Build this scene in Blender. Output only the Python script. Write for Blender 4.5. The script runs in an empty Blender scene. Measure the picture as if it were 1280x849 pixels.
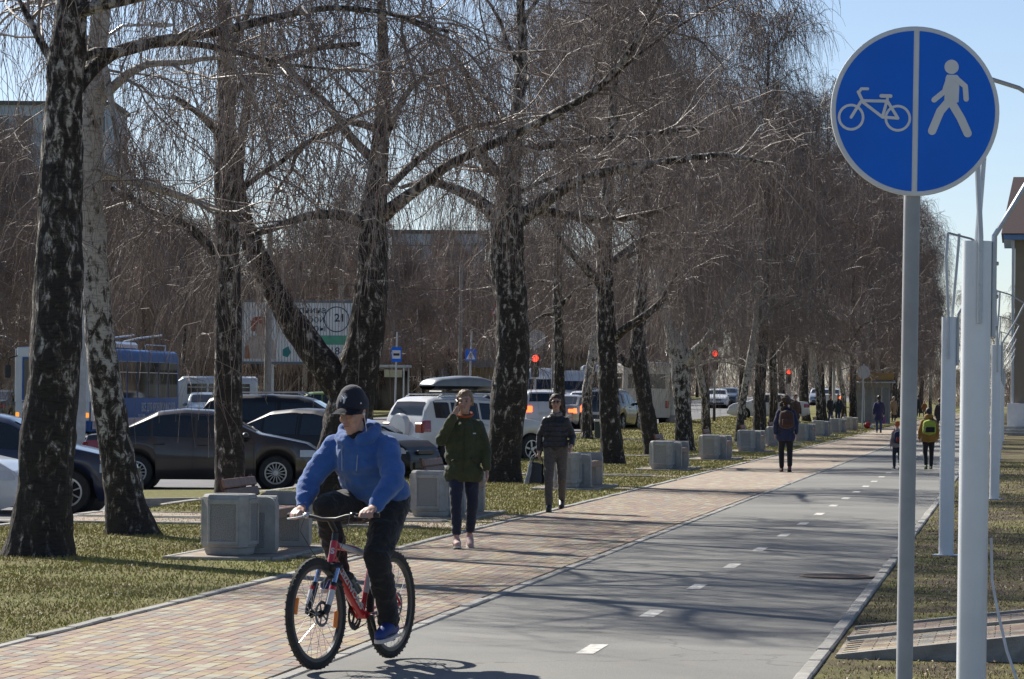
import bpy, bmesh, math, random
import numpy as np
from mathutils import Vector, Matrix, Euler, noise

# ------------------------------------------------------------------ camera, sky, sun, exposure
scene = bpy.context.scene
F_PX, CAM_H = 4300.0, 1.72
PITCH, ROLL = math.radians(0.866), math.radians(0.5)
cam_d = bpy.data.cameras.new('camera'); cam = bpy.data.objects.new('camera', cam_d)
scene.collection.objects.link(cam); scene.camera = cam
cam_d.sensor_width = 36.0; cam_d.lens = 36.0 * F_PX / 1280.0
cam_d.clip_start = 0.5; cam_d.clip_end = 3000
CAM_R = (Matrix.Rotation(math.pi / 2 + PITCH, 3, 'X') @ Matrix.Rotation(ROLL, 3, 'Z'))
cam.matrix_world = Matrix.Translation((0, 0, CAM_H)) @ CAM_R.to_4x4()
scene.render.resolution_x, scene.render.resolution_y = 1024, 679

SUN_AZ, SUN_EL = math.radians(-37), math.radians(39)
world = bpy.data.worlds.new('World'); scene.world = world; world.use_nodes = True
wn = world.node_tree.nodes; wl = world.node_tree.links
sky = wn.new('ShaderNodeTexSky'); sky.sky_type = 'NISHITA'; sky.sun_disc = False
sky.sun_elevation = SUN_EL; sky.sun_rotation = SUN_AZ
sky.air_density = 0.7; sky.dust_density = 0.5; sky.ozone_density = 1.2
tint = wn.new('ShaderNodeMixRGB'); tint.blend_type = 'MULTIPLY'; tint.inputs['Fac'].default_value = 1.0; tint.inputs['Color2'].default_value = (0.93, 0.95, 1.0, 1)
wl.new(sky.outputs[0], tint.inputs['Color1']); wl.new(tint.outputs[0], wn['Background'].inputs[0]); wn['Background'].inputs[1].default_value = 0.07
sun_d = bpy.data.lights.new('sun', 'SUN'); sun = bpy.data.objects.new('sun', sun_d)
scene.collection.objects.link(sun)
sun_d.energy = 5.0; sun_d.angle = math.radians(0.53); sun_d.color = (1.0, 0.95, 0.87)
SUN_DIR = Vector((math.sin(SUN_AZ) * math.cos(SUN_EL), math.cos(SUN_AZ) * math.cos(SUN_EL), math.sin(SUN_EL)))
sun.rotation_euler = SUN_DIR.to_track_quat('Z', 'Y').to_euler()
sun.location = (-30, 40, 60)
vs = scene.view_settings
vs.view_transform = 'Standard'; vs.look = 'None'; vs.gamma = 1.0; vs.use_curve_mapping = False
vs.exposure = 0.79
scene.cycles.max_bounces = 5; scene.cycles.diffuse_bounces = 3; scene.cycles.glossy_bounces = 2; scene.cycles.transmission_bounces = 2; scene.cycles.volume_bounces = 0

# ------------------------------------------------------------------ frames: pixel -> place, path -> place
TH = math.atan((1273 - 640) / F_PX)
CT, ST = math.cos(TH), math.sin(TH)
def P(p, s, z=0.0):
    """path frame: p metres right of the camera line, s metres along the path"""
    return Vector((p * CT + s * ST, -p * ST + s * CT, z))
def to_ps(v): return (v[0] * CT - v[1] * ST, v[0] * ST + v[1] * CT)
def ray(px, py):
    return CAM_R @ Vector((px - 640.0, 424.5 - py, -F_PX)).normalized()
def G(px, py, z=0.0):
    d = ray(px, py); t = (z - CAM_H) / d.z
    return Vector((0, 0, CAM_H)) + d * t
def AT(px, py, Y):
    d = ray(px, py); return Vector((0, 0, CAM_H)) + d * (Y / d.y)
def road_z(Y): return -0.12 + 0.004 * max(0.0, Y - 85.0)

# ------------------------------------------------------------------ objects
COL = scene.collection
def link(o, parent=None):
    COL.objects.link(o)
    if parent is not None: o.parent = parent
    return o
def tag(o, label=None, cat=None, group=None, kind=None):
    if label: o['label'] = label
    if cat: o['category'] = cat
    if group: o['group'] = group
    if kind: o['kind'] = kind
    return o
def thing(name, label, cat, loc=(0, 0, 0), rz=0.0, group=None, scale=1.0):
    o = bpy.data.objects.new(name, None); o.empty_display_size = 0.2
    o.location = loc; o.rotation_euler = (0, 0, rz); o.scale = (scale,) * 3
    return tag(link(o), label, cat, group)
def copy_tree(o, parent=None):
    c = o.copy(); link(c)
    c.parent = parent
    for ch in list(o.children): copy_tree(ch, c)
    return c
def mesh_obj(name, me, m=None, parent=None):
    if m is not None: me.materials.append(m)
    return link(bpy.data.objects.new(name, me), parent)
def np_mesh(name, verts, faces, smooth=False):
    """verts (n,3); faces (m,k) array of one k"""
    me = bpy.data.meshes.new(name)
    verts = np.asarray(verts, dtype=np.float32); faces = np.asarray(faces, dtype=np.int32)
    k = faces.shape[1]
    me.vertices.add(len(verts)); me.vertices.foreach_set('co', verts.ravel())
    me.loops.add(faces.size); me.loops.foreach_set('vertex_index', faces.ravel())
    me.polygons.add(len(faces))
    me.polygons.foreach_set('loop_start', np.arange(0, faces.size, k, dtype=np.int32))
    me.polygons.foreach_set('use_smooth', np.full(len(faces), smooth, dtype=bool))
    me.update(calc_edges=True)
    return me

class B:
    """collects solids and links them as ONE mesh object"""
    def __init__(s): s.bm = bmesh.new()
    def _x(s, vs_, M):
        if M is not None: bmesh.ops.transform(s.bm, matrix=M, verts=vs_)
    def box(s, c, size, rot=None, bev=0.0, seg=1):
        r = bmesh.ops.create_cube(s.bm, size=1.0); v = r['verts']
        bmesh.ops.scale(s.bm, vec=size, verts=v)
        if bev > 0:
            es = list({e for q in v for e in q.link_edges})
            rr = bmesh.ops.bevel(s.bm, geom=es, offset=bev, segments=seg, affect='EDGES', profile=0.5)
            v = list({q for f in rr['faces'] for q in f.verts} | {q for q in v if q.is_valid})
        M = Matrix.Translation(c)
        if rot is not None: M = M @ (rot.to_4x4() if isinstance(rot, Matrix) else Euler(rot).to_matrix().to_4x4())
        s._x(v, M); return s
    def tube(s, pts, rad, sides=8, cap=True, flat=None):
        pts = [Vector(p) for p in pts]; n = len(pts)
        rad = [rad] * n if not hasattr(rad, '__len__') else rad
        rings = []; u = None
        for i in range(n):
            t = (pts[min(i + 1, n - 1)] - pts[max(i - 1, 0)]).normalized()
            if u is None:
                u = t.orthogonal().normalized()
            u = (u - t * u.dot(t)).normalized(); w = t.cross(u)
            ring = []
            for j in range(sides):
                a = 2 * math.pi * j / sides
                o = (u * math.cos(a) + w * math.sin(a)) * rad[i]
                if flat is not None: o = o - flat[0] * (o.dot(flat[0]) * (1 - flat[1]))
                ring.append(s.bm.verts.new(pts[i] + o))
            rings.append(ring)
        for i in range(n - 1):
            for j in range(sides):
                s.bm.faces.new((rings[i][j], rings[i][(j + 1) % sides], rings[i + 1][(j + 1) % sides], rings[i + 1][j]))
        if cap:
            s.bm.faces.new(rings[0][::-1]); s.bm.faces.new(rings[-1])
        return s
    def capsule(s, p0, r0, p1, r1, sides=14, nh=4, flat=None):
        p0, p1 = Vector(p0), Vector(p1); d = p1 - p0
        if d.length < 1e-6: d = Vector((0, 0, 1e-4))
        t = d.normalized(); pts, rr = [], []
        for i in range(nh):
            a = math.pi / 2 * (i + 0.25) / (nh + 0.25)
            pts.append(p0 - t * r0 * math.cos(a)); rr.append(r0 * math.sin(a))
        pts.append(p0); rr.append(r0); pts.append(p1); rr.append(r1)
        for i in range(nh - 1, -1, -1):
            a = math.pi / 2 * (i + 0.25) / (nh + 0.25)
            pts.append(p1 + t * r1 * math.cos(a)); rr.append(r1 * math.sin(a))
        ref = t.orthogonal().normalized() if flat is None else (flat[0] - t * flat[0].dot(t)).normalized()
        w = t.cross(ref); rings = []
        for q, r in zip(pts, rr):
            ring = []
            for j in range(sides):
                a = 2 * math.pi * j / sides
                o = ref * math.cos(a) * r * (flat[1] if flat else 1) + w * math.sin(a) * r
                ring.append(s.bm.verts.new(q + o))
            rings.append(ring)
        for i in range(len(rings) - 1):
            for j in range(sides):
                s.bm.faces.new((rings[i][j], rings[i][(j + 1) % sides], rings[i + 1][(j + 1) % sides], rings[i + 1][j]))
        s.bm.faces.new(rings[0][::-1]); s.bm.faces.new(rings[-1]); return s
    def ball(s, c, r, sc=(1, 1, 1), rot=None, u=14, v=9):
        q = bmesh.ops.create_uvsphere(s.bm, u_segments=u, v_segments=v, radius=r)['verts']
        bmesh.ops.scale(s.bm, vec=sc, verts=q)
        M = Matrix.Translation(c)
        if rot is not None: M = M @ Euler(rot).to_matrix().to_4x4()
        s._x(q, M); return s
    def prism(s, poly, n, depth):
        """poly: 3D points of a planar outline; extruded by n*depth"""
        n = Vector(n).normalized() * depth
        a = [s.bm.verts.new(Vector(p)) for p in poly]; b = [s.bm.verts.new(Vector(p) + n) for p in poly]
        k = len(a)
        s.bm.faces.new(a[::-1]); s.bm.faces.new(b)
        for i in range(k): s.bm.faces.new((a[i], a[(i + 1) % k], b[(i + 1) % k], b[i]))
        return s
    def lathe(s, prof, c=(0, 0, 0), axis='Z', n=24, closed=False):
        rings = []
        for r, h in prof:
            ring = []
            for j in range(n):
                a = 2 * math.pi * j / n
                x, y = r * math.cos(a), r * math.sin(a)
                v = {'Z': (x, y, h), 'Y': (x, h, y), 'X': (h, x, y)}[axis]
                ring.append(s.bm.verts.new(Vector(c) + Vector(v)))
            rings.append(ring)
        m = len(rings)
        for i in range(m if closed else m - 1):
            A, C = rings[i], rings[(i + 1) % m]
            for j in range(n): s.bm.faces.new((A[j], A[(j + 1) % n], C[(j + 1) % n], C[j]))
        if not closed:
            s.bm.faces.new(rings[0][::-1]); s.bm.faces.new(rings[-1])
        return s
    def grid(s, rows):
        vv = [[s.bm.verts.new(Vector(p)) for p in r] for r in rows]
        for i in range(len(vv) - 1):
            for j in range(len(vv[0]) - 1):
                try: s.bm.faces.new((vv[i][j], vv[i][j + 1], vv[i + 1][j + 1], vv[i + 1][j]))
                except ValueError: pass
        return s
    def mesh(s, name, smooth=False, ang=40):
        bmesh.ops.recalc_face_normals(s.bm, faces=s.bm.faces[:])
        me = bpy.data.meshes.new(name); s.bm.to_mesh(me); s.bm.free()
        if smooth:
            me.polygons.foreach_set('use_smooth', [True] * len(me.polygons))
            try: me.set_sharp_from_angle(angle=math.radians(ang))
            except Exception: pass
        return me
    def obj(s, name, m, parent=None, smooth=False, ang=40):
        return mesh_obj(name, s.mesh(name, smooth, ang), m, parent)

def text_obj(name, body, size, m, M, parent=None, depth=0.002, align='CENTER', xs=1.0, shear=0.0, bold=0.0):
    cu = bpy.data.curves.new('lettering', 'FONT'); cu.body = body; cu.size = size
    cu.align_x = align; cu.align_y = 'CENTER'; cu.extrude = depth; cu.shear = shear; cu.offset = bold
    t = bpy.data.objects.new('tmp_text', cu); COL.objects.link(t)
    bpy.context.view_layer.update()
    me = bpy.data.meshes.new_from_object(t.evaluated_get(bpy.context.evaluated_depsgraph_get()))
    bpy.data.objects.remove(t); bpy.data.curves.remove(cu)
    me.transform(M @ Matrix.Diagonal((xs, 1, 1, 1)))
    me.materials.clear()
    return mesh_obj(name, me, m, parent)
def basis(o, x, y):
    """matrix whose X,Y are the directions x,y at point o"""
    x = Vector(x).normalized(); y = Vector(y); y = (y - x * y.dot(x)).normalized(); z = x.cross(y)
    return Matrix(((x.x, y.x, z.x, o[0]), (x.y, y.y, z.y, o[1]), (x.z, y.z, z.z, o[2]), (0, 0, 0, 1)))

# ------------------------------------------------------------------ materials
MATS = {}
def mat(name, col, rough=0.6, metal=0.0, col2=None, scale=8.0, detail=5.0, bump=0.0, bscale=None, spec=None,
        coat=0.0, emit=None, estr=0.0, contrast=(0.35, 0.65), coords='Object', dirt=0.0, sheen=0.0, vary=0.0, rvar=0.0):
    if name in MATS: return MATS[name]
    m = bpy.data.materials.new(name); m.use_nodes = True; MATS[name] = m
    nt = m.node_tree; nd = nt.nodes; lk = nt.links; b = nd['Principled BSDF']
    b.inputs['Roughness'].default_value = rough; b.inputs['Metallic'].default_value = metal
    if spec is not None: b.inputs['Specular IOR Level'].default_value = spec
    b.inputs['Coat Weight'].default_value = coat
    if coat: b.inputs['Coat Roughness'].default_value = 0.07
    if sheen: b.inputs['Sheen Weight'].default_value = sheen
    if emit:
        b.inputs['Emission Color'].default_value = (*emit, 1); b.inputs['Emission Strength'].default_value = estr
    c2 = col2 or tuple(max(0, min(1, c * 0.8)) for c in col)
    tc = nd.new('ShaderNodeTexCoord')
    if coords == 'World': tc = nd.new('ShaderNodeNewGeometry'); coords = 'Position'
    nz = nd.new('ShaderNodeTexNoise'); nz.inputs['Scale'].default_value = scale; nz.inputs['Detail'].default_value = detail
    nz.inputs['Roughness'].default_value = 0.6
    lk.new(tc.outputs[coords], nz.inputs['Vector'])
    rp = nd.new('ShaderNodeValToRGB')
    rp.color_ramp.elements[0].position = contrast[0]; rp.color_ramp.elements[0].color = (*c2, 1)
    rp.color_ramp.elements[1].position = contrast[1]; rp.color_ramp.elements[1].color = (*col, 1)
    lk.new(nz.outputs['Fac'], rp.inputs['Fac']); out = rp.outputs['Color']
    if vary:
        oi = nd.new('ShaderNodeObjectInfo'); hs = nd.new('ShaderNodeHueSaturation')
        mr = nd.new('ShaderNodeMapRange'); mr.inputs['To Min'].default_value = 1 - vary; mr.inputs['To Max'].default_value = 1 + vary
        lk.new(oi.outputs['Random'], mr.inputs['Value']); lk.new(mr.outputs[0], hs.inputs['Value'])
        lk.new(out, hs.inputs['Color']); out = hs.outputs['Color']
    if dirt:
        n2 = nd.new('ShaderNodeTexNoise'); n2.inputs['Scale'].default_value = 1.7; n2.inputs['Detail'].default_value = 7
        lk.new(tc.outputs[coords], n2.inputs['Vector'])
        mx = nd.new('ShaderNodeMixRGB'); mx.blend_type = 'MIX'; mx.inputs['Color2'].default_value = (0.16, 0.13, 0.10, 1)
        mr2 = nd.new('ShaderNodeMapRange'); mr2.inputs['From Min'].default_value = 0.45; mr2.inputs['From Max'].default_value = 0.75
        mr2.inputs['To Max'].default_value = dirt
        lk.new(n2.outputs['Fac'], mr2.inputs['Value']); lk.new(mr2.outputs[0], mx.inputs['Fac'])
        lk.new(out, mx.inputs['Color1']); out = mx.outputs['Color']
    lk.new(out, b.inputs['Base Color'])
    if rvar:
        mr3 = nd.new('ShaderNodeMapRange'); mr3.inputs['To Min'].default_value = max(0, rough - rvar); mr3.inputs['To Max'].default_value = min(1, rough + rvar)
        lk.new(nz.outputs['Fac'], mr3.inputs['Value']); lk.new(mr3.outputs[0], b.inputs['Roughness'])
    if bump:
        n3 = nd.new('ShaderNodeTexNoise'); n3.inputs['Scale'].default_value = bscale or scale * 4; n3.inputs['Detail'].default_value = 4
        lk.new(tc.outputs[coords], n3.inputs['Vector'])
        bp = nd.new('ShaderNodeBump'); bp.inputs['Strength'].default_value = bump; bp.inputs['Distance'].default_value = 0.02
        lk.new(n3.outputs['Fac'], bp.inputs['Height']); lk.new(bp.outputs['Normal'], b.inputs['Normal'])
    return m
def glass_mat(name='car_glass', col=(0.012, 0.015, 0.016), rough=0.04):
    return mat(name, col, rough, spec=0.8, col2=tuple(c * 0.8 for c in col), scale=2)

CONC = mat('grey_concrete', (0.40, 0.40, 0.385), 0.85, col2=(0.29, 0.29, 0.28), scale=6, bump=0.25, bscale=160, dirt=0.35)
KERB = mat('kerb_concrete', (0.35, 0.34, 0.31), 0.9, col2=(0.24, 0.23, 0.21), scale=9, bump=0.35, bscale=90, vary=0.12, dirt=0.4)
STEEL = mat('galvanised_steel', (0.52, 0.54, 0.56), 0.42, 0.55, col2=(0.44, 0.46, 0.49), scale=5, rvar=0.1)
GREYPAINT = mat('grey_paint', (0.50, 0.51, 0.52), 0.5, 0.0, col2=(0.45, 0.46, 0.47), scale=4, dirt=0.12)
BLACKP = mat('black_plastic', (0.018, 0.018, 0.02), 0.5, scale=10)
RUBBER = mat('tyre_rubber', (0.02, 0.02, 0.02), 0.85, col2=(0.035, 0.033, 0.03), scale=12, bump=0.2, bscale=60)
CGLASS = glass_mat()
rng = np.random.default_rng(11)
random.seed(5)
# ================================================================== THE SETTING
P_RIGHT, P_BORDER, P_LEFT = -1.27, -4.33, -6.72          # edges of the paving, metres across the path
LOT_P, LOT_S1, ROAD_P, ROAD_P2 = -12.5, 96.0, -16.4, -34.0
def verge_z(p, s):
    Y = -p * ST + s * CT
    if p > -9: return 0.0
    t = min(1.0, (-9 - p) / 6.0)
    return t * (road_z(Y) + 0.12)

def ground_material():
    m = bpy.data.materials.new('spring_turf'); m.use_nodes = True
    nd, lk = m.node_tree.nodes, m.node_tree.links; b = nd['Principled BSDF']
    b.inputs['Roughness'].default_value = 0.95; b.inputs['Specular IOR Level'].default_value = 0.15
    g = nd.new('ShaderNodeNewGeometry')
    def noise_(sc, det=6):
        n = nd.new('ShaderNodeTexNoise'); n.inputs['Scale'].default_value = sc; n.inputs['Detail'].default_value = det
        n.inputs['Roughness'].default_value = 0.65; lk.new(g.outputs['Position'], n.inputs['Vector']); return n
    n1, n2, n3 = noise_(0.55), noise_(9.0), noise_(45.0)
    r1 = nd.new('ShaderNodeValToRGB'); e = r1.color_ramp.elements
    e[0].position = 0.38; e[0].color = (0.16, 0.135, 0.06, 1); e[1].position = 0.6; e[1].color = (0.15, 0.165, 0.045, 1)
    lk.new(n1.outputs['Fac'], r1.inputs['Fac'])
    r2 = nd.new('ShaderNodeValToRGB'); e = r2.color_ramp.elements
    e[0].position = 0.35; e[0].color = (0.10, 0.08, 0.045, 1); e[1].position = 0.62; e[1].color = (0.23, 0.22, 0.075, 1)
    lk.new(n2.outputs['Fac'], r2.inputs['Fac'])
    mx = nd.new('ShaderNodeMixRGB'); mx.inputs['Fac'].default_value = 0.5
    lk.new(r1.outputs[0], mx.inputs['Color1']); lk.new(r2.outputs[0], mx.inputs['Color2'])
    # bare earth on the verge to the right of the path (a place, not a shade)
    sx = nd.new('ShaderNodeSeparateXYZ'); lk.new(g.outputs['Position'], sx.inputs[0])
    pm = nd.new('ShaderNodeMath'); pm.operation = 'MULTIPLY'; pm.inputs[1].default_value = CT; lk.new(sx.outputs['X'], pm.inputs[0])
    pq = nd.new('ShaderNodeMath'); pq.operation = 'MULTIPLY'; pq.inputs[1].default_value = -ST; lk.new(sx.outputs['Y'], pq.inputs[0])
    pa = nd.new('ShaderNodeMath'); pa.operation = 'ADD'; lk.new(pm.outputs[0], pa.inputs[0]); lk.new(pq.outputs[0], pa.inputs[1])
    mr = nd.new('ShaderNodeMapRange'); mr.inputs['From Min'].default_value = -2.0; mr.inputs['From Max'].default_value = -1.0
    lk.new(pa.outputs[0], mr.inputs['Value'])
    r3 = nd.new('ShaderNodeValToRGB'); e = r3.color_ramp.elements
    e[0].position = 0.38; e[0].color = (0, 0, 0, 1); e[1].position = 0.56; e[1].color = (1, 1, 1, 1)
    n4 = noise_(0.8, 8); lk.new(n4.outputs['Fac'], r3.inputs['Fac'])
    inv = nd.new('ShaderNodeMath'); inv.operation = 'MULTIPLY'; lk.new(r3.outputs[0], inv.inputs[0]); lk.new(mr.outputs[0], inv.inputs[1])
    r4 = nd.new('ShaderNodeValToRGB'); e = r4.color_ramp.elements
    e[0].position = 0.35; e[0].color = (0.035, 0.025, 0.018, 1); e[1].position = 0.68; e[1].color = (0.16, 0.125, 0.09, 1)
    lk.new(n3.outputs['Fac'], r4.inputs['Fac'])
    m2 = nd.new('ShaderNodeMixRGB'); lk.new(inv.outputs[0], m2.inputs['Fac'])
    lk.new(mx.outputs[0], m2.inputs['Color1']); lk.new(r4.outputs[0], m2.inputs['Color2'])
    lk.new(m2.outputs[0], b.inputs['Base Color'])
    bp = nd.new('ShaderNodeBump'); bp.inputs['Strength'].default_value = 0.8; bp.inputs['Distance'].default_value = 0.04
    lk.new(n3.outputs['Fac'], bp.inputs['Height']); lk.new(bp.outputs[0], b.inputs['Normal'])
    return m
TURF = ground_material()

def asphalt(name, c, c2, patch):
    m = bpy.data.materials.new(name); m.use_nodes = True
    nd, lk = m.node_tree.nodes, m.node_tree.links; b = nd['Principled BSDF']
    b.inputs['Roughness'].default_value = 0.78; b.inputs['Specular IOR Level'].default_value = 0.35
    g = nd.new('ShaderNodeNewGeometry')
    def noise_(sc, det=6, d=0.0):
        n = nd.new('ShaderNodeTexNoise'); n.inputs['Scale'].default_value = sc; n.inputs['Detail'].default_value = det
        n.inputs['Distortion'].default_value = d
        lk.new(g.outputs['Position'], n.inputs['Vector']); return n
    n1, n2, n3 = noise_(0.5, 7, 0.6), noise_(130, 3), noise_(2.3, 8, 1.0)
    r = nd.new('ShaderNodeValToRGB'); e = r.color_ramp.elements
    e[0].position = 0.35; e[0].color = (*c2, 1); e[1].position = 0.66; e[1].color = (*c, 1); lk.new(n1.outputs['Fac'], r.inputs['Fac'])
    r2 = nd.new('ShaderNodeValToRGB'); e = r2.color_ramp.elements
    e[0].position = 0.3; e[0].color = (0.55, 0.55, 0.55, 1); e[1].position = 0.7; e[1].color = (1.35, 1.33, 1.3, 1)
    lk.new(n2.outputs['Fac'], r2.inputs['Fac'])
    mx = nd.new('ShaderNodeMixRGB'); mx.blend_type = 'MULTIPLY'; mx.inputs['Fac'].default_value = 0.8
    lk.new(r.outputs[0], mx.inputs['Color1']); lk.new(r2.outputs[0], mx.inputs['Color2'])
    r3 = nd.new('ShaderNodeValToRGB'); e = r3.color_ramp.elements
    e[0].position = 0.56; e[0].color = (0, 0, 0, 1); e[1].position = 0.66; e[1].color = (1, 1, 1, 1); lk.new(n3.outputs['Fac'], r3.inputs['Fac'])
    m2 = nd.new('ShaderNodeMixRGB'); m2.inputs['Color2'].default_value = (*patch, 1)
    mm = nd.new('ShaderNodeMath'); mm.operation = 'MULTIPLY'; mm.inputs[1].default_value = 0.45; lk.new(r3.outputs[0], mm.inputs[0])
    lk.new(mm.outputs[0], m2.inputs['Fac']); lk.new(mx.outputs[0], m2.inputs['Color1']); lk.new(m2.outputs[0], b.inputs['Base Color'])
    vo = nd.new('ShaderNodeTexVoronoi'); vo.feature = 'DISTANCE_TO_EDGE'; vo.inputs['Scale'].default_value = 0.22
    wv = nd.new('ShaderNodeVectorMath'); wv.operation = 'ADD'; nw = noise_(1.3, 5); ws = nd.new('ShaderNodeVectorMath'); ws.operation = 'SCALE'; ws.inputs['Scale'].default_value = 0.9
    lk.new(nw.outputs['Color'], ws.inputs[0]); lk.new(g.outputs['Position'], wv.inputs[0]); lk.new(ws.outputs[0], wv.inputs[1]); lk.new(wv.outputs[0], vo.inputs['Vector'])
    rc = nd.new('ShaderNodeValToRGB'); e = rc.color_ramp.elements; e[0].position = 0.0; e[0].color = (0.45, 0.44, 0.42, 1); e[1].position = 0.0035; e[1].color = (1, 1, 1, 1)
    lk.new(vo.outputs['Distance'], rc.inputs['Fac'])
    m3 = nd.new('ShaderNodeMixRGB'); m3.blend_type = 'MULTIPLY'; m3.inputs['Fac'].default_value = 0.7
    lk.new(m2.outputs[0], m3.inputs['Color1']); lk.new(rc.outputs[0], m3.inputs['Color2']); lk.new(m3.outputs[0], b.inputs['Base Color'])
    bp = nd.new('ShaderNodeBump'); bp.inputs['Strength'].default_value = 0.3; bp.inputs['Distance'].default_value = 0.01
    lk.new(n2.outputs['Fac'], bp.inputs['Height']); lk.new(bp.outputs[0], b.inputs['Normal'])
    return m
ASPH = asphalt('path_asphalt', (0.20, 0.198, 0.182), (0.15, 0.149, 0.138), (0.19, 0.175, 0.15))
ROADM = asphalt('road_asphalt', (0.15, 0.15, 0.155), (0.105, 0.105, 0.11), (0.08, 0.08, 0.08))
LINE = mat('worn_road_paint', (0.62, 0.60, 0.54), 0.8, col2=(0.30, 0.29, 0.26), scale=16, detail=9, contrast=(0.36, 0.56), coords='World')

def sheet(name, pts_rows, m, **kw):
    b = B(); b.grid(pts_rows); return tag(b.obj(name, m), **kw)
# the ground: one wide sheet, lowered under the road and the car park
ss = [-30, 5] + list(np.arange(15, 130, 3.0)) + list(np.arange(130, 420, 12)) + [480, 700, 1200, 2600]
pp = [-1500, -400, -120, -60, -36, ROAD_P2 - 0.05, ROAD_P2, -33.9, -22, -16.5, ROAD_P, ROAD_P + 0.03, -14.5, -13, LOT_P, LOT_P + 0.03, -11.5, -10, -9, -7, P_LEFT - 0.03, P_LEFT, -4, P_RIGHT, P_RIGHT + 0.05, 0.5, 3, 8, 20, 60, 200, 900]
rows = []
for s in ss:
    r = []
    for p in pp:
        Y = -p * ST + s * CT
        z = verge_z(p, s)
        if p <= -120 and s < 600: z = road_z(min(Y, 400))
        if P_LEFT <= p <= P_RIGHT: z = -0.05
        if (p <= LOT_P and s < LOT_S1) or (ROAD_P2 < p < ROAD_P): z = road_z(min(max(Y, 0), 700)) - 0.04
        if s > 450: z = min(z, 0.4) if p > -9 else road_z(420) * 0.9
        r.append(P(p, s, z))
    rows.append(r)
sheet('ground', rows, TURF, kind='structure')
# asphalt of the cycle way
sheet('cycle_path', [[P(P_BORDER + 0.06, s, 0.0), P((P_RIGHT + P_BORDER) / 2, s, 0.012), P(P_RIGHT - 0.045, s, 0.0)] for s in np.arange(8, 330, 4.0)], ASPH, kind='structure')
# road beyond the trees and the car park
sheet('road', [[P(p, s, road_z(-p * ST + s * CT)) for p in (ROAD_P2, -28, -22, ROAD_P)] for s in np.arange(10, 640, 10.0)], ROADM, kind='structure')
sheet('car_park', [[P(p, s, road_z(-p * ST + s * CT) + 0.004) for p in (ROAD_P - 0.02, -15, -14, LOT_P)] for s in np.arange(10, LOT_S1 + 1, 5.0)], ROADM, kind='structure')
# dashed centre line: one mark at a time
s0 = to_ps(G(745, 814))[1]
cl = sheet('lane_marking', [[P(-2.79 + q, s0 + t, 0.0145) for q in (-0.06, 0.06)] for t in (-0.42, 0.42)], LINE, kind='structure')
for i in range(-1, 30):
    if i == 0: continue
    c = cl.copy(); c.location = P(0, 3.78 * i); link(c)
rl = sheet('road_marking', [[P(-25.2 + q, s, road_z(25.2 * ST + s * CT) + 0.006) for q in (-0.07, 0.07)] for s in np.arange(60, 420, 15.0)], LINE, kind='structure')
for s in np.arange(70, 260, 6.0):
    sheet('lane_dash', [[P(-20.8 + q, s + t, road_z(20.8 * ST + (s + t) * CT) + 0.006) for q in (-0.07, 0.07)] for t in (0, 2.0)], LINE, kind='structure')
for s in (46, 48.6):
    sheet('bay_line', [[P(q, s + t, road_z(50) + 0.009) for q in (-15.6, -12.8)] for t in (0, 0.1)], LINE, kind='structure')

# ---- the paved footway
PAV = [mat('paver_pink', (0.278, 0.202, 0.154), 0.85, col2=(0.223, 0.137, 0.102), scale=30, bump=0.2, bscale=200),
       mat('paver_sand', (0.305, 0.248, 0.159), 0.85, col2=(0.281, 0.209, 0.105), scale=30, bump=0.2, bscale=200),
       mat('paver_cream', (0.325, 0.293, 0.219), 0.85, col2=(0.302, 0.281, 0.197), scale=30, bump=0.2, bscale=200),
       mat('paver_grey', (0.241, 0.219, 0.183), 0.85, col2=(0.180, 0.173, 0.154), scale=30, bump=0.2, bscale=200),
       mat('paver_mauve', (0.251, 0.187, 0.149), 0.85, col2=(0.194, 0.137, 0.115), scale=30, bump=0.2, bscale=200)]
PW_ = [0.32, 0.22, 0.14, 0.16, 0.16]
def paver_ground():
    m = bpy.data.materials.new('paver_bedding'); m.use_nodes = True
    nd, lk = m.node_tree.nodes, m.node_tree.links; b = nd['Principled BSDF']; b.inputs['Roughness'].default_value = 0.9
    g = nd.new('ShaderNodeNewGeometry')
    mp = nd.new('ShaderNodeMapping'); mp.vector_type = 'TEXTURE'; mp.inputs['Rotation'].default_value = (0, 0, -TH)
    lk.new(g.outputs['Position'], mp.inputs['Vector'])
    v = nd.new('ShaderNodeTexVoronoi'); v.inputs['Scale'].default_value = 1.0; v.inputs['Randomness'].default_value = 0.3
    sc = nd.new('ShaderNodeVectorMath'); sc.operation = 'MULTIPLY'; sc.inputs[1].default_value = (9, 4.5, 0)
    lk.new(mp.outputs[0], sc.inputs[0]); lk.new(sc.outputs[0], v.inputs['Vector'])
    r = nd.new('ShaderNodeValToRGB'); r.color_ramp.interpolation = 'CONSTANT'
    cols = [(0.278, 0.202, 0.154), (0.305, 0.248, 0.159), (0.325, 0.293, 0.219), (0.241, 0.219, 0.183), (0.251, 0.187, 0.149)]
    e = r.color_ramp.elements; e[0].color = (*[c * 0.93 for c in cols[0]], 1); e[1].position = 0.32; e[1].color = (*cols[1], 1)
    for q, c in ((0.54, cols[2]), (0.68, cols[3]), (0.84, cols[4])):
        x = e.new(q); x.color = (*c, 1)
    sp = nd.new('ShaderNodeSeparateColor'); lk.new(v.outputs['Color'], sp.inputs[0]); lk.new(sp.outputs[0], r.inputs['Fac'])
    lk.new(r.outputs[0], b.inputs['Base Color']); return m
PBED = paver_ground()
S_BUILT = 62.0
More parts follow.
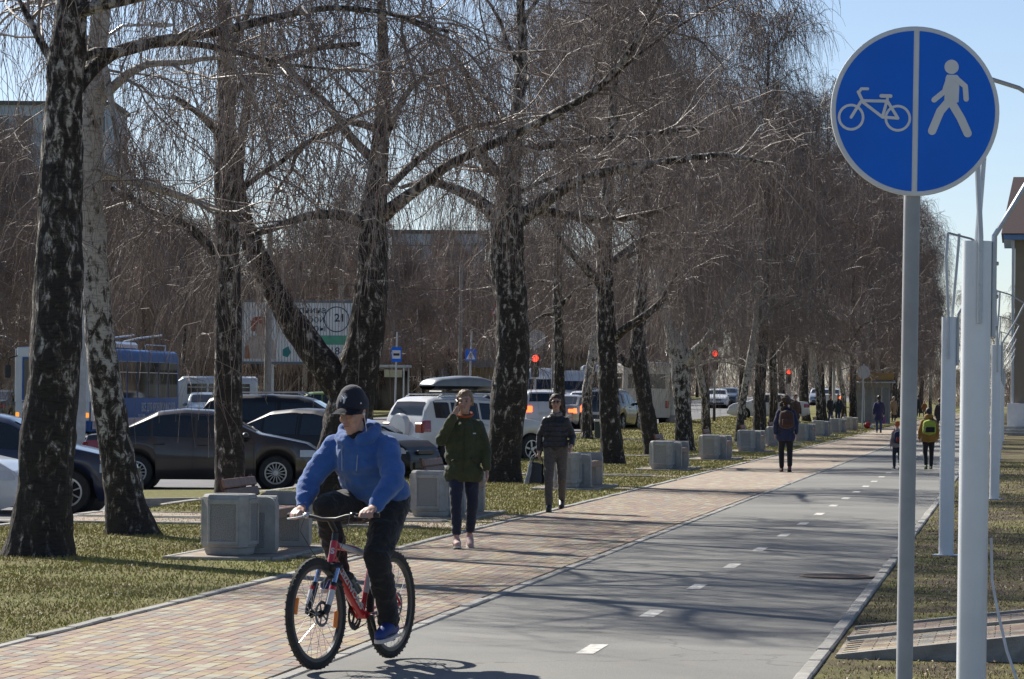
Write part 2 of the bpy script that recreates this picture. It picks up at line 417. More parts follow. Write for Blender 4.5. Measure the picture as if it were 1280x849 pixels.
foot = sheet('footway', [[P(P_LEFT + 0.1, s, -0.012 if s < S_BUILT else 0.0), P(P_BORDER - 0.06, s, -0.012 if s < S_BUILT else 0.0)] for s in list(np.arange(8, S_BUILT, 3.0)) + [S_BUILT, S_BUILT + 0.01] + list(np.arange(66, 330, 6.0))], PBED, kind='structure')
def paver_mesh():
    b = B(); b.box((0, 0, -0.02), (0.0985, 0.197, 0.04), bev=0.003); return b.mesh('paver')
pm_ = []
for k in range(5):
    me = paver_mesh(); me.materials.append(PAV[k]); pm_.append(me)
cells = []
ncol = int((P_BORDER - 0.06 - P_LEFT - 0.1) / 0.1)
for ci in range(ncol):
    for ri in range(int((S_BUILT - 18) / 0.2)):
        p = P_LEFT + 0.15 + ci * 0.1; s = 18 + ri * 0.2 + (0.1 if ci % 2 else 0) + (ci * 0.037 % 0.05)
        w = P(p, s)
        u = 640 + F_PX * w.x / w.y; v = 489.5 + F_PX * CAM_H / w.y
        vis = (5 < u < 1275 and v < 846)
        cells.append((p, s, vis))
near = sorted([c for c in cells if c[2]], key=lambda c: -P(c[0], c[1]).y)
near = near[-300:]; nearset = set((c[0], c[1]) for c in near)
for p, s, _ in near:
    o = bpy.data.objects.new('paver', pm_[int(rng.choice(5, p=PW_))]); link(o, foot)
    o.location = P(p, s, float(rng.normal(0, 0.0006))); o.rotation_euler = (float(rng.normal(0, .006)), float(rng.normal(0, .008)), -TH + float(rng.normal(0, .006)))
rest = [c for c in cells if (c[0], c[1]) not in nearset]
def pavers_joined(cells_, name, parent, zb=0.0):
    n = len(cells_); hw, hl, c = 0.0493, 0.0985, 0.0035
    base = np.array([[-hw, -hl, -.03], [hw, -hl, -.03], [hw, hl, -.03], [-hw, hl, -.03],
                     [-hw, -hl, -c], [hw, -hl, -c], [hw, hl, -c], [-hw, hl, -c],
                     [-hw + c, -hl + c, 0], [hw - c, -hl + c, 0], [hw - c, hl - c, 0], [-hw + c, hl - c, 0]])
    R = np.array([[CT, ST, 0], [-ST, CT, 0], [0, 0, 1]])
    base = base @ R.T
    org = np.array([[*P(a, b_, zb)] for a, b_ in cells_])
    org[:, 2] += rng.normal(0, 0.0006, n)
    V = (org[:, None, :] + base[None]).reshape(-1, 3)
    f0 = [[8, 9, 10, 11]] + [[i, (i + 1) % 4, 4 + (i + 1) % 4, 4 + i] for i in range(4)] + [[4 + i, 4 + (i + 1) % 4, 8 + (i + 1) % 4, 8 + i] for i in range(4)]
    Fc = (np.array(f0)[None] + 12 * np.arange(n)[:, None, None]).reshape(-1, 4)
    me = np_mesh(name, V, Fc)
    for m in PAV: me.materials.append(m)
    mi = rng.choice(5, size=n, p=PW_); me.polygons.foreach_set('material_index', np.repeat(mi, len(f0)).astype(np.int32))
    return tag(link(bpy.data.objects.new(name, me), parent), kind='stuff')
pavers_joined([(c[0], c[1]) for c in rest], 'paving', foot)

# ---- kerb stones, one by one near the camera, one strip beyond
def kerb_run(name, a, b_, width, top, length=1.0, built=1e9, parent=None, low=-0.2):
    """a, b_: (p,s) ends"""
    A, E = P(*a), P(*b_); d = (E - A); n = int(d.length // length); d.normalize(); ang = math.atan2(d.y, d.x)
    bb = B(); bb.box((0, 0, 0), (length - 0.008, width, 0.3), bev=0.012); me = bb.mesh('kerb_stone'); me.materials.append(KERB)
    root = parent
    far = B(); nf = 0
    for i in range(n):
        c = A + d * (length * (i + 0.5)); z = top(c) if callable(top) else top
        if c.y < built:
            o = bpy.data.objects.new('kerb_stone', me); link(o, root)
            o.location = (c.x, c.y, z - 0.15 + random.gauss(0, 0.003)); o.rotation_euler = (random.gauss(0, .004), random.gauss(0, .004), ang + random.gauss(0, .003))
        else:
            far.box((c.x, c.y, z - 0.15), (length - 0.008, width, 0.3), (0, 0, ang)); nf += 1
    if nf: tag(far.obj('kerb_stones_far', KERB, root), kind='stuff')
def kerb_root(name):
    b = B(); return b
def kroot(name, a, b_, w, z=-0.1):
    A, E = P(*a), P(*b_); d = (E - A); bb = B(); c = (A + E) / 2
    bb.box((c.x, c.y, z), (d.length, w * 0.7, 0.06), (0, 0, math.atan2(d.y, d.x)))
    return tag(bb.obj(name, KERB), kind='structure')
kr = kroot('kerb_right', (P_RIGHT, 16), (P_RIGHT, 200), 0.10); kerb_run('k', (P_RIGHT, 16), (P_RIGHT, 200), 0.10, 0.025, built=90, parent=kr)
kb = kroot('kerb_border', (P_BORDER, 16), (P_BORDER, 200), 0.1); kerb_run('k', (P_BORDER, 16), (P_BORDER, 200), 0.1, 0.010, built=90, parent=kb)
kl = kroot('kerb_left', (P_LEFT, 16), (P_LEFT, 200), 0.1); kerb_run('k', (P_LEFT, 16), (P_LEFT, 200), 0.1, 0.005, built=90, parent=kl)
kp = kroot('kerb_car_park', (LOT_P, 30), (LOT_P, LOT_S1), 0.15, -0.2); kerb_run('k', (LOT_P, 30), (LOT_P, LOT_S1), 0.15, 0.02, built=300, parent=kp)
kd = kroot('kerb_road', (ROAD_P, LOT_S1), (ROAD_P, 330), 0.15, -0.2)
kerb_run('k', (ROAD_P, LOT_S1), (ROAD_P, 330), 0.15, lambda c: road_z(c.y) + 0.13, length=2.0, built=150, parent=kd)
# grass island between the bench strip and the parked saloon
isl = [G(176, 626), G(452, 622), G(452, 613), G(176, 614)]
b = B(); b.prism([(v.x, v.y, -0.14) for v in isl], (0, 0, 1), 0.16)
island = tag(b.obj('grass_island', TURF), kind='structure')
def kerb_edge(A, E, parent):
    d = E - A; n = max(1, int(d.length)); d.normalize(); ang = math.atan2(d.y, d.x)
    for i in range(n):
        c = A + d * ((i + .5) * (E - A).length / n); bb = B()
        bb.box((c.x, c.y, -0.08), ((E - A).length / n - 0.01, 0.14, 0.24), (0, 0, ang), bev=0.012); bb.obj('kerb_stone', KERB, parent)
kerb_edge(isl[0] - Vector((0, 0.08, 0)), isl[1] - Vector((0, 0.08, 0)), island)
# cross paths of pavers from the car park to the footway
def cross_path(s, w, p0=LOT_P + 0.1, p1=P_LEFT - 0.06):
    root = sheet('cross_path', [[P(p0, s - w / 2, verge_z(p0, s) + 0.02), P(-9, s - w / 2, 0.012), P(p1, s - w / 2, 0.008)], [P(p0, s + w / 2, verge_z(p0, s) + 0.02), P(-9, s + w / 2, 0.012), P(p1, s + w / 2, 0.008)]], PBED, kind='structure')
    for q in (-1, 1):
        b = B()
        for i in range(int((p1 - p0))):
            c = P(p0 + i + 0.5, s + q * w / 2, 0.0); b.box((c.x, c.y, -0.09 + verge_z(p0 + i + .5, s)), (0.99, 0.09, 0.24), (0, 0, -TH), bev=0.008)
        b.obj('kerb_edging', KERB, root)
for px, py, w in ((215, 645, 1.5), (545, 657, 1.6), (790, 595, 1.2), (300, 595, 1.2)):
    if py > 600 or px > 700: cross_path(to_ps(G(px, py))[1], w)
cross_path(92.5, 1.4); cross_path(118, 1.4, ROAD_P + .1)

# ---- brick ramp with kerbs at the lower right
ramp_s = to_ps(G(1052, 815))[1]
RMP = B()
def RP(p, s, z): return P(p, ramp_s + s, z)
RMP.prism([RP(-1.17, -0.55, -0.1), RP(3.5, -0.55, -0.1), RP(3.5, -0.55, 0.572), RP(-1.17, -0.55, 0.012)], P(0, 1), 2.6)
ramp = tag(RMP.obj('paved_ramp', PBED), kind='structure')
for s_, lift in ((-0.62, 0.008), (0.85, 0.02), (1.98, 0.015)):
    for i in range(5):
        pa, pb = -1.16 + i * 0.95, -1.16 + (i + 1) * 0.95 - 0.012
        za, zb = [0.02 + max(0, (q + 1.17)) * 0.12 + lift for q in (pa, pb)]
        b = B(); b.prism([RP(pa, s_, -0.1), RP(pb, s_, -0.1), RP(pb, s_, zb), RP(pa, s_, za)], P(0, 1), 0.1); b.obj('kerb_stone', KERB, ramp)
k = 0
for si, s_ in enumerate(list(np.arange(-0.46, 0.80, 0.102)) + list(np.arange(1.01, 1.95, 0.102))):
    for i in range(11):
        pa = -1.04 + i * 0.2 + (0.1 if si % 2 else 0); z = 0.006 + (pa + 1.17) * 0.12
        if pa > 1.0: z += 0.0
        o = bpy.data.objects.new('paver', pm_[int(rng.choice(5, p=[.36, .2, .14, .16, .14]))]); link(o, ramp)
        o.location = RP(pa, s_, z + 0.012); o.rotation_euler = (0, -0.1194, -TH + math.pi / 2 - math.pi / 2); o.rotation_euler = Euler((0, -0.1194, -TH)); o.rotation_euler.rotate_axis('Z', math.pi / 2)

# manhole in the cycle path
mh = G(1046, 722); IRON = mat('rusty_iron', (0.16, 0.13, 0.11), 0.8, 0.2, col2=(0.20, 0.14, 0.11), scale=12, bump=0.3)
t = thing('manhole_cover', 'round rusty iron manhole cover set in the cycle path asphalt', 'manhole', (mh.x, mh.y, 0.012))
b = B(); b.lathe([(0.36, -0.03), (0.36, 0.008), (0.32, 0.010), (0.315, 0.002), (0.0001, 0.002)], n=32); b.obj('ring', IRON, t)
for i in range(-4, 5):
    l = math.sqrt(max(0, 0.3 ** 2 - (i * 0.065) ** 2)) * 2
    if l > 0.1: bb = B(); bb.box((0, i * 0.065, 0.006), (l, 0.028, 0.010), bev=0.003); bb.obj('rib', IRON, t)

# ---- grass blades: nobody could count them
def blades(name, n, region, hmin, hmax, m, parent=None):
    pts = []
    pr = rng.uniform(region[0], region[1], n * 3); u = rng.uniform(0, 1, n * 3)
    s = region[2] * (region[3] / region[2]) ** u
    x = pr * CT + s * ST; y = -pr * ST + s * CT
    px = 640 + F_PX * x / y
    dens = np.array([noise.noise((a * 0.9, b_ * 0.9, 3.1)) for a, b_ in zip(x, y)])
    k = (px > -20) & (px < 1300) & (dens > rng.uniform(-0.75, 0.25, n * 3))
    x, y, pr, s = x[k][:n], y[k][:n], pr[k][:n], s[k][:n]; n = len(x)
    z = np.array([verge_z(a, b_) for a, b_ in zip(pr, s)])
    a = rng.uniform(0, 6.283, n); h = rng.uniform(hmin, hmax, n) * (1 + 0.004 * y); w = 0.0035 + 0.00012 * y
    lean = rng.normal(0, 0.6, (n, 2)) * h[:, None]
    V = np.zeros((n, 3, 3)); V[:, 0] = np.stack([x - np.cos(a) * w, y - np.sin(a) * w, z - 0.005], 1); V[:, 1] = np.stack([x + np.cos(a) * w, y + np.sin(a) * w, z - 0.005], 1)
    V[:, 2] = np.stack([x + lean[:, 0], y + lean[:, 1], z + h], 1)
    me = np_mesh(name, V.reshape(-1, 3), np.arange(n * 3).reshape(-1, 3)); me.materials.append(m[0]); me.materials.append(m[1]); me.materials.append(m[2])
    me.polygons.foreach_set('material_index', rng.choice(3, size=n, p=[0.36, 0.34, 0.30]).astype(np.int32))
    return me
GR = [mat('grass_green', (0.31, 0.33, 0.055), 0.7, col2=(0.23, 0.205, 0.05), scale=.9), mat('grass_olive', (0.40, 0.35, 0.085), 0.7, col2=(0.26, 0.20, 0.065), scale=.9), mat('grass_straw', (0.46, 0.37, 0.15), 0.8, col2=(0.30, 0.22, 0.10), scale=1.2)]
GR2 = [GR[0], GR[1], mat('leaf_litter', (0.20, 0.13, 0.075), 0.8, col2=(0.10, 0.07, 0.045), scale=3)]
tag(mesh_obj('lawn_grass', blades('lawn_grass', 130000, (-12.4, P_LEFT - 0.06, 21, 110), 0.010, 0.032, GR)), 'short olive green spring grass on the strip between the trees and the footway', 'grass', kind='stuff')
tag(mesh_obj('kerbside_grass', blades('kerbside_grass', 40000, (ROAD_P + .1, P_LEFT - 0.06, 96, 190), 0.015, 0.035, GR)), 'short grass on the lawn between the road kerb and the far footway', 'grass', kind='stuff')
tag(mesh_obj('verge_grass', blades('verge_grass', 30000, (P_RIGHT + 0.1, 5, 18, 90), 0.008, 0.026, GR2)), 'sparse dry grass and dead leaves on the bare verge right of the path', 'grass', kind='stuff')

def litter(name, label, n, region, mats, size):
    pr = rng.uniform(region[0], region[1], n); s = region[2] * (region[3] / region[2]) ** rng.uniform(0, 1, n)
    x = pr * CT + s * ST; y = -pr * ST + s * CT; z = np.array([verge_z(a, q) for a, q in zip(pr, s)]) + 0.012
    a = rng.uniform(0, 6.28, n); l = rng.uniform(.4, 1.2, n) * size * (1 + .006 * y); w = l * rng.uniform(.35, .7, n); c = rng.uniform(.0, .6, n) * l
    V = np.zeros((n, 6, 3))
    for i, (u, v, hh) in enumerate(((-1, -.4, 1), (-.2, -1, .2), (-.1, 1, .2), (.2, -.9, .2), (.25, .9, .1), (1, .2, 1))):
        V[:, i, 0] = x + np.cos(a) * u * l - np.sin(a) * v * w; V[:, i, 1] = y + np.sin(a) * u * l + np.cos(a) * v * w; V[:, i, 2] = z + hh * c
    f = np.array([[0, 1, 2, 2], [1, 3, 4, 2], [3, 5, 4, 4]]); tri = np.array([[0, 1, 2], [1, 3, 4], [1, 4, 2], [3, 5, 4]])
    me = np_mesh(name, V.reshape(-1, 3), (tri[None] + 6 * np.arange(n)[:, None, None]).reshape(-1, 3))
    for m in mats: me.materials.append(m)
    me.polygons.foreach_set('material_index', np.repeat(rng.choice(len(mats), size=n), 4).astype(np.int32))
    tag(mesh_obj(name, me), label, 'leaves', kind='stuff')
LEAF = [mat('dead_leaf_brown', (.22, .13, .07), .7, col2=(.13, .08, .045), scale=5), mat('dead_leaf_tan', (.36, .26, .16), .7, col2=(.24, .16, .09), scale=5), mat('earth_crumb', (.07, .05, .035), .9, scale=5), mat('pale_scrap', (.5, .46, .4), .8, scale=5)]
litter('fallen_leaves', 'dead leaves and scraps scattered on the lawn left of the footway', 5000, (-12.3, P_LEFT - .1, 21, 90), LEAF, .018)
litter('verge_litter', 'dead leaves and crumbs of earth on the verge right of the path', 6000, (P_RIGHT + .12, 5, 18, 80), LEAF[:3] + LEAF[:2] + LEAF[3:], .02)
# ================================================================== TREES
def bark_material(name, white_lo, white_hi, z0, z1):
    """black fissured birch bark; the white papery patches get commoner with height, as on old birches"""
    m = bpy.data.materials.new(name); m.use_nodes = True
    nd, lk = m.node_tree.nodes, m.node_tree.links; b = nd['Principled BSDF']
    b.inputs['Roughness'].default_value = 0.85; b.inputs['Specular IOR Level'].default_value = 0.25
    tc = nd.new('ShaderNodeTexCoord'); oi = nd.new('ShaderNodeObjectInfo')
    ad = nd.new('ShaderNodeVectorMath'); ad.operation = 'ADD'; lk.new(tc.outputs['Object'], ad.inputs[0])
    cm = nd.new('ShaderNodeCombineXYZ'); mlt = nd.new('ShaderNodeMath'); mlt.operation = 'MULTIPLY'; mlt.inputs[1].default_value = 30
    lk.new(oi.outputs['Random'], mlt.inputs[0]); lk.new(mlt.outputs[0], cm.inputs[0]); lk.new(cm.outputs[0], ad.inputs[1])
    sc = nd.new('ShaderNodeVectorMath'); sc.operation = 'MULTIPLY'; sc.inputs[1].default_value = (1, 1, 0.55); lk.new(ad.outputs[0], sc.inputs[0])
    n1 = nd.new('ShaderNodeTexNoise'); n1.inputs['Scale'].default_value = 10.0; n1.inputs['Detail'].default_value = 8; n1.inputs['Roughness'].default_value = 0.7; n1.inputs['Distortion'].default_value = 0.5
    lk.new(sc.outputs[0], n1.inputs['Vector'])
    sx = nd.new('ShaderNodeSeparateXYZ'); lk.new(tc.outputs['Object'], sx.inputs[0])
    mr = nd.new('ShaderNodeMapRange'); mr.inputs['From Min'].default_value = z0; mr.inputs['From Max'].default_value = z1
    mr.inputs['To Min'].default_value = white_lo; mr.inputs['To Max'].default_value = white_hi
    lk.new(sx.outputs['Z'], mr.inputs['Value'])
    a2 = nd.new('ShaderNodeMath'); a2.operation = 'ADD'; lk.new(n1.outputs['Fac'], a2.inputs[0]); lk.new(mr.outputs[0], a2.inputs[1])
    r = nd.new('ShaderNodeValToRGB'); e = r.color_ramp.elements
    e[0].position = 0.46; e[0].color = (0.036, 0.031, 0.028, 1); e[1].position = 0.60; e[1].color = (0.46, 0.43, 0.39, 1)
    x = e.new(0.535); x.color = (0.10, 0.085, 0.072, 1)
    lk.new(a2.outputs[0], r.inputs['Fac'])
    # fine horizontal lenticels / cracks
    s2 = nd.new('ShaderNodeVectorMath'); s2.operation = 'MULTIPLY'; s2.inputs[1].default_value = (9, 9, 45); lk.new(ad.outputs[0], s2.inputs[0])
    n2 = nd.new('ShaderNodeTexNoise'); n2.inputs['Scale'].default_value = 1.0; n2.inputs['Detail'].default_value = 5; lk.new(s2.outputs[0], n2.inputs['Vector'])
    r2 = nd.new('ShaderNodeValToRGB'); e = r2.color_ramp.elements
    e[0].position = 0.36; e[0].color = (0.22, 0.20, 0.18, 1); e[1].position = 0.5; e[1].color = (1, 1, 1, 1); lk.new(n2.outputs['Fac'], r2.inputs['Fac'])
    mx = nd.new('ShaderNodeMixRGB'); mx.blend_type = 'MULTIPLY'; mx.inputs['Fac'].default_value = 0.5
    lk.new(r.outputs[0], mx.inputs['Color1']); lk.new(r2.outputs[0], mx.inputs['Color2']); lk.new(mx.outputs[0], b.inputs['Base Color'])
    s3 = nd.new('ShaderNodeVectorMath'); s3.operation = 'MULTIPLY'; s3.inputs[1].default_value = (22, 22, 7); lk.new(ad.outputs[0], s3.inputs[0])
    n3 = nd.new('ShaderNodeTexNoise'); n3.inputs['Detail'].default_value = 6; n3.inputs['Scale'].default_value = 1; lk.new(s3.outputs[0], n3.inputs['Vector'])
    bp = nd.new('ShaderNodeBump'); bp.inputs['Strength'].default_value = 0.9; bp.inputs['Distance'].default_value = 0.05
    lk.new(n3.outputs['Fac'], bp.inputs['Height']); lk.new(bp.outputs[0], b.inputs['Normal'])
    return m
BARK = bark_material('birch_bark', -0.072, 0.03, 0.3, 5.5)
BARK_W = bark_material('white_birch_bark', -0.05, 0.15, 0.3, 3.5)
LIMB = bark_material('limb_bark', -0.03, 0.04, 2.0, 10.0)
TWIG = mat('twig_bark', (0.25, 0.20, 0.175), 0.7, spec=0.3, col2=(0.14, 0.106, 0.092), scale=0.6, vary=0.15)
PALE = mat('pale_branch_bark', (0.42, 0.38, 0.35), 0.6, col2=(0.16, 0.125, 0.11), scale=1.1, contrast=(0.42, 0.6), vary=0.15)
TWIG_F = mat('far_twig_bark', (0.26, 0.205, 0.178), 0.85, spec=0.2, col2=(0.18, 0.14, 0.12), scale=0.3, vary=0.2)

def unit(a): return a / np.maximum(1e-9, np.linalg.norm(a, axis=-1, keepdims=True))
def strands(start, d, length, K, pull, wander, rg):
    n = len(start); step = (length / (K - 1))[:, None]; pts = [start]; d = unit(d)
    for k in range(1, K):
        d = unit(d + np.array([0, 0, 1.0]) * (pull[:, None] if hasattr(pull, '__len__') else pull) + rg.normal(0, wander, (n, 3)))
        pts.append(pts[-1] + d * step)
    return np.stack(pts, 1)
def tubes(Pt, R, sides):
    n, K, _ = Pt.shape
    T = np.empty_like(Pt); T[:, 1:-1] = Pt[:, 2:] - Pt[:, :-2]; T[:, 0] = Pt[:, 1] - Pt[:, 0]; T[:, -1] = Pt[:, -1] - Pt[:, -2]; T = unit(T)
    ref = np.where(np.abs(T[:, :1, 2:3]) > 0.8, np.array([1.0, 0.3, 0]), np.array([0, 0.2, 1.0]))
    ref = np.broadcast_to(ref, T.shape)
    U = unit(ref - T * np.sum(ref * T, -1, keepdims=True)); W = np.cross(T, U)
    a = np.arange(sides) * 2 * math.pi / sides
    V = Pt[:, :, None] + R[:, :, None, None] * (U[:, :, None] * np.cos(a)[:, None] + W[:, :, None] * np.sin(a)[:, None])
    idx = np.arange(n * K * sides).reshape(n, K, sides)
    A = idx[:, :-1]; C = idx[:, 1:]
    Fc = np.stack([A, np.roll(A, -1, 2), np.roll(C, -1, 2), C], -1).reshape(-1, 4)
    return V.reshape(-1, 3), Fc
class Bag:
    def __init__(s): s.v, s.f, s.n = [], [], 0
    def add(s, V, Fc): s.v.append(V); s.f.append(Fc + s.n); s.n += len(V)
    def mesh(s, name, m, smooth=True):
        me = np_mesh(name, np.concatenate(s.v), np.concatenate(s.f), smooth); me.materials.append(m); return me
def resample(pts, rad, step):
    pts = np.array([[*p] for p in pts], float); rad = np.array(rad, float)
    # smooth through the points
    t = np.concatenate([[0], np.cumsum(np.linalg.norm(np.diff(pts, axis=0), axis=1))])
    n = max(3, int(t[-1] / step)); q = np.linspace(0, t[-1], n)
    out = np.stack([np.interp(q, t, pts[:, i]) for i in range(3)], 1); r = np.interp(q, t, rad)
    for _ in range(2):
        out[1:-1] = 0.25 * out[:-2] + 0.5 * out[1:-1] + 0.25 * out[2:]
    return out, r
def rough_tube(pts, rad, step, sides, amp, seed, flare=0.0, fy=1.0):
    c, r = resample(pts, rad, step); n = len(c)
    z0 = c[0, 2]
    V, Fc = tubes(c[None], r[None], sides)
    V = V.reshape(n, sides, 3)
    for i in range(n):
        h = c[i, 2] - z0
        fl = 1 + flare * math.exp(-max(0, h) / 0.28)
        for j in range(sides):
            d = V[i, j] - c[i]
            a = 2 * math.pi * j / sides
            q = 1 + amp * noise.noise((math.cos(a) * 1.6 + seed * 7, math.sin(a) * 1.6, c[i, 2] * 2.2)) + amp * 0.9 * noise.noise((math.cos(a) * 4.5 + seed, math.sin(a) * 4.5, c[i, 2] * 7.0))
            if flare: q += flare * 0.35 * math.exp(-max(0, h) / 0.3) * math.sin(a * 4 + seed)
            d = d * (q * fl)
            V[i, j] = c[i] + d
    return V.reshape(-1, 3), Fc
def tree_meshes(seed, trunk, trad, limbs=(), H=13.0, NL=16, h0=3.2, spread=1.0, n2=9, n3=5, n4=5, tw=0.0034, bark=None, sides=20, side_bias=None, twl=1.2, flare=0.30, twig=None):
    """trunk: points from the ground up (local); limbs: list of (points, radii)"""
    rg = np.random.default_rng(seed)
    tb = Bag(); cr = Bag()
    V, Fc = rough_tube(trunk, trad, 0.10 if sides >= 16 else 0.3, sides, 0.10, seed, flare); tb.add(V, Fc)
    tp, tr = resample(trunk, trad, 0.25)
    starts, dirs, lens, r0 = [], [], [], []
    zs = tp[:, 2] - tp[0, 2]
    for i in range(NL):
        h = h0 + (zs[-1] - h0) * ((i + rg.uniform(0, 1)) / NL) ** 0.85
        k = int(np.searchsorted(zs, h)); k = min(k, len(tp) - 1)
        az = i * 2.4 + rg.uniform(-0.5, 0.5)
        el = math.radians(rg.uniform(15, 50) + 25 * h / H)
        starts.append(tp[k]); dirs.append((math.cos(az) * math.cos(el), math.sin(az) * math.cos(el), math.sin(el)))
        lens.append(spread * rg.uniform(2.6, 4.6) * (1.05 - 0.45 * h / H)); r0.append(min(tr[k] * 0.55, rg.uniform(0.045, 0.085)))
    K = 12
    L = strands(np.array(starts), np.array(dirs), np.array(lens), K, np.linspace(0.0, -0.10, NL) * 0 - 0.045, 0.16, rg)
    LR = np.array(r0)[:, None] * np.linspace(1, 0.16, K)[None] ** 1.1
    V, Fc = tubes(L, LR, 7); tb.add(V, Fc)
    Ls = [L]
    for pts, rads in limbs:
        V, Fc = rough_tube(pts, rads, 0.15, 10, 0.10, seed + 3); tb.add(V, Fc)
        c, r = resample(pts, rads, 0.1); ii = np.linspace(len(c) * 0.12, len(c) - 1, K).astype(int); Ls.append(c[ii][None])
        if len(c) > 25: ii = np.linspace(len(c) * 0.45, len(c) - 1, K).astype(int); Ls.append(c[ii][None])
    # leading shoot of the trunk carries branches too
    ii = np.linspace(len(tp) * 0.55, len(tp) - 1, K).astype(int); Ls.append(tp[ii][None])
    L = np.concatenate(Ls); N = len(L)
    def sub(par, per, tlo, thi, lmin, lmax, K, pull, wander, mixp, rbase, rend, sides, out=True):
        n = len(par); m = n * per; Kp = par.shape[1]
        pi = np.repeat(np.arange(n), per); t = rg.uniform(tlo, thi, m) * (Kp - 1)
        i0 = np.minimum(t.astype(int), Kp - 2); fr = (t - i0)[:, None]
        st = par[pi, i0] * (1 - fr) + par[pi, i0 + 1] * fr
        tg = unit(par[pi, i0 + 1] - par[pi, i0]); d = tg * mixp + unit(rg.normal(0, 1, (m, 3))) * (1 - mixp)
        ln = rg.uniform(lmin, lmax, m)
        S = strands(st, d, ln, K, pull, wander, rg)
        V, Fc = tubes(S, np.linspace(rbase, rend, K)[None] * rg.uniform(0.7, 1.25, (m, 1)), sides)
        cr.add(V, Fc); return S
    l2 = sub(L, n2, 0.18, 1.0, 0.9 * spread, 2.4 * spread, 8, -0.05, 0.20, 0.5, 0.016 * (tw / .0036) ** .5, 0.006 * (tw / .0036) ** .5, 4)
    n_pale = sum(len(q) for q in cr.f)
    l3 = sub(l2, n3, 0.15, 1.0, 0.4, 1.1, 5, -0.12, 0.26, 0.45, 0.0068 * (tw / .0036) ** .6, 0.004 * (tw / .0036), 3)
    sub(l3, n4, 0.1, 1.0, 0.35 * twl, 1.25 * twl, 5, -0.7, 0.14, 0.30, tw * 1.1, tw * 0.75, 3)
    sub(l2, n4, 0.1, 1.0, 0.3 * twl, 1.2 * twl, 5, -0.7, 0.14, 0.30, tw * 1.1, tw * 0.75, 3)
    cm_ = cr.mesh('crown', twig or TWIG, False); cm_.materials.append(PALE); ix = np.zeros(len(cm_.polygons), np.int32); ix[:n_pale] = 1; cm_.polygons.foreach_set('material_index', ix)
    return tb.mesh('trunk', bark or BARK), cm_

def px_poly(base_px, pts, Y, zbase):
    """(px, py[, width px]) along a trunk standing at distance Y -> points relative to the base, radii"""
    b0 = AT(*base_px, Y); b0.z = zbase; out, rad = [], []
    for q in pts:
        v = AT(q[0], q[1], Y + (q[3] if len(q) > 3 else 0)) - b0; out.append(v); rad.append(q[2] * 0.5 * Y / F_PX)
    return b0, out, rad
def row_tree(label, seed, pts, limbs=(), bark=None, top=13.5, name='birch_tree', **kw):
    px, py = pts[0][0], pts[0][1]
    g = G(px, py); Y = g.y; zb = verge_z(*to_ps(g))
    b0, tp, tr = px_poly((px, py), pts, Y, zb)
    tp[0].z = -0.08
    # carry the trunk on to its full height
    d = (tp[-1] - tp[-3]).normalized(); rg = random.Random(seed); cur = tp[-1].copy(); r = tr[-1]; n = 5
    hh = top - cur.z
    if hh > 0.5:
        for i in range(n):
            d = (d + Vector((rg.uniform(-.08, .08), rg.uniform(-.08, .08), 0.25))).normalized(); cur = cur + d * (hh / n); tp.append(cur.copy()); tr.append(r * (1 - 0.9 * (i + 1) / n))
    lm = []
    for lp in limbs:
        _, a, c = px_poly((px, py), lp, Y, zb); lm.append((a, c))
    tm, cm = tree_meshes(seed, tp, tr, lm, H=top, bark=bark, **kw)
    t = thing(name, label, 'tree', b0, 0, 'birch trees in the row along the footway')
    link(bpy.data.objects.new('trunk', tm), t); link(bpy.data.objects.new('crown', cm), t)
    return t
row_tree('thick dark birch at the far left edge, nearest tree to the camera', 1,
         [(48, 695, 72), (55, 620, 68), (62, 520, 66), (70, 420, 65), (74, 320, 59), (77, 200, 52), (83, 90, 46), (90, 0, 40)],
         [[(84, 125, 22), (112, 88, 20, .2), (137, 66, 17, .4), (189, 52, 14, .6), (283, 38, 12, .8), (340, 22, 10, 1.0), (410, 8, 8, 1.2), (480, 14, 6, 1.4), (560, 40, 4, 1.5)],
          [(76, 90, 16), (52, 58, 10, .2), (38, 25, 8, .4), (18, -10, 5, .6)],
          [(86, 20, 20), (120, 6, 16, -.2), (160, 1, 13, -.3), (240, -20, 9, -.4)]], h0=4.6, NL=15)
row_tree('leaning white-barked birch just behind the thick dark birch at left', 2,
         [(166, 668, 56), (153, 610, 44), (141, 540, 41), (131, 470, 39), (121, 390, 36), (116, 300, 34), (112, 210, 31), (116, 120, 28), (125, 30, 24)],
         [[(120, 215, 14), (170, 228, 11, .5), (220, 243, 10, 1), (272, 262, 8, 1.2)], [(124, 60, 12), (136, 100, 9, -.2), (142, 150, 6, -.3)]], bark=BARK_W, h0=4.6, NL=12)
row_tree('straight slim dark birch rising behind the nearest bench', 3,
         [(291, 645, 38), (287, 590, 36), (285, 500, 36), (285, 400, 34), (284, 300, 31), (282, 200, 27), (284, 100, 22), (280, 0, 18)],
         [[(284, 330, 16), (240, 285, 12, .3), (190, 262, 10, .5), (140, 235, 7, .8)], [(284, 120, 12), (330, 85, 10, .2), (390, 60, 8, .2), (450, 55, 6, .5)], [(283, 180, 10), (250, 140, 8, -.2), (215, 120, 6, -.4)]], h0=4.2, NL=16)
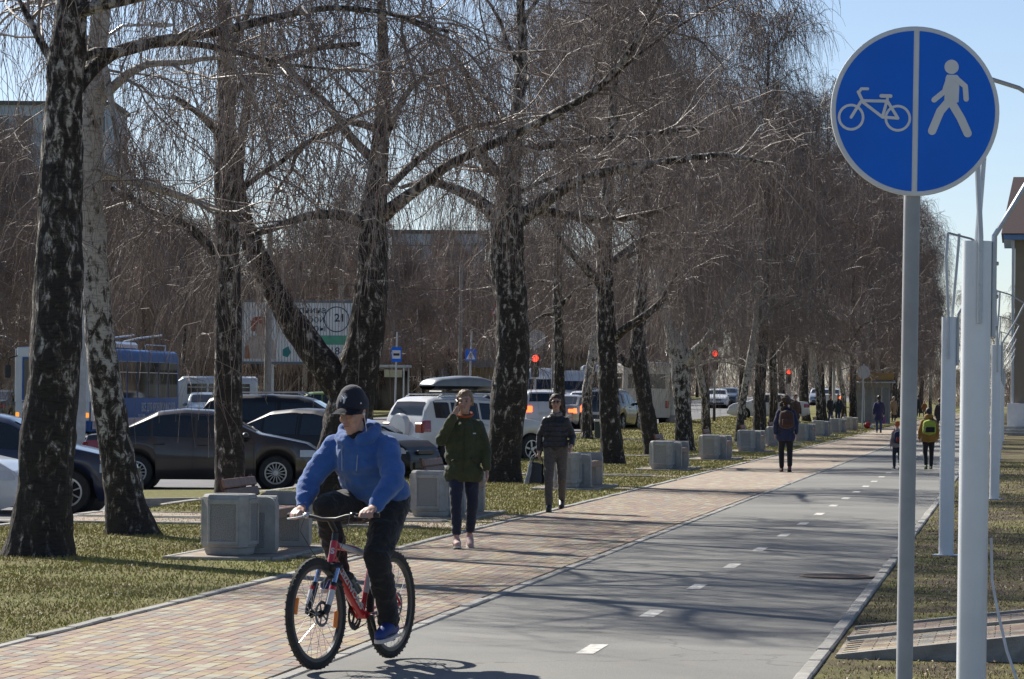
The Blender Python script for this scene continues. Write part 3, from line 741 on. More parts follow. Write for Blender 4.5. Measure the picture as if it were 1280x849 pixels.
row_tree('forked birch behind the cyclist, one limb leaning far left', 4,
         [(418, 634, 74), (425, 580, 62), (436, 520, 58), (447, 470, 52), (460, 410, 45), (467, 330, 38), (466, 280, 35), (474, 200, 24), (481, 100, 16), (476, 0, 11)],
         [[(432, 500, 40), (415, 470, 40), (390, 437, 37), (362, 398, 33, .1), (338, 355, 31, .2), (318, 315, 28, .2), (304, 275, 22, .3), (296, 220, 16, .4), (305, 150, 12, .4), (318, 80, 8, .5)],
          [(467, 285, 16), (430, 268, 13, -.2), (385, 268, 11, -.4), (345, 285, 9, -.6), (310, 296, 6, -.8)],
          [(470, 275, 20), (510, 245, 15, -.3), (560, 205, 13, -.6), (620, 178, 12, -.8), (678, 151, 11, -1), (748, 113, 9, -1.3), (790, 62, 7, -1.5), (824, 2, 5, -1.6), (840, -50, 3, -1.8)],
          [(748, 113, 5, -1.3), (800, 66, 4, -1.4), (860, 25, 3, -1.5), (915, -5, 2, -1.5)],
          [(474, 205, 14), (440, 175, 11, .3), (410, 130, 9, .5), (370, 95, 7, .7), (330, 60, 5, .9)],
          [(470, 250, 12), (520, 200, 10, .6), (575, 160, 8, 1), (640, 150, 5, 1.3)]], h0=4.4, NL=15)
row_tree('stout dark birch with spreading limbs behind the woman in green', 5,
         [(627, 603, 46), (631, 560, 42), (636, 500, 47), (641, 440, 42), (640, 390, 40), (634, 330, 42), (634, 280, 40), (637, 215, 27), (647, 140, 18), (654, 60, 13), (650, 0, 10)],
         [[(630, 285, 20), (612, 262, 18, .2), (590, 245, 15, .3), (560, 232, 12, .5), (530, 225, 8, .7), (500, 235, 5, .9)],
          [(648, 275, 22), (680, 252, 17, -.2), (715, 228, 14, -.4), (765, 212, 12, -.7), (835, 202, 10, -1), (905, 192, 7, -1.4), (960, 205, 4, -1.8)],
          [(645, 262, 12), (690, 265, 12, .4), (740, 275, 10, .8), (800, 272, 8, 1.2), (850, 255, 5, 1.4)],
          [(640, 235, 16), (600, 195, 14, .3), (570, 150, 10, .6), (550, 90, 7, .8)],
          [(642, 190, 14), (690, 180, 12, .4), (750, 175, 10, .8), (830, 165, 8, 1), (880, 160, 5, 1.2)]], h0=4.6, NL=15)
row_tree('dark straight birch with a pale broken fork, right of the woman in black', 6,
         [(766, 580, 30), (763, 530, 26), (760, 470, 25), (757, 400, 24), (756, 345, 23), (756, 300, 18), (760, 230, 15), (765, 150, 12), (768, 60, 9)],
         [[(752, 355, 14), (738, 342, 12, -.2), (722, 325, 9, -.4), (700, 300, 7, -.6), (680, 270, 4, -.8)], [(766, 425, 12), (785, 408, 11, -.3), (806, 396, 10, -.5), (830, 375, 7, -.7), (850, 330, 5, -1)],
          [(760, 330, 10), (800, 300, 8, .5), (850, 290, 6, 1), (900, 300, 4, 1.2)]], h0=4.2, NL=16, n2=10, n4=6, twl=1.25)
row_tree('birch leaning left with a hollow curve, behind the fourth grey bin', 7,
         [(818, 569, 22), (811, 530, 21), (803, 485, 20), (797, 440, 21), (800, 390, 16), (803, 330, 14), (806, 260, 12), (812, 180, 9)],
         [[(798, 450, 13), (782, 458, 10, .3), (770, 440, 8, .5), (762, 400, 5, .7)]], h0=4.6, NL=16, n2=10, n4=6, twl=1.25, sides=16)
row_tree('broad dark birch splitting into two pale limbs, behind the fifth grey bin', 8,
         [(856, 564, 24), (854, 520, 21), (851, 470, 23), (848, 440, 24), (836, 405, 14), (826, 360, 11), (820, 300, 9), (822, 220, 7)],
         [[(852, 460, 14), (868, 440, 12, -.3), (884, 425, 10, -.5), (905, 385, 8, -.8), (930, 340, 5, -1)], [(850, 450, 13), (858, 405, 11, .3), (862, 350, 9, .4), (866, 270, 6, .6)]], bark=BARK_W, h0=5.0, NL=14, n2=10, n4=6, twl=1.25, sides=16)

# --- kinds copied along the row and behind the road
def proto(seed, H, r, lean, **kw):
    rg = random.Random(seed); pts, rad = [], []; x = y = 0.0
    for i in range(9):
        t = i / 8; pts.append(Vector((x, y, -0.08 + H * t))); rad.append(max(0.012, r * (1 - t) ** 0.75))
        x += lean * H / 8 * (1 - t) + rg.uniform(-.12, .12); y += rg.uniform(-.12, .12)
    return tree_meshes(seed, pts, rad, (), H=H, **kw)
near_k = [proto(21, 14.5, 0.23, 0.05, bark=BARK, sides=16, NL=20, h0=3.0, n2=9, n3=5, n4=5, twl=1.3, tw=0.0055), proto(22, 13.5, 0.19, -0.14, bark=BARK_W, sides=16, NL=18, h0=2.8, n2=9, n3=5, n4=5, twl=1.3, tw=0.0055), proto(23, 15.5, 0.26, 0.0, bark=BARK, sides=16, NL=22, h0=2.8, n2=9, n3=5, n4=5, twl=1.3, tw=0.0055)]
far_k = [proto(31, 15, 0.22, 0.02, bark=LIMB, sides=8, NL=20, h0=2.4, n2=8, n3=5, n4=4, tw=0.011, twl=1.3, twig=TWIG_F), proto(32, 13, 0.2, 0.06, bark=LIMB, sides=8, NL=18, h0=2.2, n2=8, n3=5, n4=4, tw=0.011, twl=1.4, twig=TWIG_F), proto(33, 17, 0.26, -0.03, bark=BARK_W, sides=8, NL=22, h0=2.8, n2=8, n3=5, n4=4, tw=0.011, twl=1.3, twig=TWIG_F)]
def place(kinds, k, loc, rz, sc, label, group, name):
    t = thing(name, label, 'tree', loc, rz, group, sc)
    link(bpy.data.objects.new('trunk', kinds[k][0]), t); link(bpy.data.objects.new('crown', kinds[k][1]), t); return t
for px, py, k, rz, sc, lab in [(884, 550, 1, 0.2, 0.85, 'slim white birch leaning left, just right of the broad split birch'),
                               (923, 553, 1, 2.8, 0.8, 'slender pale birch right beside the sixth grey bin'),
                               (950, 548, 2, 1.0, 1.0, 'very dark thick birch left of the curly-haired woman'),
                               (966, 543, 0, 4.0, 0.9, 'dark birch partly behind the thick birch left of the curly-haired woman'),
                               (1008, 531, 2, 2.2, 0.95, 'broad pale-flecked birch just right of the curly-haired woman')]:
    g = G(px, py); place(near_k, k, (g.x, g.y, verge_z(*to_ps(g)) - 0.02), rz, sc, lab, 'birch trees in the row along the footway', 'birch_tree')
rr = random.Random(4)
s = 178.0; i = 0
while s < 340:
    p = -9.7 + rr.uniform(-0.8, 0.8); g = P(p, s); i += 1
    place(near_k, i % 3, (g.x, g.y, verge_z(p, s) - 0.02), rr.uniform(0, 6), rr.uniform(0.9, 1.1), 'bare birch in the distant run of the row along the footway', 'distant birches of the footway row', 'birch_tree')
    s += rr.uniform(7, 12)
for kk, (s, p) in enumerate(((104, -13.8), (117, -14.6), (139, -13.5), (158, -14.2), (181, -14.4), (203, -13.8), (230, -14.2), (262, -14))):
    g = P(p, s); place(near_k, rr.randrange(3), (g.x, g.y, verge_z(p, s) - .02), rr.uniform(0, 6), rr.uniform(.85, 1.05), f'bare birch on the road side of the lawn, {["nearest", "second", "third", "fourth", "fifth", "sixth", "seventh", "farthest"][kk]} of its line', 'birches by the road kerb', 'birch_tree')
nb = 0
for p0, s0_, s1_, st in ((-37.5, 70, 420, 8.0), (-44, 84, 420, 8.5), (-52, 95, 420, 9.0), (-62, 120, 460, 11.0), (-76, 150, 460, 13.0)):
    s = s0_
    while s < s1_:
        p = p0 + rr.uniform(-2, 2); g = P(p, s); u = 640 + F_PX * g.x / g.y
        if -90 < u < 1240 and not (285 < u < 470 and g.y < 184) and not (470 < u < 700 and g.y < 160):
            place(far_k, rr.randrange(3), (g.x, g.y, road_z(min(g.y, 400)) + 0.05), rr.uniform(0, 6), rr.uniform(0.5, 0.78) * (1.15 if u > 620 else 1.0), 'bare grey-brown tree in the wood beyond the far side of the road', 'trees beyond the road', 'bare_tree'); nb += 1
        s += st * rr.uniform(0.75, 1.25)
for px, Y in ((-20, 165), (25, 185), (70, 210), (110, 190), (150, 230), (190, 215), (225, 245), (-5, 250), (50, 270), (130, 265)):
    g = AT(px, 480, Y); place(far_k, rr.randrange(3), (g.x, g.y, road_z(Y) + .05), rr.uniform(0, 6), rr.uniform(.8, 1.0), 'tall bare tree before the blue-grey apartment block', 'tall trees before the apartment block', 'bare_tree')
for s, p in ((190, 4.5), (214, 3.2), (243, 5.5), (270, 2.6), (300, 5), (330, 0.5), (345, -4), (352, 6), (360, -9), (372, 1), (388, 9)):
    g = P(p, s); place(far_k, rr.randrange(3), (g.x, g.y, -.02), rr.uniform(0, 6), rr.uniform(.6, .85), 'bare tree beside the far end of the path on the right', 'far trees right of the path', 'bare_tree')

# woods closing the view at the end of the path and an understorey beyond the road
for p0, s in ((-70, 440), (-58, 452), (-47, 438), (-36, 460), (-27, 445), (-19, 466), (-12, 440), (-5, 455), (3, 442), (11, 462), (19, 444), (28, 458), (37, 446), (48, 460), (60, 450), (72, 462), (86, 455)):
    g = P(p0, s); place(far_k, rr.randrange(3), (g.x, g.y, 0.3), rr.uniform(0, 6), rr.uniform(.55, .75), 'bare tree in the distant wood where the path ends', 'distant wood trees', 'bare_tree')
def thicket(name, label, n, p0, p1, s0, s1, h0, h1, r, zf):
    pr = rng.uniform(p0, p1, n); s = rng.uniform(s0, s1, n); x = pr * CT + s * ST; y = -pr * ST + s * CT
    z = np.array([zf(v) for v in y]); st = np.stack([x, y, z], 1); d = rng.normal(0, .35, (n, 3)); d[:, 2] = 1
    S = strands(st, d, rng.uniform(h0, h1, n), 6, -0.02, .18, rng)
    V, Fc = tubes(S, np.linspace(r, r * .35, 6)[None] * rng.uniform(.6, 1.3, (n, 1)), 3)
    tag(mesh_obj(name, np_mesh(name, V, Fc), TWIG_F), label, 'shrubs', kind='stuff')
thicket('distant_thicket', 'grey-brown thicket closing the view at the end of the path', 9000, -90, 110, 436, 500, 3, 9, .035, lambda y: .3)
thicket('roadside_thicket', 'bare grey-brown shrubs under the trees beyond the road', 12000, -72, -40, 110, 420, 1.5, 4.5, .014, lambda y: road_z(min(y, 400)))
# ================================================================== STREET FURNITURE
WOOD = mat('bench_wood', (0.20, 0.115, 0.085), 0.6, col2=(0.13, 0.07, 0.052), scale=14, vary=0.15, bump=0.15, bscale=60)
DKRED = mat('dark_red_paint', (0.09, 0.028, 0.024), 0.5, col2=(0.06, 0.02, 0.018), scale=10)
PEBBLE = mat('pebbledash', (0.42, 0.42, 0.41), 0.9, col2=(0.19, 0.19, 0.185), scale=130, detail=3, bump=1.0, bscale=130, contrast=(0.38, 0.6))
def rounded_slab():
    """end slab of the bench: profile across (y), rounded over the top, thickness along x"""
    b = B(); w, h, r = 0.56, 0.58, 0.09
    prof = [(-w / 2 + 0.02, 0.0), (-w / 2, 0.05), (-w / 2, h - r)] + [(-w / 2 + r - r * math.cos(a), h - r + r * math.sin(a)) for a in np.linspace(0.3, math.pi / 2, 5)] + \
           [(w / 2 - r + r * math.sin(a), h - r + r * math.cos(a)) for a in np.linspace(0, math.pi / 2, 6)] + [(w / 2, 0.05), (w / 2 - 0.02, 0.0)]
    b.prism([(-0.09, y, z) for y, z in prof], (1, 0, 0), 0.18)
    bmesh.ops.bevel(b.bm, geom=[e for e in b.bm.edges], offset=0.012, segments=2, affect='EDGES') if False else None
    return b
def make_bench():
    t = thing('park_bench', 'x', 'bench')
    for sx in (-0.85, 0.85):
        b = rounded_slab(); o = b.obj('end_slab', CONC, t); o.location = (sx, 0, 0)
        # recessed stripe panel proud of the outer faces
        for q in (-1, 1):
            bb = B(); bb.box((q * 0.094, -0.02, 0.24), (0.012, 0.30, 0.36), bev=0.004); bb.obj('panel', PEBBLE, o)
            bb = B(); bb.tube([(q * 0.03, -0.27, 0.535), (q * 0.03, 0.22, 0.535)], 0.058, 10); bb.obj('armrest', CONC, o) if q == 1 else bb.bm.free()
    for i in range(4):
        b = B(); b.box((0, -0.20 + i * 0.115, 0.435), (1.54, 0.10, 0.035), bev=0.006); b.obj('seat_slat', WOOD, t)
    b = B(); b.box((0, -0.262, 0.40), (1.54, 0.03, 0.10), bev=0.006); b.obj('seat_slat', WOOD, t)
    for i in range(2):
        b = B(); b.box((0, 0.285 + i * 0.035, 0.60 + i * 0.105), (1.50, 0.032, 0.095), (-0.3, 0, 0), bev=0.006); b.obj('back_slat', WOOD, t)
    for sx in (-0.72, 0.72):
        b = B(); b.tube([(sx, 0.20, 0.40), (sx, 0.30, 0.56), (sx, 0.365, 0.77)], 0.02, 6); b.obj('bracket', DKRED, t)
    return t
def make_bin():
    t = thing('litter_bin', 'x', 'bin')
    w, h, ch = 0.24, 0.62, 0.075
    def octo(r, c): return [(-r, -r + c), (-r + c, -r), (r - c, -r), (r, -r + c), (r, r - c), (r - c, r), (-r + c, r), (-r, r - c)]
    b = B(); rings = []
    for r, c, z in ((0.205, .07, 0.0), (0.215, .07, 0.02), (0.225, 0.07, 0.07), (w, ch, 0.085), (w, ch, h - 0.03), (w - 0.012, ch, h - 0.006), (w - 0.03, ch - .01, h), (w - 0.06, ch - .02, h - 0.004), (w - 0.065, ch - .02, 0.25)):
        rings.append([b.bm.verts.new((x, y, z)) for x, y in octo(r, c)])
    for i in range(len(rings) - 1):
        for j in range(8): b.bm.faces.new((rings[i][j], rings[i][(j + 1) % 8], rings[i + 1][(j + 1) % 8], rings[i + 1][j]))
    b.bm.faces.new(rings[0][::-1]); b.bm.faces.new(rings[-1])
    b.obj('body', CONC, t)
    for k in range(4):
        R = Matrix.Rotation(k * math.pi / 2, 3, 'Z')
        fr = B()
        for (cx, cz, sx, sz) in ((0, 0.125, 0.33, 0.04), (0, 0.545, 0.33, 0.05), (-0.150, 0.335, 0.03, 0.38), (0.150, 0.335, 0.03, 0.38)):
            fr.box(R @ Vector((cx, -w - 0.004, cz)), (sx, 0.034, sz), R, bev=0.005)
        fr.obj('frame', CONC, t)
        bb = B(); bb.box(R @ Vector((0, -w + 0.000, 0.335)), (0.27, 0.012, 0.38), R); bb.obj('panel', PEBBLE, t)
    return t
bench0, bin0 = make_bench(), make_bin()
# far ends of the pads found from the photographed bases of the bins
spots = [(281, 698), (535, 649), (705, 612), (826, 588), (886, 575.5), (932, 565.5), (967, 558.5), (1001, 552), (1022, 546), (1044, 541.5), (1059, 538.5)]
words = ['nearest', 'second nearest', 'third', 'fourth', 'fifth', 'sixth', 'seventh', 'eighth', 'ninth', 'tenth', 'farthest']
hints = ['beside the cyclist', 'by the woman in green', 'behind the woman in the dark jacket', 'before the tree leaning left', 'before the broad split birch', 'on the lawn', 'on the lawn', 'hidden by the curly-haired woman', 'past the curly-haired woman', 'on the lawn', 'by the kiosk']
for i, (px, py) in enumerate(spots):
    g = G(px, py); p, s = to_ps(g)
    s += 0.22
    bi = bin0 if i == 0 else copy_tree(bin0)
    bi.location = P(p, s, 0.03); bi.rotation_euler = (0, 0, -TH + 0.03 * random.uniform(-1, 1) - 0.05)
    tag(bi, f'grey pebbled concrete litter bin, {words[i]} in the row, {hints[i]}', 'bin', 'concrete litter bins along the footway')
    be = bench0 if i == 0 else copy_tree(bench0)
    be.location = P(p + 0.12, s + 1.27, 0.03); be.rotation_euler = (0, 0, math.pi / 2 - TH)
    tag(be, f'wooden-slatted bench with concrete ends, {words[i]} in the row, {hints[i]}', 'bench', 'benches along the footway')
    # paved pad
    b = B(); c = P(p + 0.05, s + 0.95)
    b.box((c.x, c.y, -0.05), (1.05, 3.1, 0.155), (0, 0, -TH)); pad = tag(b.obj('bench_pad', PBED), kind='structure')
    for q in (-1, 1):
        bb = B(); c2 = P(p + 0.05 + q * 0.56, s + 0.95); bb.box((c2.x, c2.y, -0.045), (0.07, 3.2, 0.16), (0, 0, -TH), bev=.008); bb.obj('edging', KERB, pad)
        bb = B(); c2 = P(p + 0.05, s + 0.95 + q * 1.585); bb.box((c2.x, c2.y, -0.045), (1.04, 0.07, 0.16), (0, 0, -TH), bev=.008); bb.obj('edging', KERB, pad)
    b = B(); pa = P_LEFT - 0.06; 
    c3 = P((p + 0.64 + pa) / 2, s + 0.9)
    if pa - (p + .64) > 0.1:
        b.box((c3.x, c3.y, -0.06), (pa - (p + 0.64), 1.3, 0.15), (0, 0, -TH)); b.obj('paved_link', PBED, pad)

# ---- the big round sign
SBLUE = mat('sign_blue', (0.004, 0.17, 0.80), 0.45, col2=(0.004, 0.15, 0.74), scale=3, spec=0.25, dirt=0.06)
SWHITE = mat('sign_white', (0.78, 0.78, 0.78), 0.4, col2=(0.70, 0.70, 0.70), scale=4)
SBACK = mat('sign_back', (0.45, 0.46, 0.47), 0.5, 0.3, scale=4)
def disc(b, r, y, n=64, th=0.003, c=(0, 0)):
    b.prism([(c[0] + r * math.cos(2 * math.pi * i / n), y, c[1] + r * math.sin(2 * math.pi * i / n)) for i in range(n)], (0, -1, 0), th)
def ring_xz(b, c, r, w, y, th=0.002, n=36):
    ro, ri = r + w / 2, r - w / 2; o = []
    for i in range(n):
        a = 2 * math.pi * i / n; ca, sa = math.cos(a), math.sin(a)
        o.append([b.bm.verts.new((c[0] + q * ca, yy, c[1] + q * sa)) for q, yy in ((ro, y), (ri, y), (ri, y - th), (ro, y - th))])
    for i in range(n):
        A, C = o[i], o[(i + 1) % n]
        for k in range(4): b.bm.faces.new((A[k], A[(k + 1) % 4], C[(k + 1) % 4], C[k]))
BARN = [0]
def bar_xz(b, a, c, w, y, th=0.002, rnd=True):
    BARN[0] += 1; y = y - 0.00025 * (1 + BARN[0] % 9)
    a, c = Vector((a[0], 0, a[1])), Vector((c[0], 0, c[1])); d = (c - a).normalized(); n = Vector((-d.z, 0, d.x)) * (w / 2)
    pts = [a + n, a - n]
    if rnd: pts += [a * 1 + (-n) * math.cos(t) - d * (w / 2) * math.sin(t) for t in ()]
    poly = []
    for cpt, sgn in ((a, -1), (c, 1)):
        for t in np.linspace(-math.pi / 2, math.pi / 2, 7 if rnd else 2):
            poly.append(cpt + d * sgn * (w / 2) * math.cos(t) * (1 if rnd else 0) + n * math.sin(t) * (1 if sgn > 0 else -1) * -1)
    b.prism([(q.x, y, q.z) for q in poly], (0, -1, 0), th)
def poly_xz(b, pts, y, th=0.002): b.prism([(q[0], y, q[1]) for q in pts], (0, -1, 0), th)
SY = 14.1
sc_ = AT(1145, 138.5, SY); R_S = 106.5 * SY / F_PX; U = SY / F_PX      # metres per pixel
t = thing('round_sign', 'big blue round sign with white bicycle and walking figure on a grey post', 'sign', (sc_.x - 0.012, sc_.y + 0.03, 0), 0.0)
zc = sc_.z; LEAN = math.radians(0.5)
b = B(); b.tube([(-0.020, 0.035, -0.3), (0.005, 0.035, 2.45), (0.013, 0.035, zc + 0.2)], 0.034, 20); b.obj('post', mat('post_paint', (0.40, 0.41, 0.42), 0.55, col2=(0.33, 0.34, 0.345), scale=5, dirt=0.3), t, smooth=True)
Mp = Matrix.Translation((0.012, 0, zc)) @ Matrix.Rotation(LEAN, 4, 'Y') @ Matrix.Rotation(0.06, 4, 'Z')
def sign_part(fn, name, m, parent):
    b = B(); fn(b); bmesh.ops.transform(b.bm, matrix=Mp, verts=b.bm.verts[:]); return b.obj(name, m, parent)
plate = sign_part(lambda b: b.lathe([(R_S - 0.004, 0.014), (R_S, 0.006), (R_S, -0.006), (R_S - 0.004, -0.009), (0.001, -0.009)], axis='Y', n=72), 'plate', SWHITE, t)
def halves(b):
    r = R_S * 0.945
    for s_ in (-1, 1):
        a0 = math.asin(3.6 * U / r); th = np.linspace(a0, math.pi - a0, 48)
        b.prism([(s_ * r * math.sin(q), -0.0095, r * math.cos(q)) for q in th], (0, -1, 0), 0.002)
sign_part(halves, 'blue_field', SBLUE, plate)
def px2(x, y): return ((x - 1145) * U, (138.5 - y) * U)
def bike_pict(b):
    y = -0.0120; w = 3.6 * U
    ring_xz(b, px2(1063.5, 148), 15.2 * U, 3.2 * U, y); ring_xz(b, px2(1122.5, 148), 15.2 * U, 3.2 * U, y)
    for a, c in (((1063.5, 148), (1077, 126)), ((1077, 126), (1072, 116)), ((1077, 128), (1103, 147)), ((1077, 127), (1109, 127)), ((1103, 147), (1109, 124)), ((1103, 147), (1122.5, 148)), ((1109, 127), (1122.5, 148))):
        bar_xz(b, px2(*a), px2(*c), w * 1.05, y)
    bar_xz(b, px2(1101, 120.5), px2(1113, 120.5), 4.6 * U, y); bar_xz(b, px2(1072.5, 117), px2(1076, 112), w, y); bar_xz(b, px2(1076, 112), px2(1084, 112), w, y)
sign_part(bike_pict, 'bicycle_symbol', SWHITE, plate)
def man_pict(b):
    y = -0.0120
    disc(b, 9.0 * U, y, 28, 0.002, px2(1189.5, 82))
    poly_xz(b, [px2(*q) for q in ((1184, 92), (1197, 92), (1200, 96), (1199, 126), (1183, 133), (1181, 124), (1182, 96))][::-1], y)
    for pts in (((1186, 126), (1176, 138), (1166, 163)), ((1192, 130), (1202, 146), (1211, 165))):
        for a, c in zip(pts[:-1], pts[1:]): bar_xz(b, px2(*a), px2(*c), 10.4 * U, y)
    for a, c in (((1196, 97), (1207, 106)), ((1207, 106), (1208.5, 122)), ((1185, 100), (1181, 113)), ((1181, 113), (1168, 124))): bar_xz(b, px2(*a), px2(*c), 6.8 * U, y)
sign_part(man_pict, 'walking_figure_symbol', SWHITE, plate)
for dz in (-0.12, 0.14):
    b = B(); b.box((0.012, 0.032, zc + dz), (0.10, 0.075, 0.03), bev=0.004); b.obj('clamp', STEEL, t)

# ---- banner posts with splayed brackets, right of the path
POSTW = mat('banner_post_paint', (0.74, 0.77, 0.80), 0.28, 0.1, col2=(0.68, 0.71, 0.74), scale=3, spec=0.5)
def make_post():
    t = thing('banner_post', 'x', 'post'); h = 2.56
    b = B(); w, d = 0.080, 0.070     # rounded flat section
    sec = [(w * math.copysign(abs(math.cos(a)) ** 0.85, math.cos(a)), d * math.copysign(abs(math.sin(a)) ** 0.85, math.sin(a))) for a in np.linspace(0, 2 * math.pi, 28, endpoint=False)]
    b.prism([(x, y, 0.0) for x, y in sec], (0, 0, 1), h); o = b.obj('shaft', POSTW, t, smooth=True, ang=50)
    b = B(); b.box((0, 0, 0.008), (0.27, 0.2, 0.016), bev=0.003); b.obj('base_plate', STEEL, t)
    for pts in ([(0.0, -0.082, h - 0.45), (0.0, -0.082, h + 0.02), (-0.035, -0.075, h + 0.62), (-0.02, -0.05, h + 0.9)],
                [(0.02, 0.082, h - 0.4), (0.02, 0.082, h), (0.06, 0.10, h + 0.55), (0.08, 0.12, h + 0.9)],
                [(0.096, 0.0, h - 0.52), (0.096, 0.0, h + 0.03), (0.20, 0.0, h + 0.20), (0.33, 0.0, h + 0.42), (0.47, 0.0, h + 0.70)]):
        b = B(); b.tube(pts, 0.0155, 8); ob = b.obj('bracket', STEEL, t, smooth=True)
        for q in (0.05, 0.22, 0.4):
            bb = B(); p0 = Vector(pts[0]); dd = Vector((0, -1 if p0.y < 0 else 1, 0)) if abs(p0.y) > 0.03 else Vector((1, 0, 0))
            c = p0 + Vector((0, 0, q)); bb.tube([c + dd * 0.008, c + dd * 0.024], 0.011, 6); bb.obj('bolt', STEEL, ob)
    b = B(); b.tube([(-0.02, -0.05, h + 0.9), (0.22, 0.0, h + 0.84), (0.47, 0.0, h + 0.70)], 0.012, 6); b.obj('cross_rod', STEEL, t)
    return t
post0 = make_post(); k = 0
pl = []
a1 = AT(1216, 500, 18.7); pl.append((a1.x, a1.y, 'nearest pale grey banner post with three splayed brackets, right of the round sign'))
g2 = G(1182.5, 695); pl.append((g2.x, g2.y, 'second pale grey banner post, between the round sign and the nearest post'))
for i, z in enumerate((57, 75, 93, 111, 129)):
    a = AT(1243.5 + i * 2.2, 520, z); pl.append((a.x, a.y, ['third', 'fourth', 'fifth', 'sixth', 'seventh'][i] + ' pale grey banner post, seen in line just right of the nearest one'))
for i, (x, y, lab) in enumerate(pl):
    o = post0 if i == 0 else copy_tree(post0)
    o.location = (x, y, 0.0); o.rotation_euler = (0, math.radians(0.4), 0.10 if i != 1 else -0.25); tag(o, lab, 'post', 'banner posts right of the path')
# loose white cable at the foot of the nearest post
b = B(); c0 = Vector(pl[0][:2] + (0,))
b.tube([c0 + Vector(q) for q in ((0.10, -0.03, 0.95), (0.104, -0.05, 0.72), (0.13, -0.1, 0.55), (0.17, -0.16, 0.35), (0.24, -0.25, 0.12), (0.33, -0.3, 0.012))], 0.008, 6)
tag(b.obj('cable', mat('white_cable', (0.7, 0.7, 0.7), 0.5), None, smooth=True), 'white cable hanging loose from the nearest banner post', 'cable')

def post(b, x, y, z0, z1, r0, r1, lean=0.0, n=10):
    b.tube([(x, y, z0), (x + lean * (z1 - z0), y, z1)], [r0, r1], n)
def plate_sign(name, label, px, ytop, ybot, wpx, Y, ypost_top, ypost_bot, draw, shape='rect', parts_mat=SBLUE, lean=0.02, ang=0.0, zb=None):
    c = AT(px, (ytop + ybot) / 2, Y); u = Y / F_PX
    z0 = road_z(Y) if zb is None else zb; t = thing(name, label, 'sign', (c.x, c.y, z0), ang)
    zt = AT(px, ypost_top, Y).z - z0; b = B(); post(b, -lean * (c.z - z0), 0.05, -0.2, zt, 0.045, 0.04, lean); b.obj('post', GREYPAINT, t)
    w, h = wpx * u, (ybot - ytop) * u; zc_ = c.z - z0
    b = B()
    if shape == 'rect': b.box((0, 0, zc_), (w, 0.02, h), bev=0.004)
    elif shape == 'round': b.lathe([(w / 2, 0.01), (w / 2, -0.01), (0.001, -0.01)], (0, 0, zc_), 'Y', 28)
    elif shape == 'tri': b.prism([(-w / 2, 0.01, zc_ - h / 2), (w / 2, 0.01, zc_ - h / 2), (0, 0.01, zc_ + h / 2)], (0, -1, 0), 0.02)
    pl_ = b.obj('plate', parts_mat, t)
    draw(pl_, w, h, zc_); return t
def crossing(pl_, w, h, z):
    b = B(); poly_xz(b, [(-w * .42, z - h * .38), (w * .42, z - h * .38), (0, z + h * .40)], -0.011); b.obj('white_triangle', SWHITE, pl_)
    b = B(); disc(b, w * .055, -0.0135, 12, 0.002, (0.0, z + h * .12))
    for a, c in (((0, .04), (0, -.12)), ((0, -.12), (-.1, -.32)), ((0, -.12), (.1, -.32)), ((0, .02), (-.12, -.08)), ((0, .02), (.12, -.08))): bar_xz(b, (a[0] * w, z + a[1] * h), (c[0] * w, z + c[1] * h), w * .055, -0.0135)
    b.obj('walking_figure', BLACKP, pl_)
plate_sign('crossing_sign', 'blue square pedestrian crossing sign with white triangle, above the traffic', 588.5, 436.5, 451, 14, 150, 414, 500, crossing)
def busstop(pl_, w, h, z):
    b = B(); b.box((0, -0.012, z), (w * .82, 0.006, h * .56)); o = b.obj('white_panel', SWHITE, pl_)
    b = B(); b.box((0, -0.017, z), (w * .62, 0.006, h * .16), bev=0.002); b.obj('bus_symbol', BLACKP, pl_)
plate_sign('bus_stop_sign', 'blue and white bus stop sign with black bus symbol', 495.5, 434, 452.5, 12.5, 165, 415, 500, busstop)
REDP = mat('sign_red', (0.5, 0.03, 0.02), 0.4, scale=3)
def warn(pl_, w, h, z):
    b = B(); poly_xz(b, [(-w * .33, z - h * .40), (w * .33, z - h * .40), (0, z + h * .27)], -0.011); b.obj('white_field', SWHITE, pl_)
plate_sign('warning_sign', 'red bordered triangular warning sign partly behind the stout birch', 622, 376, 394, 19, 150, 372, 500, warn, 'tri', REDP)
plate_sign('round_sign', 'grey back of a round sign on a thin pole left of the kiosk', 1079.5, 457, 473.5, 16.5, 176, 455, 535, lambda *a: None, 'round', SBACK, zb=0.0)
def bikes(pl_, w, h, z):
    b = B(); disc(b, w * .43, -0.011, 28, 0.002, (0, z)); o = b.obj('blue_field', SBLUE, pl_)
    b = B(); bar_xz(b, (-.02 * w, z - .4 * h), (.02 * w, z + .4 * h), .05 * w, -0.0145)
    ring_xz(b, (-.27 * w, z), .07 * w, .04 * w, -0.0145); ring_xz(b, (-.1 * w, z), .07 * w, .04 * w, -0.0145); b.obj('white_symbol', SWHITE, o)
    b = B(); bar_xz(b, (-.3 * w, z + .3 * h), (.3 * w, z - .3 * h), .10 * w, -0.018); b.obj('red_bar', REDP, o)
plate_sign('round_sign', 'small far blue and red round path sign behind the line of banner posts', 1250.5, 464, 482, 14.5, 150, 462, 540, bikes, 'round', SWHITE, lean=0.0, zb=0.0)

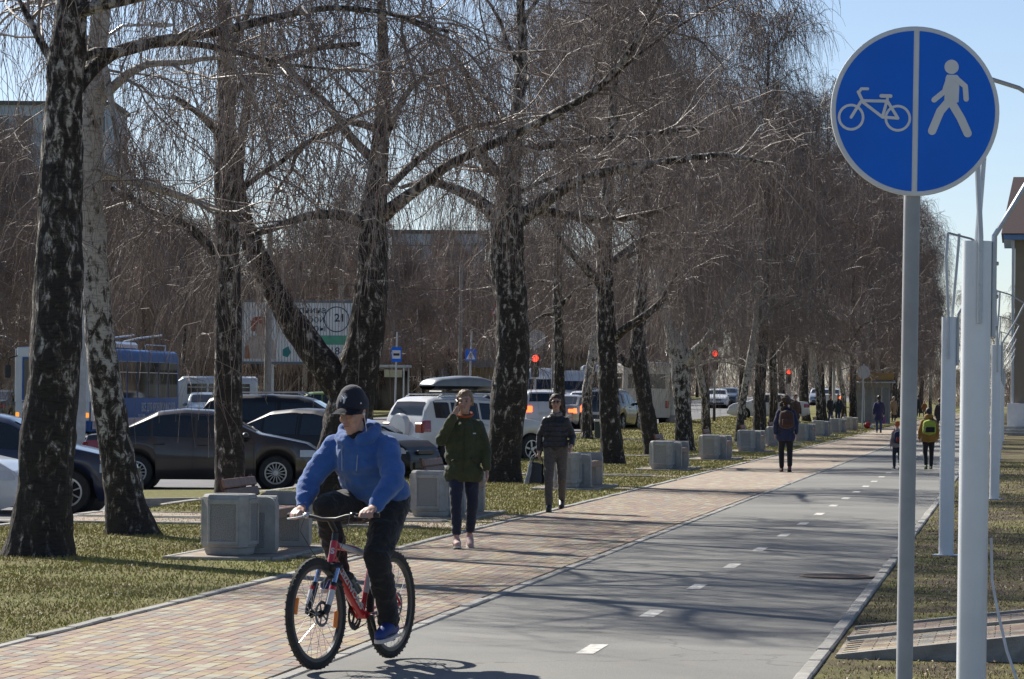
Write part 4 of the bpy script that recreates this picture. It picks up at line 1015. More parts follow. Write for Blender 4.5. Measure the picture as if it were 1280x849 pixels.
# ---- traffic lights
REDL = mat('red_lamp_glass', (0.9, 0.03, 0.01), 0.3, emit=(1.0, 0.05, 0.02), estr=2.6)
DARKL = mat('dark_lamp_glass', (0.02, 0.03, 0.02), 0.2)
def traffic_light(label, px, py, Y, zbase_py, r_px=5.5, backplate=False):
    c = AT(px, py, Y); u = Y / F_PX; z0 = road_z(Y) + 0.1
    t = thing('traffic_light', label, 'traffic light', (c.x, c.y, z0))
    z = c.z - z0; r = 0.15
    b = B(); post(b, 0, 0.13, -0.1, z + 0.5, 0.06, 0.05); b.obj('pole', GREYPAINT, t)
    b = B(); b.tube([(0, 0.13, -0.05), (0, 0.13, 0.9)], 0.075, 10); b.obj('pole_sleeve', BLACKP, t)
    b = B(); b.box((0, 0, z - 0.32), (0.34, 0.2, 1.0), bev=0.03); hs = b.obj('housing', BLACKP, t)
    for i in range(3):
        b = B(); b.lathe([(r if i == 0 else 0.11, -0.125), (0.09, -0.14), (0.001, -0.145)], (0, 0, z - 0.32 * i), 'Y', 20); b.obj('lamp', REDL if i == 0 else DARKL, hs)
        bb = B(); bb.grid([[(0.145 * math.cos(a), yy, z - 0.32 * i + 0.145 * math.sin(a)) for a in np.linspace(-0.2, math.pi + 0.2, 10)] for yy in (-0.10, -0.22)]); bb.obj('visor', BLACKP, hs)
    if backplate:
        b = B(); b.lathe([(0.4, -0.01), (0.4, 0.01)], (0.05, 0.1, z + 0.85), 'Y', 24); b.obj('round_sign_plate', SBACK, t)
    return t
traffic_light('traffic light showing red above the queue, left of the white minibuses', 669, 448, 150, 530, backplate=True)
traffic_light('traffic light showing red on a black-sleeved pole at the lawn edge', 893.5, 442, 172, 535)
traffic_light('distant traffic light showing red above the curly-haired woman', 986, 465, 240, 530)

# ---- utility posts
WPOST = mat('whitewashed_concrete', (0.56, 0.56, 0.54), 0.85, col2=(0.44, 0.44, 0.42), scale=5, dirt=0.25, bump=.15)
CPOST = mat('weathered_concrete', (0.34, 0.33, 0.31), 0.9, col2=(0.26, 0.25, 0.24), scale=6, dirt=0.3)
def utility(label, px, pyb, Y, w_px, ztop, m, lean=0.0, arm=None, pyt=None):
    c = AT(px, pyb, Y); r = w_px * Y / F_PX / 2; zb = road_z(Y)
    t = thing('utility_pole', label, 'pole', (c.x, c.y, zb - 0.05))
    b = B(); b.tube([(0, 0, -0.2), (lean * ztop * .5, 0, ztop * .5), (lean * ztop, 0, ztop)], [r, r * .86, r * .7], 14); b.obj('shaft', m, t, smooth=True)
    b = B(); b.tube([(0, 0, -0.2), (lean * .5, 0, 0.5)], [r * 1.5, r * 1.35], 14); b.obj('foot', CPOST, t)
    if arm:
        b = B(); b.tube([(lean * ztop * .97, 0, ztop * .97), (lean * ztop + arm * .5, 0, ztop + .25), (lean * ztop + arm, 0, ztop + .3)], [.05, .04, .035], 8); b.obj('arm', STEEL, t)
        b = B(); b.ball((lean * ztop + arm * 1.1, 0, ztop + .28), .3, (1, .4, .22)); b.obj('lamp_head', GREYPAINT, t)
    return t
utility('thick whitewashed concrete pole between the two leftmost birches', 96, 575, 84, 19.5, 10.5, WPOST, 0.02, arm=1.6)
utility('round weathered concrete pole in front of the billboard', 334, 500, 160, 10, 9, CPOST, 0.006)
utility('whitewashed concrete pole at the lawn edge left of the broad split birch', 838, 534, 165, 8.5, 9.5, WPOST, 0.02, arm=1.5)
utility('slim grey pole standing behind the white minibuses', 691, 500, 200, 4.5, 8, CPOST)
utility('pale pole with a black base just left of the kiosk', 1084.5, 527, 215, 4.2, 6.5, WPOST, arm=-1.0)
utility('grey lamp pole rising between the queue and the lawn, far along the road', 1042, 520, 250, 4.2, 8, WPOST)
for i, (px, Y) in enumerate(((232, 190), (470, 215), (575, 205), (745, 240))):
    utility(['thin far pole right of the trolleybus', 'thin far pole right of the billboard', 'thin far pole above the roof box', 'thin far pole above the beige saloon'][i], px, 495, Y, 5, 9, CPOST)
# overhead trolley wires
def wire(a, c, sag, label, r=0.012):
    a, c = Vector(a), Vector(c); b = B(); n = 16
    b.tube([a.lerp(c, i / n) - Vector((0, 0, sag * 4 * (i / n) * (1 - i / n))) for i in range(n + 1)], r, 4); tag(b.obj('overhead_wire', BLACKP), label, 'wire', 'overhead trolley wires')
wire(P(-24, 20, 6.2), P(-24, 330, 6.8), 0.4, 'overhead trolley wire above the near side of the road')
wire(P(-27, 20, 6.2), P(-27, 330, 6.8), 0.4, 'overhead trolley wire above the far side of the road')
wire(AT(-60, 263, 84), AT(700, 300, 150), 0.5, 'dark span wire crossing above the road at upper left', 0.02)
wire(AT(330, 345, 160), AT(760, 350, 200), 0.6, 'thin span wire crossing above the billboard', 0.018)

# ---- billboard
by = 179.0; bu = by / F_PX
c = AT(375, 415.5, by); t = thing('billboard', 'white advertising billboard with a red-haired woman and lettering, behind the forked birch', 'billboard', (c.x, c.y, road_z(by)), -0.03)
zc2 = c.z - road_z(by); bw, bh = 6.1, 3.2
b = B(); b.box((0, 0, zc2), (bw, 0.25, bh), bev=0.03); pn = b.obj('panel', mat('billboard_white', (0.80, 0.81, 0.82), 0.6, col2=(0.76, 0.77, 0.78), scale=2), t)
for cx, cz, sx, sz in ((0, bh / 2, bw + .1, .12), (0, -bh / 2, bw + .1, .12), (-bw / 2, 0, .12, bh + .1), (bw / 2, 0, .12, bh + .1)):
    b = B(); b.box((cx, -0.03, zc2 + cz), (sx, 0.32, sz), bev=.01); b.obj('frame', mat('billboard_frame', (0.16, 0.20, 0.24), 0.5, scale=3), t)
for k in range(39):
    b = B(); b.box((-bw / 2 + .12 + k * (bw - .24) / 38, -0.127, zc2), (0.022, 0.012, bh - .14)); b.obj('slat_joint', mat('slat_joint_grey', (0.22, 0.23, 0.25), .7, scale=3), pn)
for sx in (-1.5, 1.9):
    b = B(); b.tube([(sx, 0.1, -0.2), (sx, 0.1, zc2 - bh / 2)], 0.16, 12); b.obj('leg', STEEL, t)
INK = mat('dark_teal_ink', (0.03, 0.06, 0.09), .7, scale=2)
def btext(s_, px, py, size_px, m, bold=0.0): return text_obj('lettering', s_, size_px * bu * 1.25, m, basis(((px - 375) * bu, -0.137, zc2 + (415.5 - py) * bu), (1, 0, 0), (0, 0, 1)), pn, 0.003, bold=bold)
btext('Лепнина', 383, 388, 9.5, INK); btext('Обои', 391, 399.5, 9.5, INK); btext('Шторы', 388, 410.5, 9.5, INK); btext('72-18-26', 419, 439, 10.5, INK)
b = B(); ring_xz(b, (46 * bu, zc2 + 16.5 * bu), 15.5 * bu, 1.2 * bu, -0.137, .004); b.obj('logo_ring', INK, pn)
btext('21', 425, 397.5, 11, INK, .01)
b = B(); b.box((40 * bu, -0.138, zc2 - 9.5 * bu), (44 * bu, .008, 11.5 * bu)); b.obj('green_strip', mat('mint_print', (0.12, 0.40, 0.28), .6, scale=2), pn)
btext('Тургеневская', 411, 424.5, 6, SWHITE)
REDH = mat('print_red_hair', (0.35, 0.05, 0.04), .6, scale=2); SKINP = mat('print_skin', (0.50, 0.36, 0.30), .6, scale=2)
def blobxz(pts, m, nm, y=-0.138):
    b = B(); poly_xz(b, [((q[0] - 375) * bu, zc2 + (415.5 - q[1]) * bu) for q in pts], y, .004); b.obj(nm, m, pn)
blobxz([(314, 402), (318, 397), (325, 396), (333, 397), (338, 403), (340, 412), (338, 418), (314, 414)], REDH, 'printed_hair')
blobxz([(320, 405), (331, 405), (332, 416), (328, 421), (323, 421), (319, 415)], SKINP, 'printed_face', -0.143)
blobxz([(308, 427), (316, 420), (334, 420), (343, 426), (346, 449), (306, 449)], mat('print_blouse', (0.55, 0.46, 0.42), .6, scale=2), 'printed_blouse')
blobxz([(306, 434), (311, 432), (313, 449), (306, 449)], mat('print_arm', (0.38, 0.17, 0.10), .6, scale=2), 'printed_arm', -0.143)
blobxz([(354, 437), (361, 433), (364, 441), (360, 447), (354, 445)], mat('print_teal', (0.03, 0.24, 0.26), .6, scale=2), 'printed_flower')

# ---- bus shelter, pavilions, kiosk
BRN = mat('dark_cladding', (0.085, 0.075, 0.07), .8, col2=(0.06, .053, .05), scale=3)
c = AT(484, 497, 190); t = thing('bus_shelter', 'dark bus shelter with a pale roof edge left of the roof box', 'bus shelter', (c.x, c.y, road_z(190)), -TH)
b = B(); b.box((0, 0, 2.75), (2.4, 1.8, .14), bev=.02); b.obj('roof', mat('pale_roof_sheet', (.45, .47, .48), .5, scale=3), t)
for q in (-1.05, 1.05):
    for r in (-.75, .75): b = B(); b.box((q, r, 1.35), (.08, .08, 2.7)); b.obj('post', STEEL, t)
b = B(); b.box((0, .78, 1.4), (2.0, .03, 2.2)); b.obj('back_pane', CGLASS, t)
b = B(); b.box((.5, -.95, 2.35), (1.0, .05, .4)); b.obj('name_board', mat('cream_board', (.45, .45, .30), .6, scale=3), t)
def pavilion(name, label, px0, px1, pyt, Y, depth, wallm, roofm, panels, roof_over=.4, doorm=None, zb=None):
    a, e = AT(px0, pyt, Y), AT(px1, pyt, Y); w = (e - a).length; z0 = road_z(Y) if zb is None else zb; h = a.z - z0
    t = thing(name, label, 'kiosk' if 'kiosk' in name else 'building', ((a.x + e.x) / 2, Y + depth / 2, z0 - .05), 0)
    b = B(); b.box((0, 0, h / 2), (w, depth, h)); wall = b.obj('wall', wallm, t)
    b = B(); b.box((0, -.1, h + .2), (w + roof_over, depth + .8, .45), bev=.02); b.obj('roof', roofm, t)
    for i in range(panels):
        x = -w / 2 + (i + .5) * w / panels
        b = B(); b.box((x, -depth / 2 - .02, h * .45), (w / panels * .8, .06, h * .75), bev=.01); pn_ = b.obj('panel', doorm or CGLASS, wall)
        b = B(); b.box((x, -depth / 2 - .06, h * .45), (.05, .04, h * .75)); b.obj('mullion', STEEL, pn_)
    return t
pavilion('street_kiosk', 'yellow wooden kiosk with flat grey roof behind the crossing sign', 590, 648, 458, 205, 3, mat('ochre_boards', (.26, .19, .09), .8, col2=(.18, .13, .065), scale=4), mat('grey_fascia', (.17, .155, .15), .8, scale=3), 4, doorm=mat('ochre_shutter', (.30, .22, .10), .7, scale=4))
pavilion('shop_pavilion', 'long dark glazed shop front behind the parked saloon and billboard legs', 210, 480, 458, 215, 6, BRN, BRN, 14)
pavilion('shop_pavilion', 'low dark roadside shop behind the white roof box', 500, 592, 447, 225, 5, BRN, mat('red_fascia', (.16, .04, .04), .7, scale=3), 6)
pavilion('garden_house', 'low brown-roofed house behind the white minibuses', 705, 745, 448, 260, 6, mat('buff_wall', (.24, .20, .15), .9, scale=3), mat('brown_roof', (.12, .085, .065), .9, scale=4), 2)
KG = mat('kiosk_grey', (.33, .33, .32), .7, col2=(.28, .28, .27), scale=4, dirt=.2)
kt = pavilion('street_kiosk', 'grey metal kiosk with mustard fascia at the left edge of the far footway', 1070, 1113, 474, 205, 2.6, KG, mat('mustard_fascia', (.36, .22, .06), .6, scale=4), 2, .3, mat('kiosk_shutter', (.22, .23, .24), .6, scale=4), zb=0.0)
b = B(); b.box((.0, -1.75, 2.55), (2.5, .8, .06), (0.15, 0, 0)); b.obj('awning', mat('striped_awning', (.6, .6, .58), .7, col2=(.3, .3, .3), scale=12), kt)
b = B(); a = AT(528, 474, 224.5); text_obj('shop_sign', 'СТУПЕНЬ', .45, SWHITE, basis((a.x, a.y, a.z), (1, 0, 0), (0, 0, 1)))['label'] = 'white lettering over a dark roadside shop behind the roof box'
bpy.data.objects['shop_sign']['category'] = 'sign'

# ---- apartment blocks beyond the wood
def block(label, px0, px1, pyt, Y, depth, wallm, storeys, bays, rz=0.0, winm=None):
    a, e = AT(px0, pyt, Y), AT(px1, pyt, Y); w = (e - a).length; z0 = road_z(Y) - .5; h = a.z - z0
    t = thing('apartment_block', label, 'building', ((a.x + e.x) / 2, Y + depth / 2, z0), rz)
    b = B(); b.box((0, 0, h / 2), (w, depth, h)); wall = b.obj('wall', wallm, t)
    b = B(); b.box((0, 0, h + .2), (w + .6, depth + .6, .4)); b.obj('roof', mat('roof_felt', (.12, .12, .12), .9, scale=2), t)
    fh = h / storeys; frm = mat('window_frame_white', (.55, .56, .57), .6, scale=2)
    for s_ in range(storeys):
        b = B(); b.box((0, -depth / 2 - .03, s_ * fh + .15), (w, .06, .12)); b.obj('string_course', frm, wall)
        for k in range(bays):
            x = -w / 2 + (k + .5) * w / bays
            b = B(); b.box((x, -depth / 2 - .02, (s_ + .52) * fh), (w / bays * .52, .08, fh * .52)); wi = b.obj('window', frm, wall)
            b = B(); b.box((x - w / bays * .115, -depth / 2 - .055, (s_ + .52) * fh), (w / bays * .2, .03, fh * .45)); b.obj('pane', winm or CGLASS, wi)
            b = B(); b.box((x + w / bays * .115, -depth / 2 - .055, (s_ + .52) * fh), (w / bays * .2, .03, fh * .45)); b.obj('pane', winm or CGLASS, wi)
    return t
BLUEW = mat('blue_grey_render', (.42, .48, .55), .85, col2=(.36, .42, .49), scale=.4, dirt=.1)
block('tall blue-grey apartment block behind the trees at far left', -130, 140, 130, 345, 14, BLUEW, 7, 9)
block('pale blue apartment block behind the trees in the middle', 490, 605, 292, 360, 12, mat('pale_blue_render', (.42, .52, .62), .85, scale=.4), 5, 5)
block('distant pale block just right of the leaning billboard birch', 640, 740, 402, 380, 10, mat('lilac_render', (.28, .29, .36), .85, scale=.4), 3, 5)
# ---- brick house at the right edge
Y = 150.0; a = AT(1269, 300, Y); 
t = thing('corner_house', 'beige house with dark red roof and drainpipe at the right edge', 'building', (a.x, a.y, 0), -TH)
hh = a.z; b = B(); b.box((5, 4, hh / 2), (10, 8, hh)); wl_ = b.obj('wall', mat('beige_render', (.30, .25, .19), .85, col2=(.24, .20, .15), scale=.8), t)
b = B(); b.prism([(-.7, -.7, hh), (10.7, -.7, hh), (10.7, -.55, hh + .3), (5, 4, hh + 2.9), (-.7, -.55, hh + .3)], (0, 1, 0), .3) if False else b.prism([(-.6, -.7, hh + .25), (-.6, 8.7, hh + .25), (-.1, 4, hh + 3.0)], (1, 0, 0), 11); b.obj('roof', mat('dark_red_tiles', (.045, .015, .02), .7, col2=(.03, .011, .014), scale=6), t)
b = B(); b.box((5, 4, hh + .1), (11, 9.2, .22)); b.obj('eaves', mat('blue_eaves', (.16, .28, .5), .6, scale=3), t)
b = B(); b.tube([(-.08, -.08, .2), (-.08, -.08, hh)], .07, 8); b.obj('drainpipe', STEEL, t)
for z in (1.2, 4.2):
    b = B(); b.box((1.4, -.03, z + .5), (1.3, .1, 1.5)); w_ = b.obj('window', SWHITE, wl_)
    b = B(); b.box((1.4, -.07, z + .5), (1.1, .06, 1.3)); b.obj('pane', CGLASS, w_)
b = B(); b.box((.6, -.3, .7), (1.8, .4, 1.4), bev=.02); b.obj('white_panel', SWHITE, t)
b = B()
for i in range(3): b.box((.6, -.9 - .3 * i, .35 - .13 * i), (2.2, .3, .1))
b.obj('steps', CONC, t)
# red bundle by the sign pole
g = G(1085, 536); t = thing('bag', 'small red and white bag lying at the foot of the pole near the kiosk', 'bag', (g.x, g.y, 0))
b = B(); b.ball((0, 0, .16), .2, (1.1, .7, .8)); b.obj('body', REDP, t); b = B(); b.ball((.16, -.05, .12), .12, (1, .8, .9)); b.obj('white_side', SWHITE, t); b = B(); b.tube([(-.1, 0, .3), (-.04, 0, .42), (.06, 0, .42), (.1, 0, .3)], .014, 6); b.obj('handle', REDP, t)
# black refuse bag standing by the dark straight birch
g = G(747, 549, 0.1); t = thing('signal_box', 'small dark metal box with pale top standing on the lawn left of the straight birch', 'box', (g.x, g.y, 0.05))
b = B(); b.box((0, 0, .32), (.22, .2, .72), bev=.02); b.obj('body', mat('dark_green_metal', (.03, .05, .05), .5, scale=3), t); b = B(); b.box((0, 0, .70), (.26, .24, .08), bev=.02); b.obj('lid', SWHITE, t)
# ================================================================== VEHICLES
def paint(name, c, dirt=0.12, metal=0.0):
    return mat('paint_' + name, c, 0.28, metal, col2=tuple(x * 0.9 for x in c), scale=1.2, coat=0.6, dirt=dirt, spec=0.5)
mat('paint_black', (.010, .010, .012), .42, col2=(.009, .009, .010), scale=1.2, coat=.15, spec=.35)
ALLOY = mat('alloy_rim', (0.42, 0.43, 0.44), 0.3, 0.8, scale=5)
HEADL = mat('headlamp_glass', (0.55, 0.58, 0.62), 0.08, scale=5, spec=0.9)
TAILL = mat('tail_lamp_glass', (0.30, 0.012, 0.012), 0.12, scale=5, spec=0.9)
BRAKE = mat('lit_brake_lamp', (0.8, 0.04, 0.01), 0.2, emit=(1.0, 0.12, 0.03), estr=2.2)
AMBER = mat('amber_lamp', (0.8, 0.28, 0.02), 0.2, emit=(1.0, 0.35, 0.05), estr=0.6)
PLATE = mat('number_plate', (0.6, 0.6, 0.58), 0.5, scale=4)
CHROME = mat('chrome', (0.6, 0.6, 0.6), 0.12, 0.9, scale=4)
INTER = mat('car_interior', (0.02, 0.02, 0.022), 0.8, scale=4)
WH = {}
def wheel_meshes(r, w, nsp, tag_):
    key = (r, w, nsp)
    if key in WH: return WH[key]
    b = B(); rr = r * 0.66
    b.lathe([(rr, -w / 2), (r * .93, -w / 2), (r, -w / 2 + .03), (r, w / 2 - .03), (r * .93, w / 2), (rr, w / 2), (rr - .01, 0)], (0, 0, 0), 'Y', 32, closed=True)
    ty = b.mesh('wheel', True, 35); ty.materials.append(RUBBER)
    b = B()
    b.lathe([(rr + .004, -w / 2 + .005), (rr + .004, -w / 2 + .02), (rr - .03, -w / 2 + .035), (rr - .025, -w / 2 + .004)], (0, 0, 0), 'Y', 32, closed=True)
    for k in range(nsp):
        a = 2 * math.pi * k / nsp; R = Matrix.Rotation(a, 3, 'Y')
        b.box(R @ Vector((rr * .55, -w / 2 + .03, 0)), (rr * .85, .03, .055 if nsp < 8 else .022), R, bev=.005)
    b.lathe([(.06, -w / 2 + .0), (.05, -w / 2 - .01), (.001, -w / 2 - .012)], (0, 0, 0), 'Y', 14)
    ri = b.mesh('rim', False); ri.materials.append(ALLOY)
    b = B(); b.lathe([(rr, -w / 2 + .06), (.001, -w / 2 + .065)], (0, 0, 0), 'Y', 24); bk = b.mesh('brake_disc'); bk.materials.append(INTER)
    WH[key] = (ty, ri, bk); return WH[key]
def add_wheels(t, xs, track, r, w=0.2, nsp=5):
    ty, ri, bk = wheel_meshes(r, w, nsp, '')
    for x in xs:
        for s_ in (-1, 1):
            o = link(bpy.data.objects.new('wheel', ty), t); o.location = (x, s_ * track, r)
            o.rotation_euler = (0, random.uniform(0, 6), 0 if s_ < 0 else math.pi)
            link(bpy.data.objects.new('rim', ri), o); link(bpy.data.objects.new('brake_disc', bk), o)
SHAPES = {   # top outline x (from tail to nose, share of length), z (share of height)
 'saloon': dict(top=[(0, .42), (.005, .58), (.02, .665), (.13, .70), (.20, .80), (.31, .965), (.42, 1.0), (.53, .985), (.58, .95), (.735, .70), (.80, .665), (.93, .585), (.975, .50), (.995, .40), (1, .34)], belt=(.66, .60), win=(.185, .70), rear=(.14, .30), front=(.59, .725)),
 'hatch': dict(top=[(0, .40), (.004, .55), (.02, .68), (.055, .84), (.10, .955), (.2, .995), (.38, 1.0), (.52, .985), (.58, .945), (.745, .70), (.80, .665), (.93, .58), (.975, .50), (.995, .40), (1, .34)], belt=(.67, .59), win=(.10, .71), rear=(.025, .085), front=(.59, .735)),
 'suv': dict(top=[(0, .40), (.004, .56), (.018, .66), (.045, .83), (.075, .945), (.12, .985), (.35, 1.0), (.5, .985), (.56, .945), (.72, .69), (.78, .665), (.92, .60), (.975, .52), (.995, .42), (1, .36)], belt=(.67, .60), win=(.09, .68), rear=(.022, .07), front=(.57, .71)),
}
def car(name, label, shape, L, W, H, wb, pm, loc, heading, wr=.31, nsp=5, group='cars on the road and car park', brake=False, lights_on=False, foh=.9, clad=False, roofbox=False, tilt=0.0):
    """heading: direction of the nose in degrees, counter-clockwise from +X"""
    sp = SHAPES[shape]; t = thing(name, label, 'car', loc, math.radians(heading), group)
    X0 = -L / 2
    tx = np.array([a for a, _ in sp['top']]) * L + X0; tz = np.array([c for _, c in sp['top']]) * H
    xf = L / 2 - foh; xr = xf - wb; ra = wr * 1.17; cz = wr
    def top(x): return float(np.interp(x, tx, tz))
    def plan(x):
        q = abs(x) / (L / 2); return W / 2 * (1 - .17 * q ** 7 - .02 * q ** 2)
    def belt(x): return float(np.interp((x - X0) / L, (0, 1), (sp['belt'][0] * H, sp['belt'][1] * H)))
    gz = .19 if shape != 'suv' else .26
    def bottom(x):
        z = gz + .10 * max(0, abs(x) / (L / 2) - .85) / .15
        for c in (xf, xr):
            if abs(x - c) < ra: z = max(z, cz + math.sqrt(ra * ra - (x - c) ** 2))
        return z
    def sect(x):
        zt, w, zb = top(x), plan(x), bottom(x); zl = min(belt(x), zt - .035); gh = max(.03, zt - zl)
        zb = min(zb, zl - .06); d = zl - zb; tm = .27 * gh
        pts = [(w * .93, zb), (w * .975, zb + .16 * d), (w, zb + .42 * d), (w * .998, zb + .66 * d), (w * .975, zb + .86 * d), (w * .955, zl), (w * .945 - tm * .5, zl + gh * .5), (w * .94 - tm * .85, zl + gh * .84), (w * .93 - tm - .045 * min(1, gh / .2), zl + gh * .955), (w * .78 - tm, zl + gh * .99), (w * .45, zt + .004), (0, zt + .012)]
        return pts
    base = list(np.linspace(-L / 2, L / 2, 40)) + list(tx)
    for c in (xf, xr): base += [c - ra * math.cos(a) for a in np.linspace(0.02, math.pi - .02, 13)]
    xs = sorted(set(round(float(q), 3) for q in base))
    rows = []
    for x in xs:
        s_ = sect(x); rows.append([(x, -y, z) for y, z in s_] + [(x, y, z) for y, z in s_[-2::-1]])
    b = B(); b.grid(rows)
    for r in (rows[0], rows[-1]): b.bm.faces.new([b.bm.verts.new(q) for q in r])
    bmesh.ops.remove_doubles(b.bm, verts=b.bm.verts[:], dist=.0005)
    body = b.obj('body', pm, t, smooth=True, ang=32)
    # floor and wheel wells
    b = B(); b.box((0, 0, gz + .17), (L * .9, W * .80, .26)); b.box(((xf + xr) / 2, 0, gz + .07), (wb - 2 * ra, W * .86, .16)); b.obj('underbody', INTER, t)
    for c in (xf, xr):
        b = B(); b.tube([(c, -W * .40, wr), (c, W * .40, wr)], ra + .02, 20); b.obj('wheel_well', INTER, t)
    def yside(x, z):
        s_ = sect(x); return float(np.interp(z, [q[1] for q in s_], [q[0] for q in s_]))
    def side_pane(x0, x1, nm, s_, m=CGLASS, zlo=None, zhi=None, n=10, off=.006):
        rows = []
        for x in np.linspace(x0, x1, n):
            lo = belt(x) + .025 if zlo is None else zlo(x); hi = top(x) - .075 if zhi is None else zhi(x); hi = max(hi, lo + .004)
            rows.append([(x, s_ * (yside(x, z) + off), z) for z in np.linspace(lo, hi, 5)])
        b = B(); b.grid(rows); return b.obj(nm, m, body)
    wx0, wx1 = sp['win'][0] * L + X0, sp['win'][1] * L + X0
    cuts = [wx0 + .02, wx0 + (wx1 - wx0) * .17, wx0 + (wx1 - wx0) * .21, wx0 + (wx1 - wx0) * .52, wx0 + (wx1 - wx0) * .565, wx1]
    for s_ in (-1, 1):
        for a, c in ((cuts[0], cuts[1]), (cuts[2], cuts[3]), (cuts[4], cuts[5])): side_pane(a, c, 'window', s_)
        for x in (cuts[1] + .02, cuts[3] + .03):
            side_pane(x - .02, x + .02, 'pillar_trim', s_, BLACKP, n=2, off=.004)
        for x in (xr + ra * .6 + .12, cuts[3] + .03, cuts[5] + .05):           # door shut lines
            b = B(); zz = np.linspace(gz + .12 if abs(x - xr) > ra else cz + ra * .8, belt(x), 7)
            b.grid([[(x - .004, s_ * (yside(x, z) + .003), z) for z in zz], [(x + .004, s_ * (yside(x, z) + .003), z) for z in zz]]); b.obj('door_seam', BLACKP, body)
        for x in (cuts[2] + .12, cuts[4] + .10):
            b = B(); z = belt(x) - .11; b.box((x, s_ * (yside(x, z) + .012), z), (.19, .035, .032), bev=.008); b.obj('door_handle', pm if not clad else BLACKP, t)
        b = B(); xm = wx1 - .10; zm = belt(xm) + .07; b.ball((xm, s_ * (yside(xm, zm) + .10), zm), .1, (.7, 1.0, .75)); b.obj('wing_mirror', pm if shape != 'suv' else BLACKP, t)
        side_pane(-L / 2 + .02, -L / 2 + .30 if shape != 'suv' else -L / 2 + .26, 'tail_light', s_, BRAKE if brake else TAILL, lambda x: H * (.46 if shape == 'saloon' else .47), lambda x: min(top(x) - .02, H * (.60 if shape == 'saloon' else .64)), 6, .010)
        side_pane(L / 2 - .42, L / 2 - .03, 'headlight', s_, HEADL, lambda x: H * .415, lambda x: min(top(x) - .03, H * .50), 8, .010)
        if clad: side_pane(xr + ra, xf - ra, 'sill_cladding', s_, BLACKP, lambda x: gz + .01, lambda x: gz + .14, 6, .012)
    def top_pane(x0, x1, nm, fr=.80, n=8):
        rows = []
        for x in np.linspace(x0, x1, n):
            y = sect(x)[8][0] * (fr + .12); z = top(x)
            dz = (top(x + .01) - top(x - .01)) / .02; nx, nz = -dz, 1.0; l = math.hypot(nx, nz)
            rows.append([(x + nx / l * .008 , y * q, z + nz / l * .008 + .010 * (1 - abs(q))) for q in np.linspace(-1, 1, 9)])
        b = B(); b.grid(rows); return b.obj(nm, CGLASS, body)
    fx = sp['front']; top_pane(fx[0] * L + X0 + .03, fx[1] * L + X0 - .03, 'windscreen'); rx = sp['rear']; top_pane(rx[0] * L + X0 + .02, rx[1] * L + X0 - .02, 'rear_window')
    # end faces
    def end_box(x, y, z, sx, sy, sz, m, nm, bev=.012):
        b = B(); b.box((x, y, z), (sx, sy, sz), bev=bev); return b.obj(nm, m, t)
    for s_ in (-1, 1):
        end_box(-L / 2 + .035, s_ * W * .36, H * .53, .10, W * .16, H * (.10 if shape == 'saloon' else .15), BRAKE if brake else TAILL, 'tail_light', .025)
        end_box(L / 2 - .15, s_ * W * .335, H * .44, .16, W * .15, H * .06, HEADL, 'headlight', .025)
    end_box(L / 2 - .02, 0, H * .43, .07, W * .40, H * .055, BLACKP, 'grille'); end_box(L / 2 - .0, 0, H * .255, .06, W * .62, H * .09, BLACKP, 'lower_grille')
    end_box(L / 2 + .015, 0, H * .30, .03, .5, .11, PLATE, 'number_plate', .004); end_box(-L / 2 - .012, 0, H * .43, .03, .5, .11, PLATE, 'number_plate', .004)
    end_box(-L / 2 + .06, 0, H * .25, .16, W * .86, H * .12, pm if not clad else BLACKP, 'rear_bumper', .03)
    if shape == 'suv':
        for s_ in (-1, 1):
            b = B(); q = W * .355; b.tube([(-L * .36, s_ * q, top(-L * .36) - .01), (-L * .33, s_ * q, H + .04), (0, s_ * q, H + .055), (L * .03, s_ * q, H - .01)], .018, 6); b.obj('roof_rail', STEEL, t)
    if roofbox:
        for x in (-.75, .05): b = B(); b.box((x, 0, H + .10), (.07, W * .8, .05), bev=.01); b.obj('roof_bar', BLACKP, t)
        BX = [(-1.45, .05, .30), (-1.40, .13, .36), (-1.2, .20, .38), (-.4, .265, .39), (.1, .25, .385), (.6, .14, .34), (.80, .06, .26), (.85, .02, .20)]
        xs_, hs_, ws_ = [q[0] for q in BX], [q[1] for q in BX], [q[2] for q in BX]; rows = []
        for x in np.linspace(-1.45, .85, 24):
            h_ = float(np.interp(x, xs_, hs_)); w_ = float(np.interp(x, xs_, ws_)); z0 = H + .25
            rows.append([(x, w_ * math.cos(a) ** .6 if math.cos(a) > 0 else -w_ * (-math.cos(a)) ** .6, z0 + h_ * max(0, math.sin(a)) ** .55) for a in np.linspace(0, math.pi, 15)])
        b = B(); b.grid(rows)
        for r in (rows[0], rows[-1]): b.bm.faces.new([b.bm.verts.new(q) for q in r])
        bx = b.obj('roof_box', mat('roof_box_grey', (.20, .22, .24), .35, scale=3, spec=.5), t, smooth=True)
        b = B(); rows = []
        for x in np.linspace(-1.42, .82, 16):
            w_ = float(np.interp(x, xs_, ws_)); rows.append([(x, w_ * q, H + .25 - .10 * (1 - abs(q) ** 4)) for q in np.linspace(-1, 1, 11)])
        b.grid(rows); b.obj('box_base', BLACKP, bx)
        # spare wheel on the tail door
        b = B(); b.lathe([(.35, 0), (.36, -.1), (.33, -.17), (.001, -.18)], (-L / 2 + .05, 0.06, H * .53), 'X', 28); b.obj('spare_wheel_cover', pm, t, smooth=True)
    if tilt: t.rotation_euler = (0, tilt, math.radians(heading))
    add_wheels(t, (xf, xr), W / 2 - .115, wr, .2, nsp)
    return t
PATH_AWAY = 90 - math.degrees(TH); PATH_TO = PATH_AWAY + 180
def at_px(px, Y, py=560): a = AT(px, py, Y); return (a.x, Y, road_z(Y) + .004)
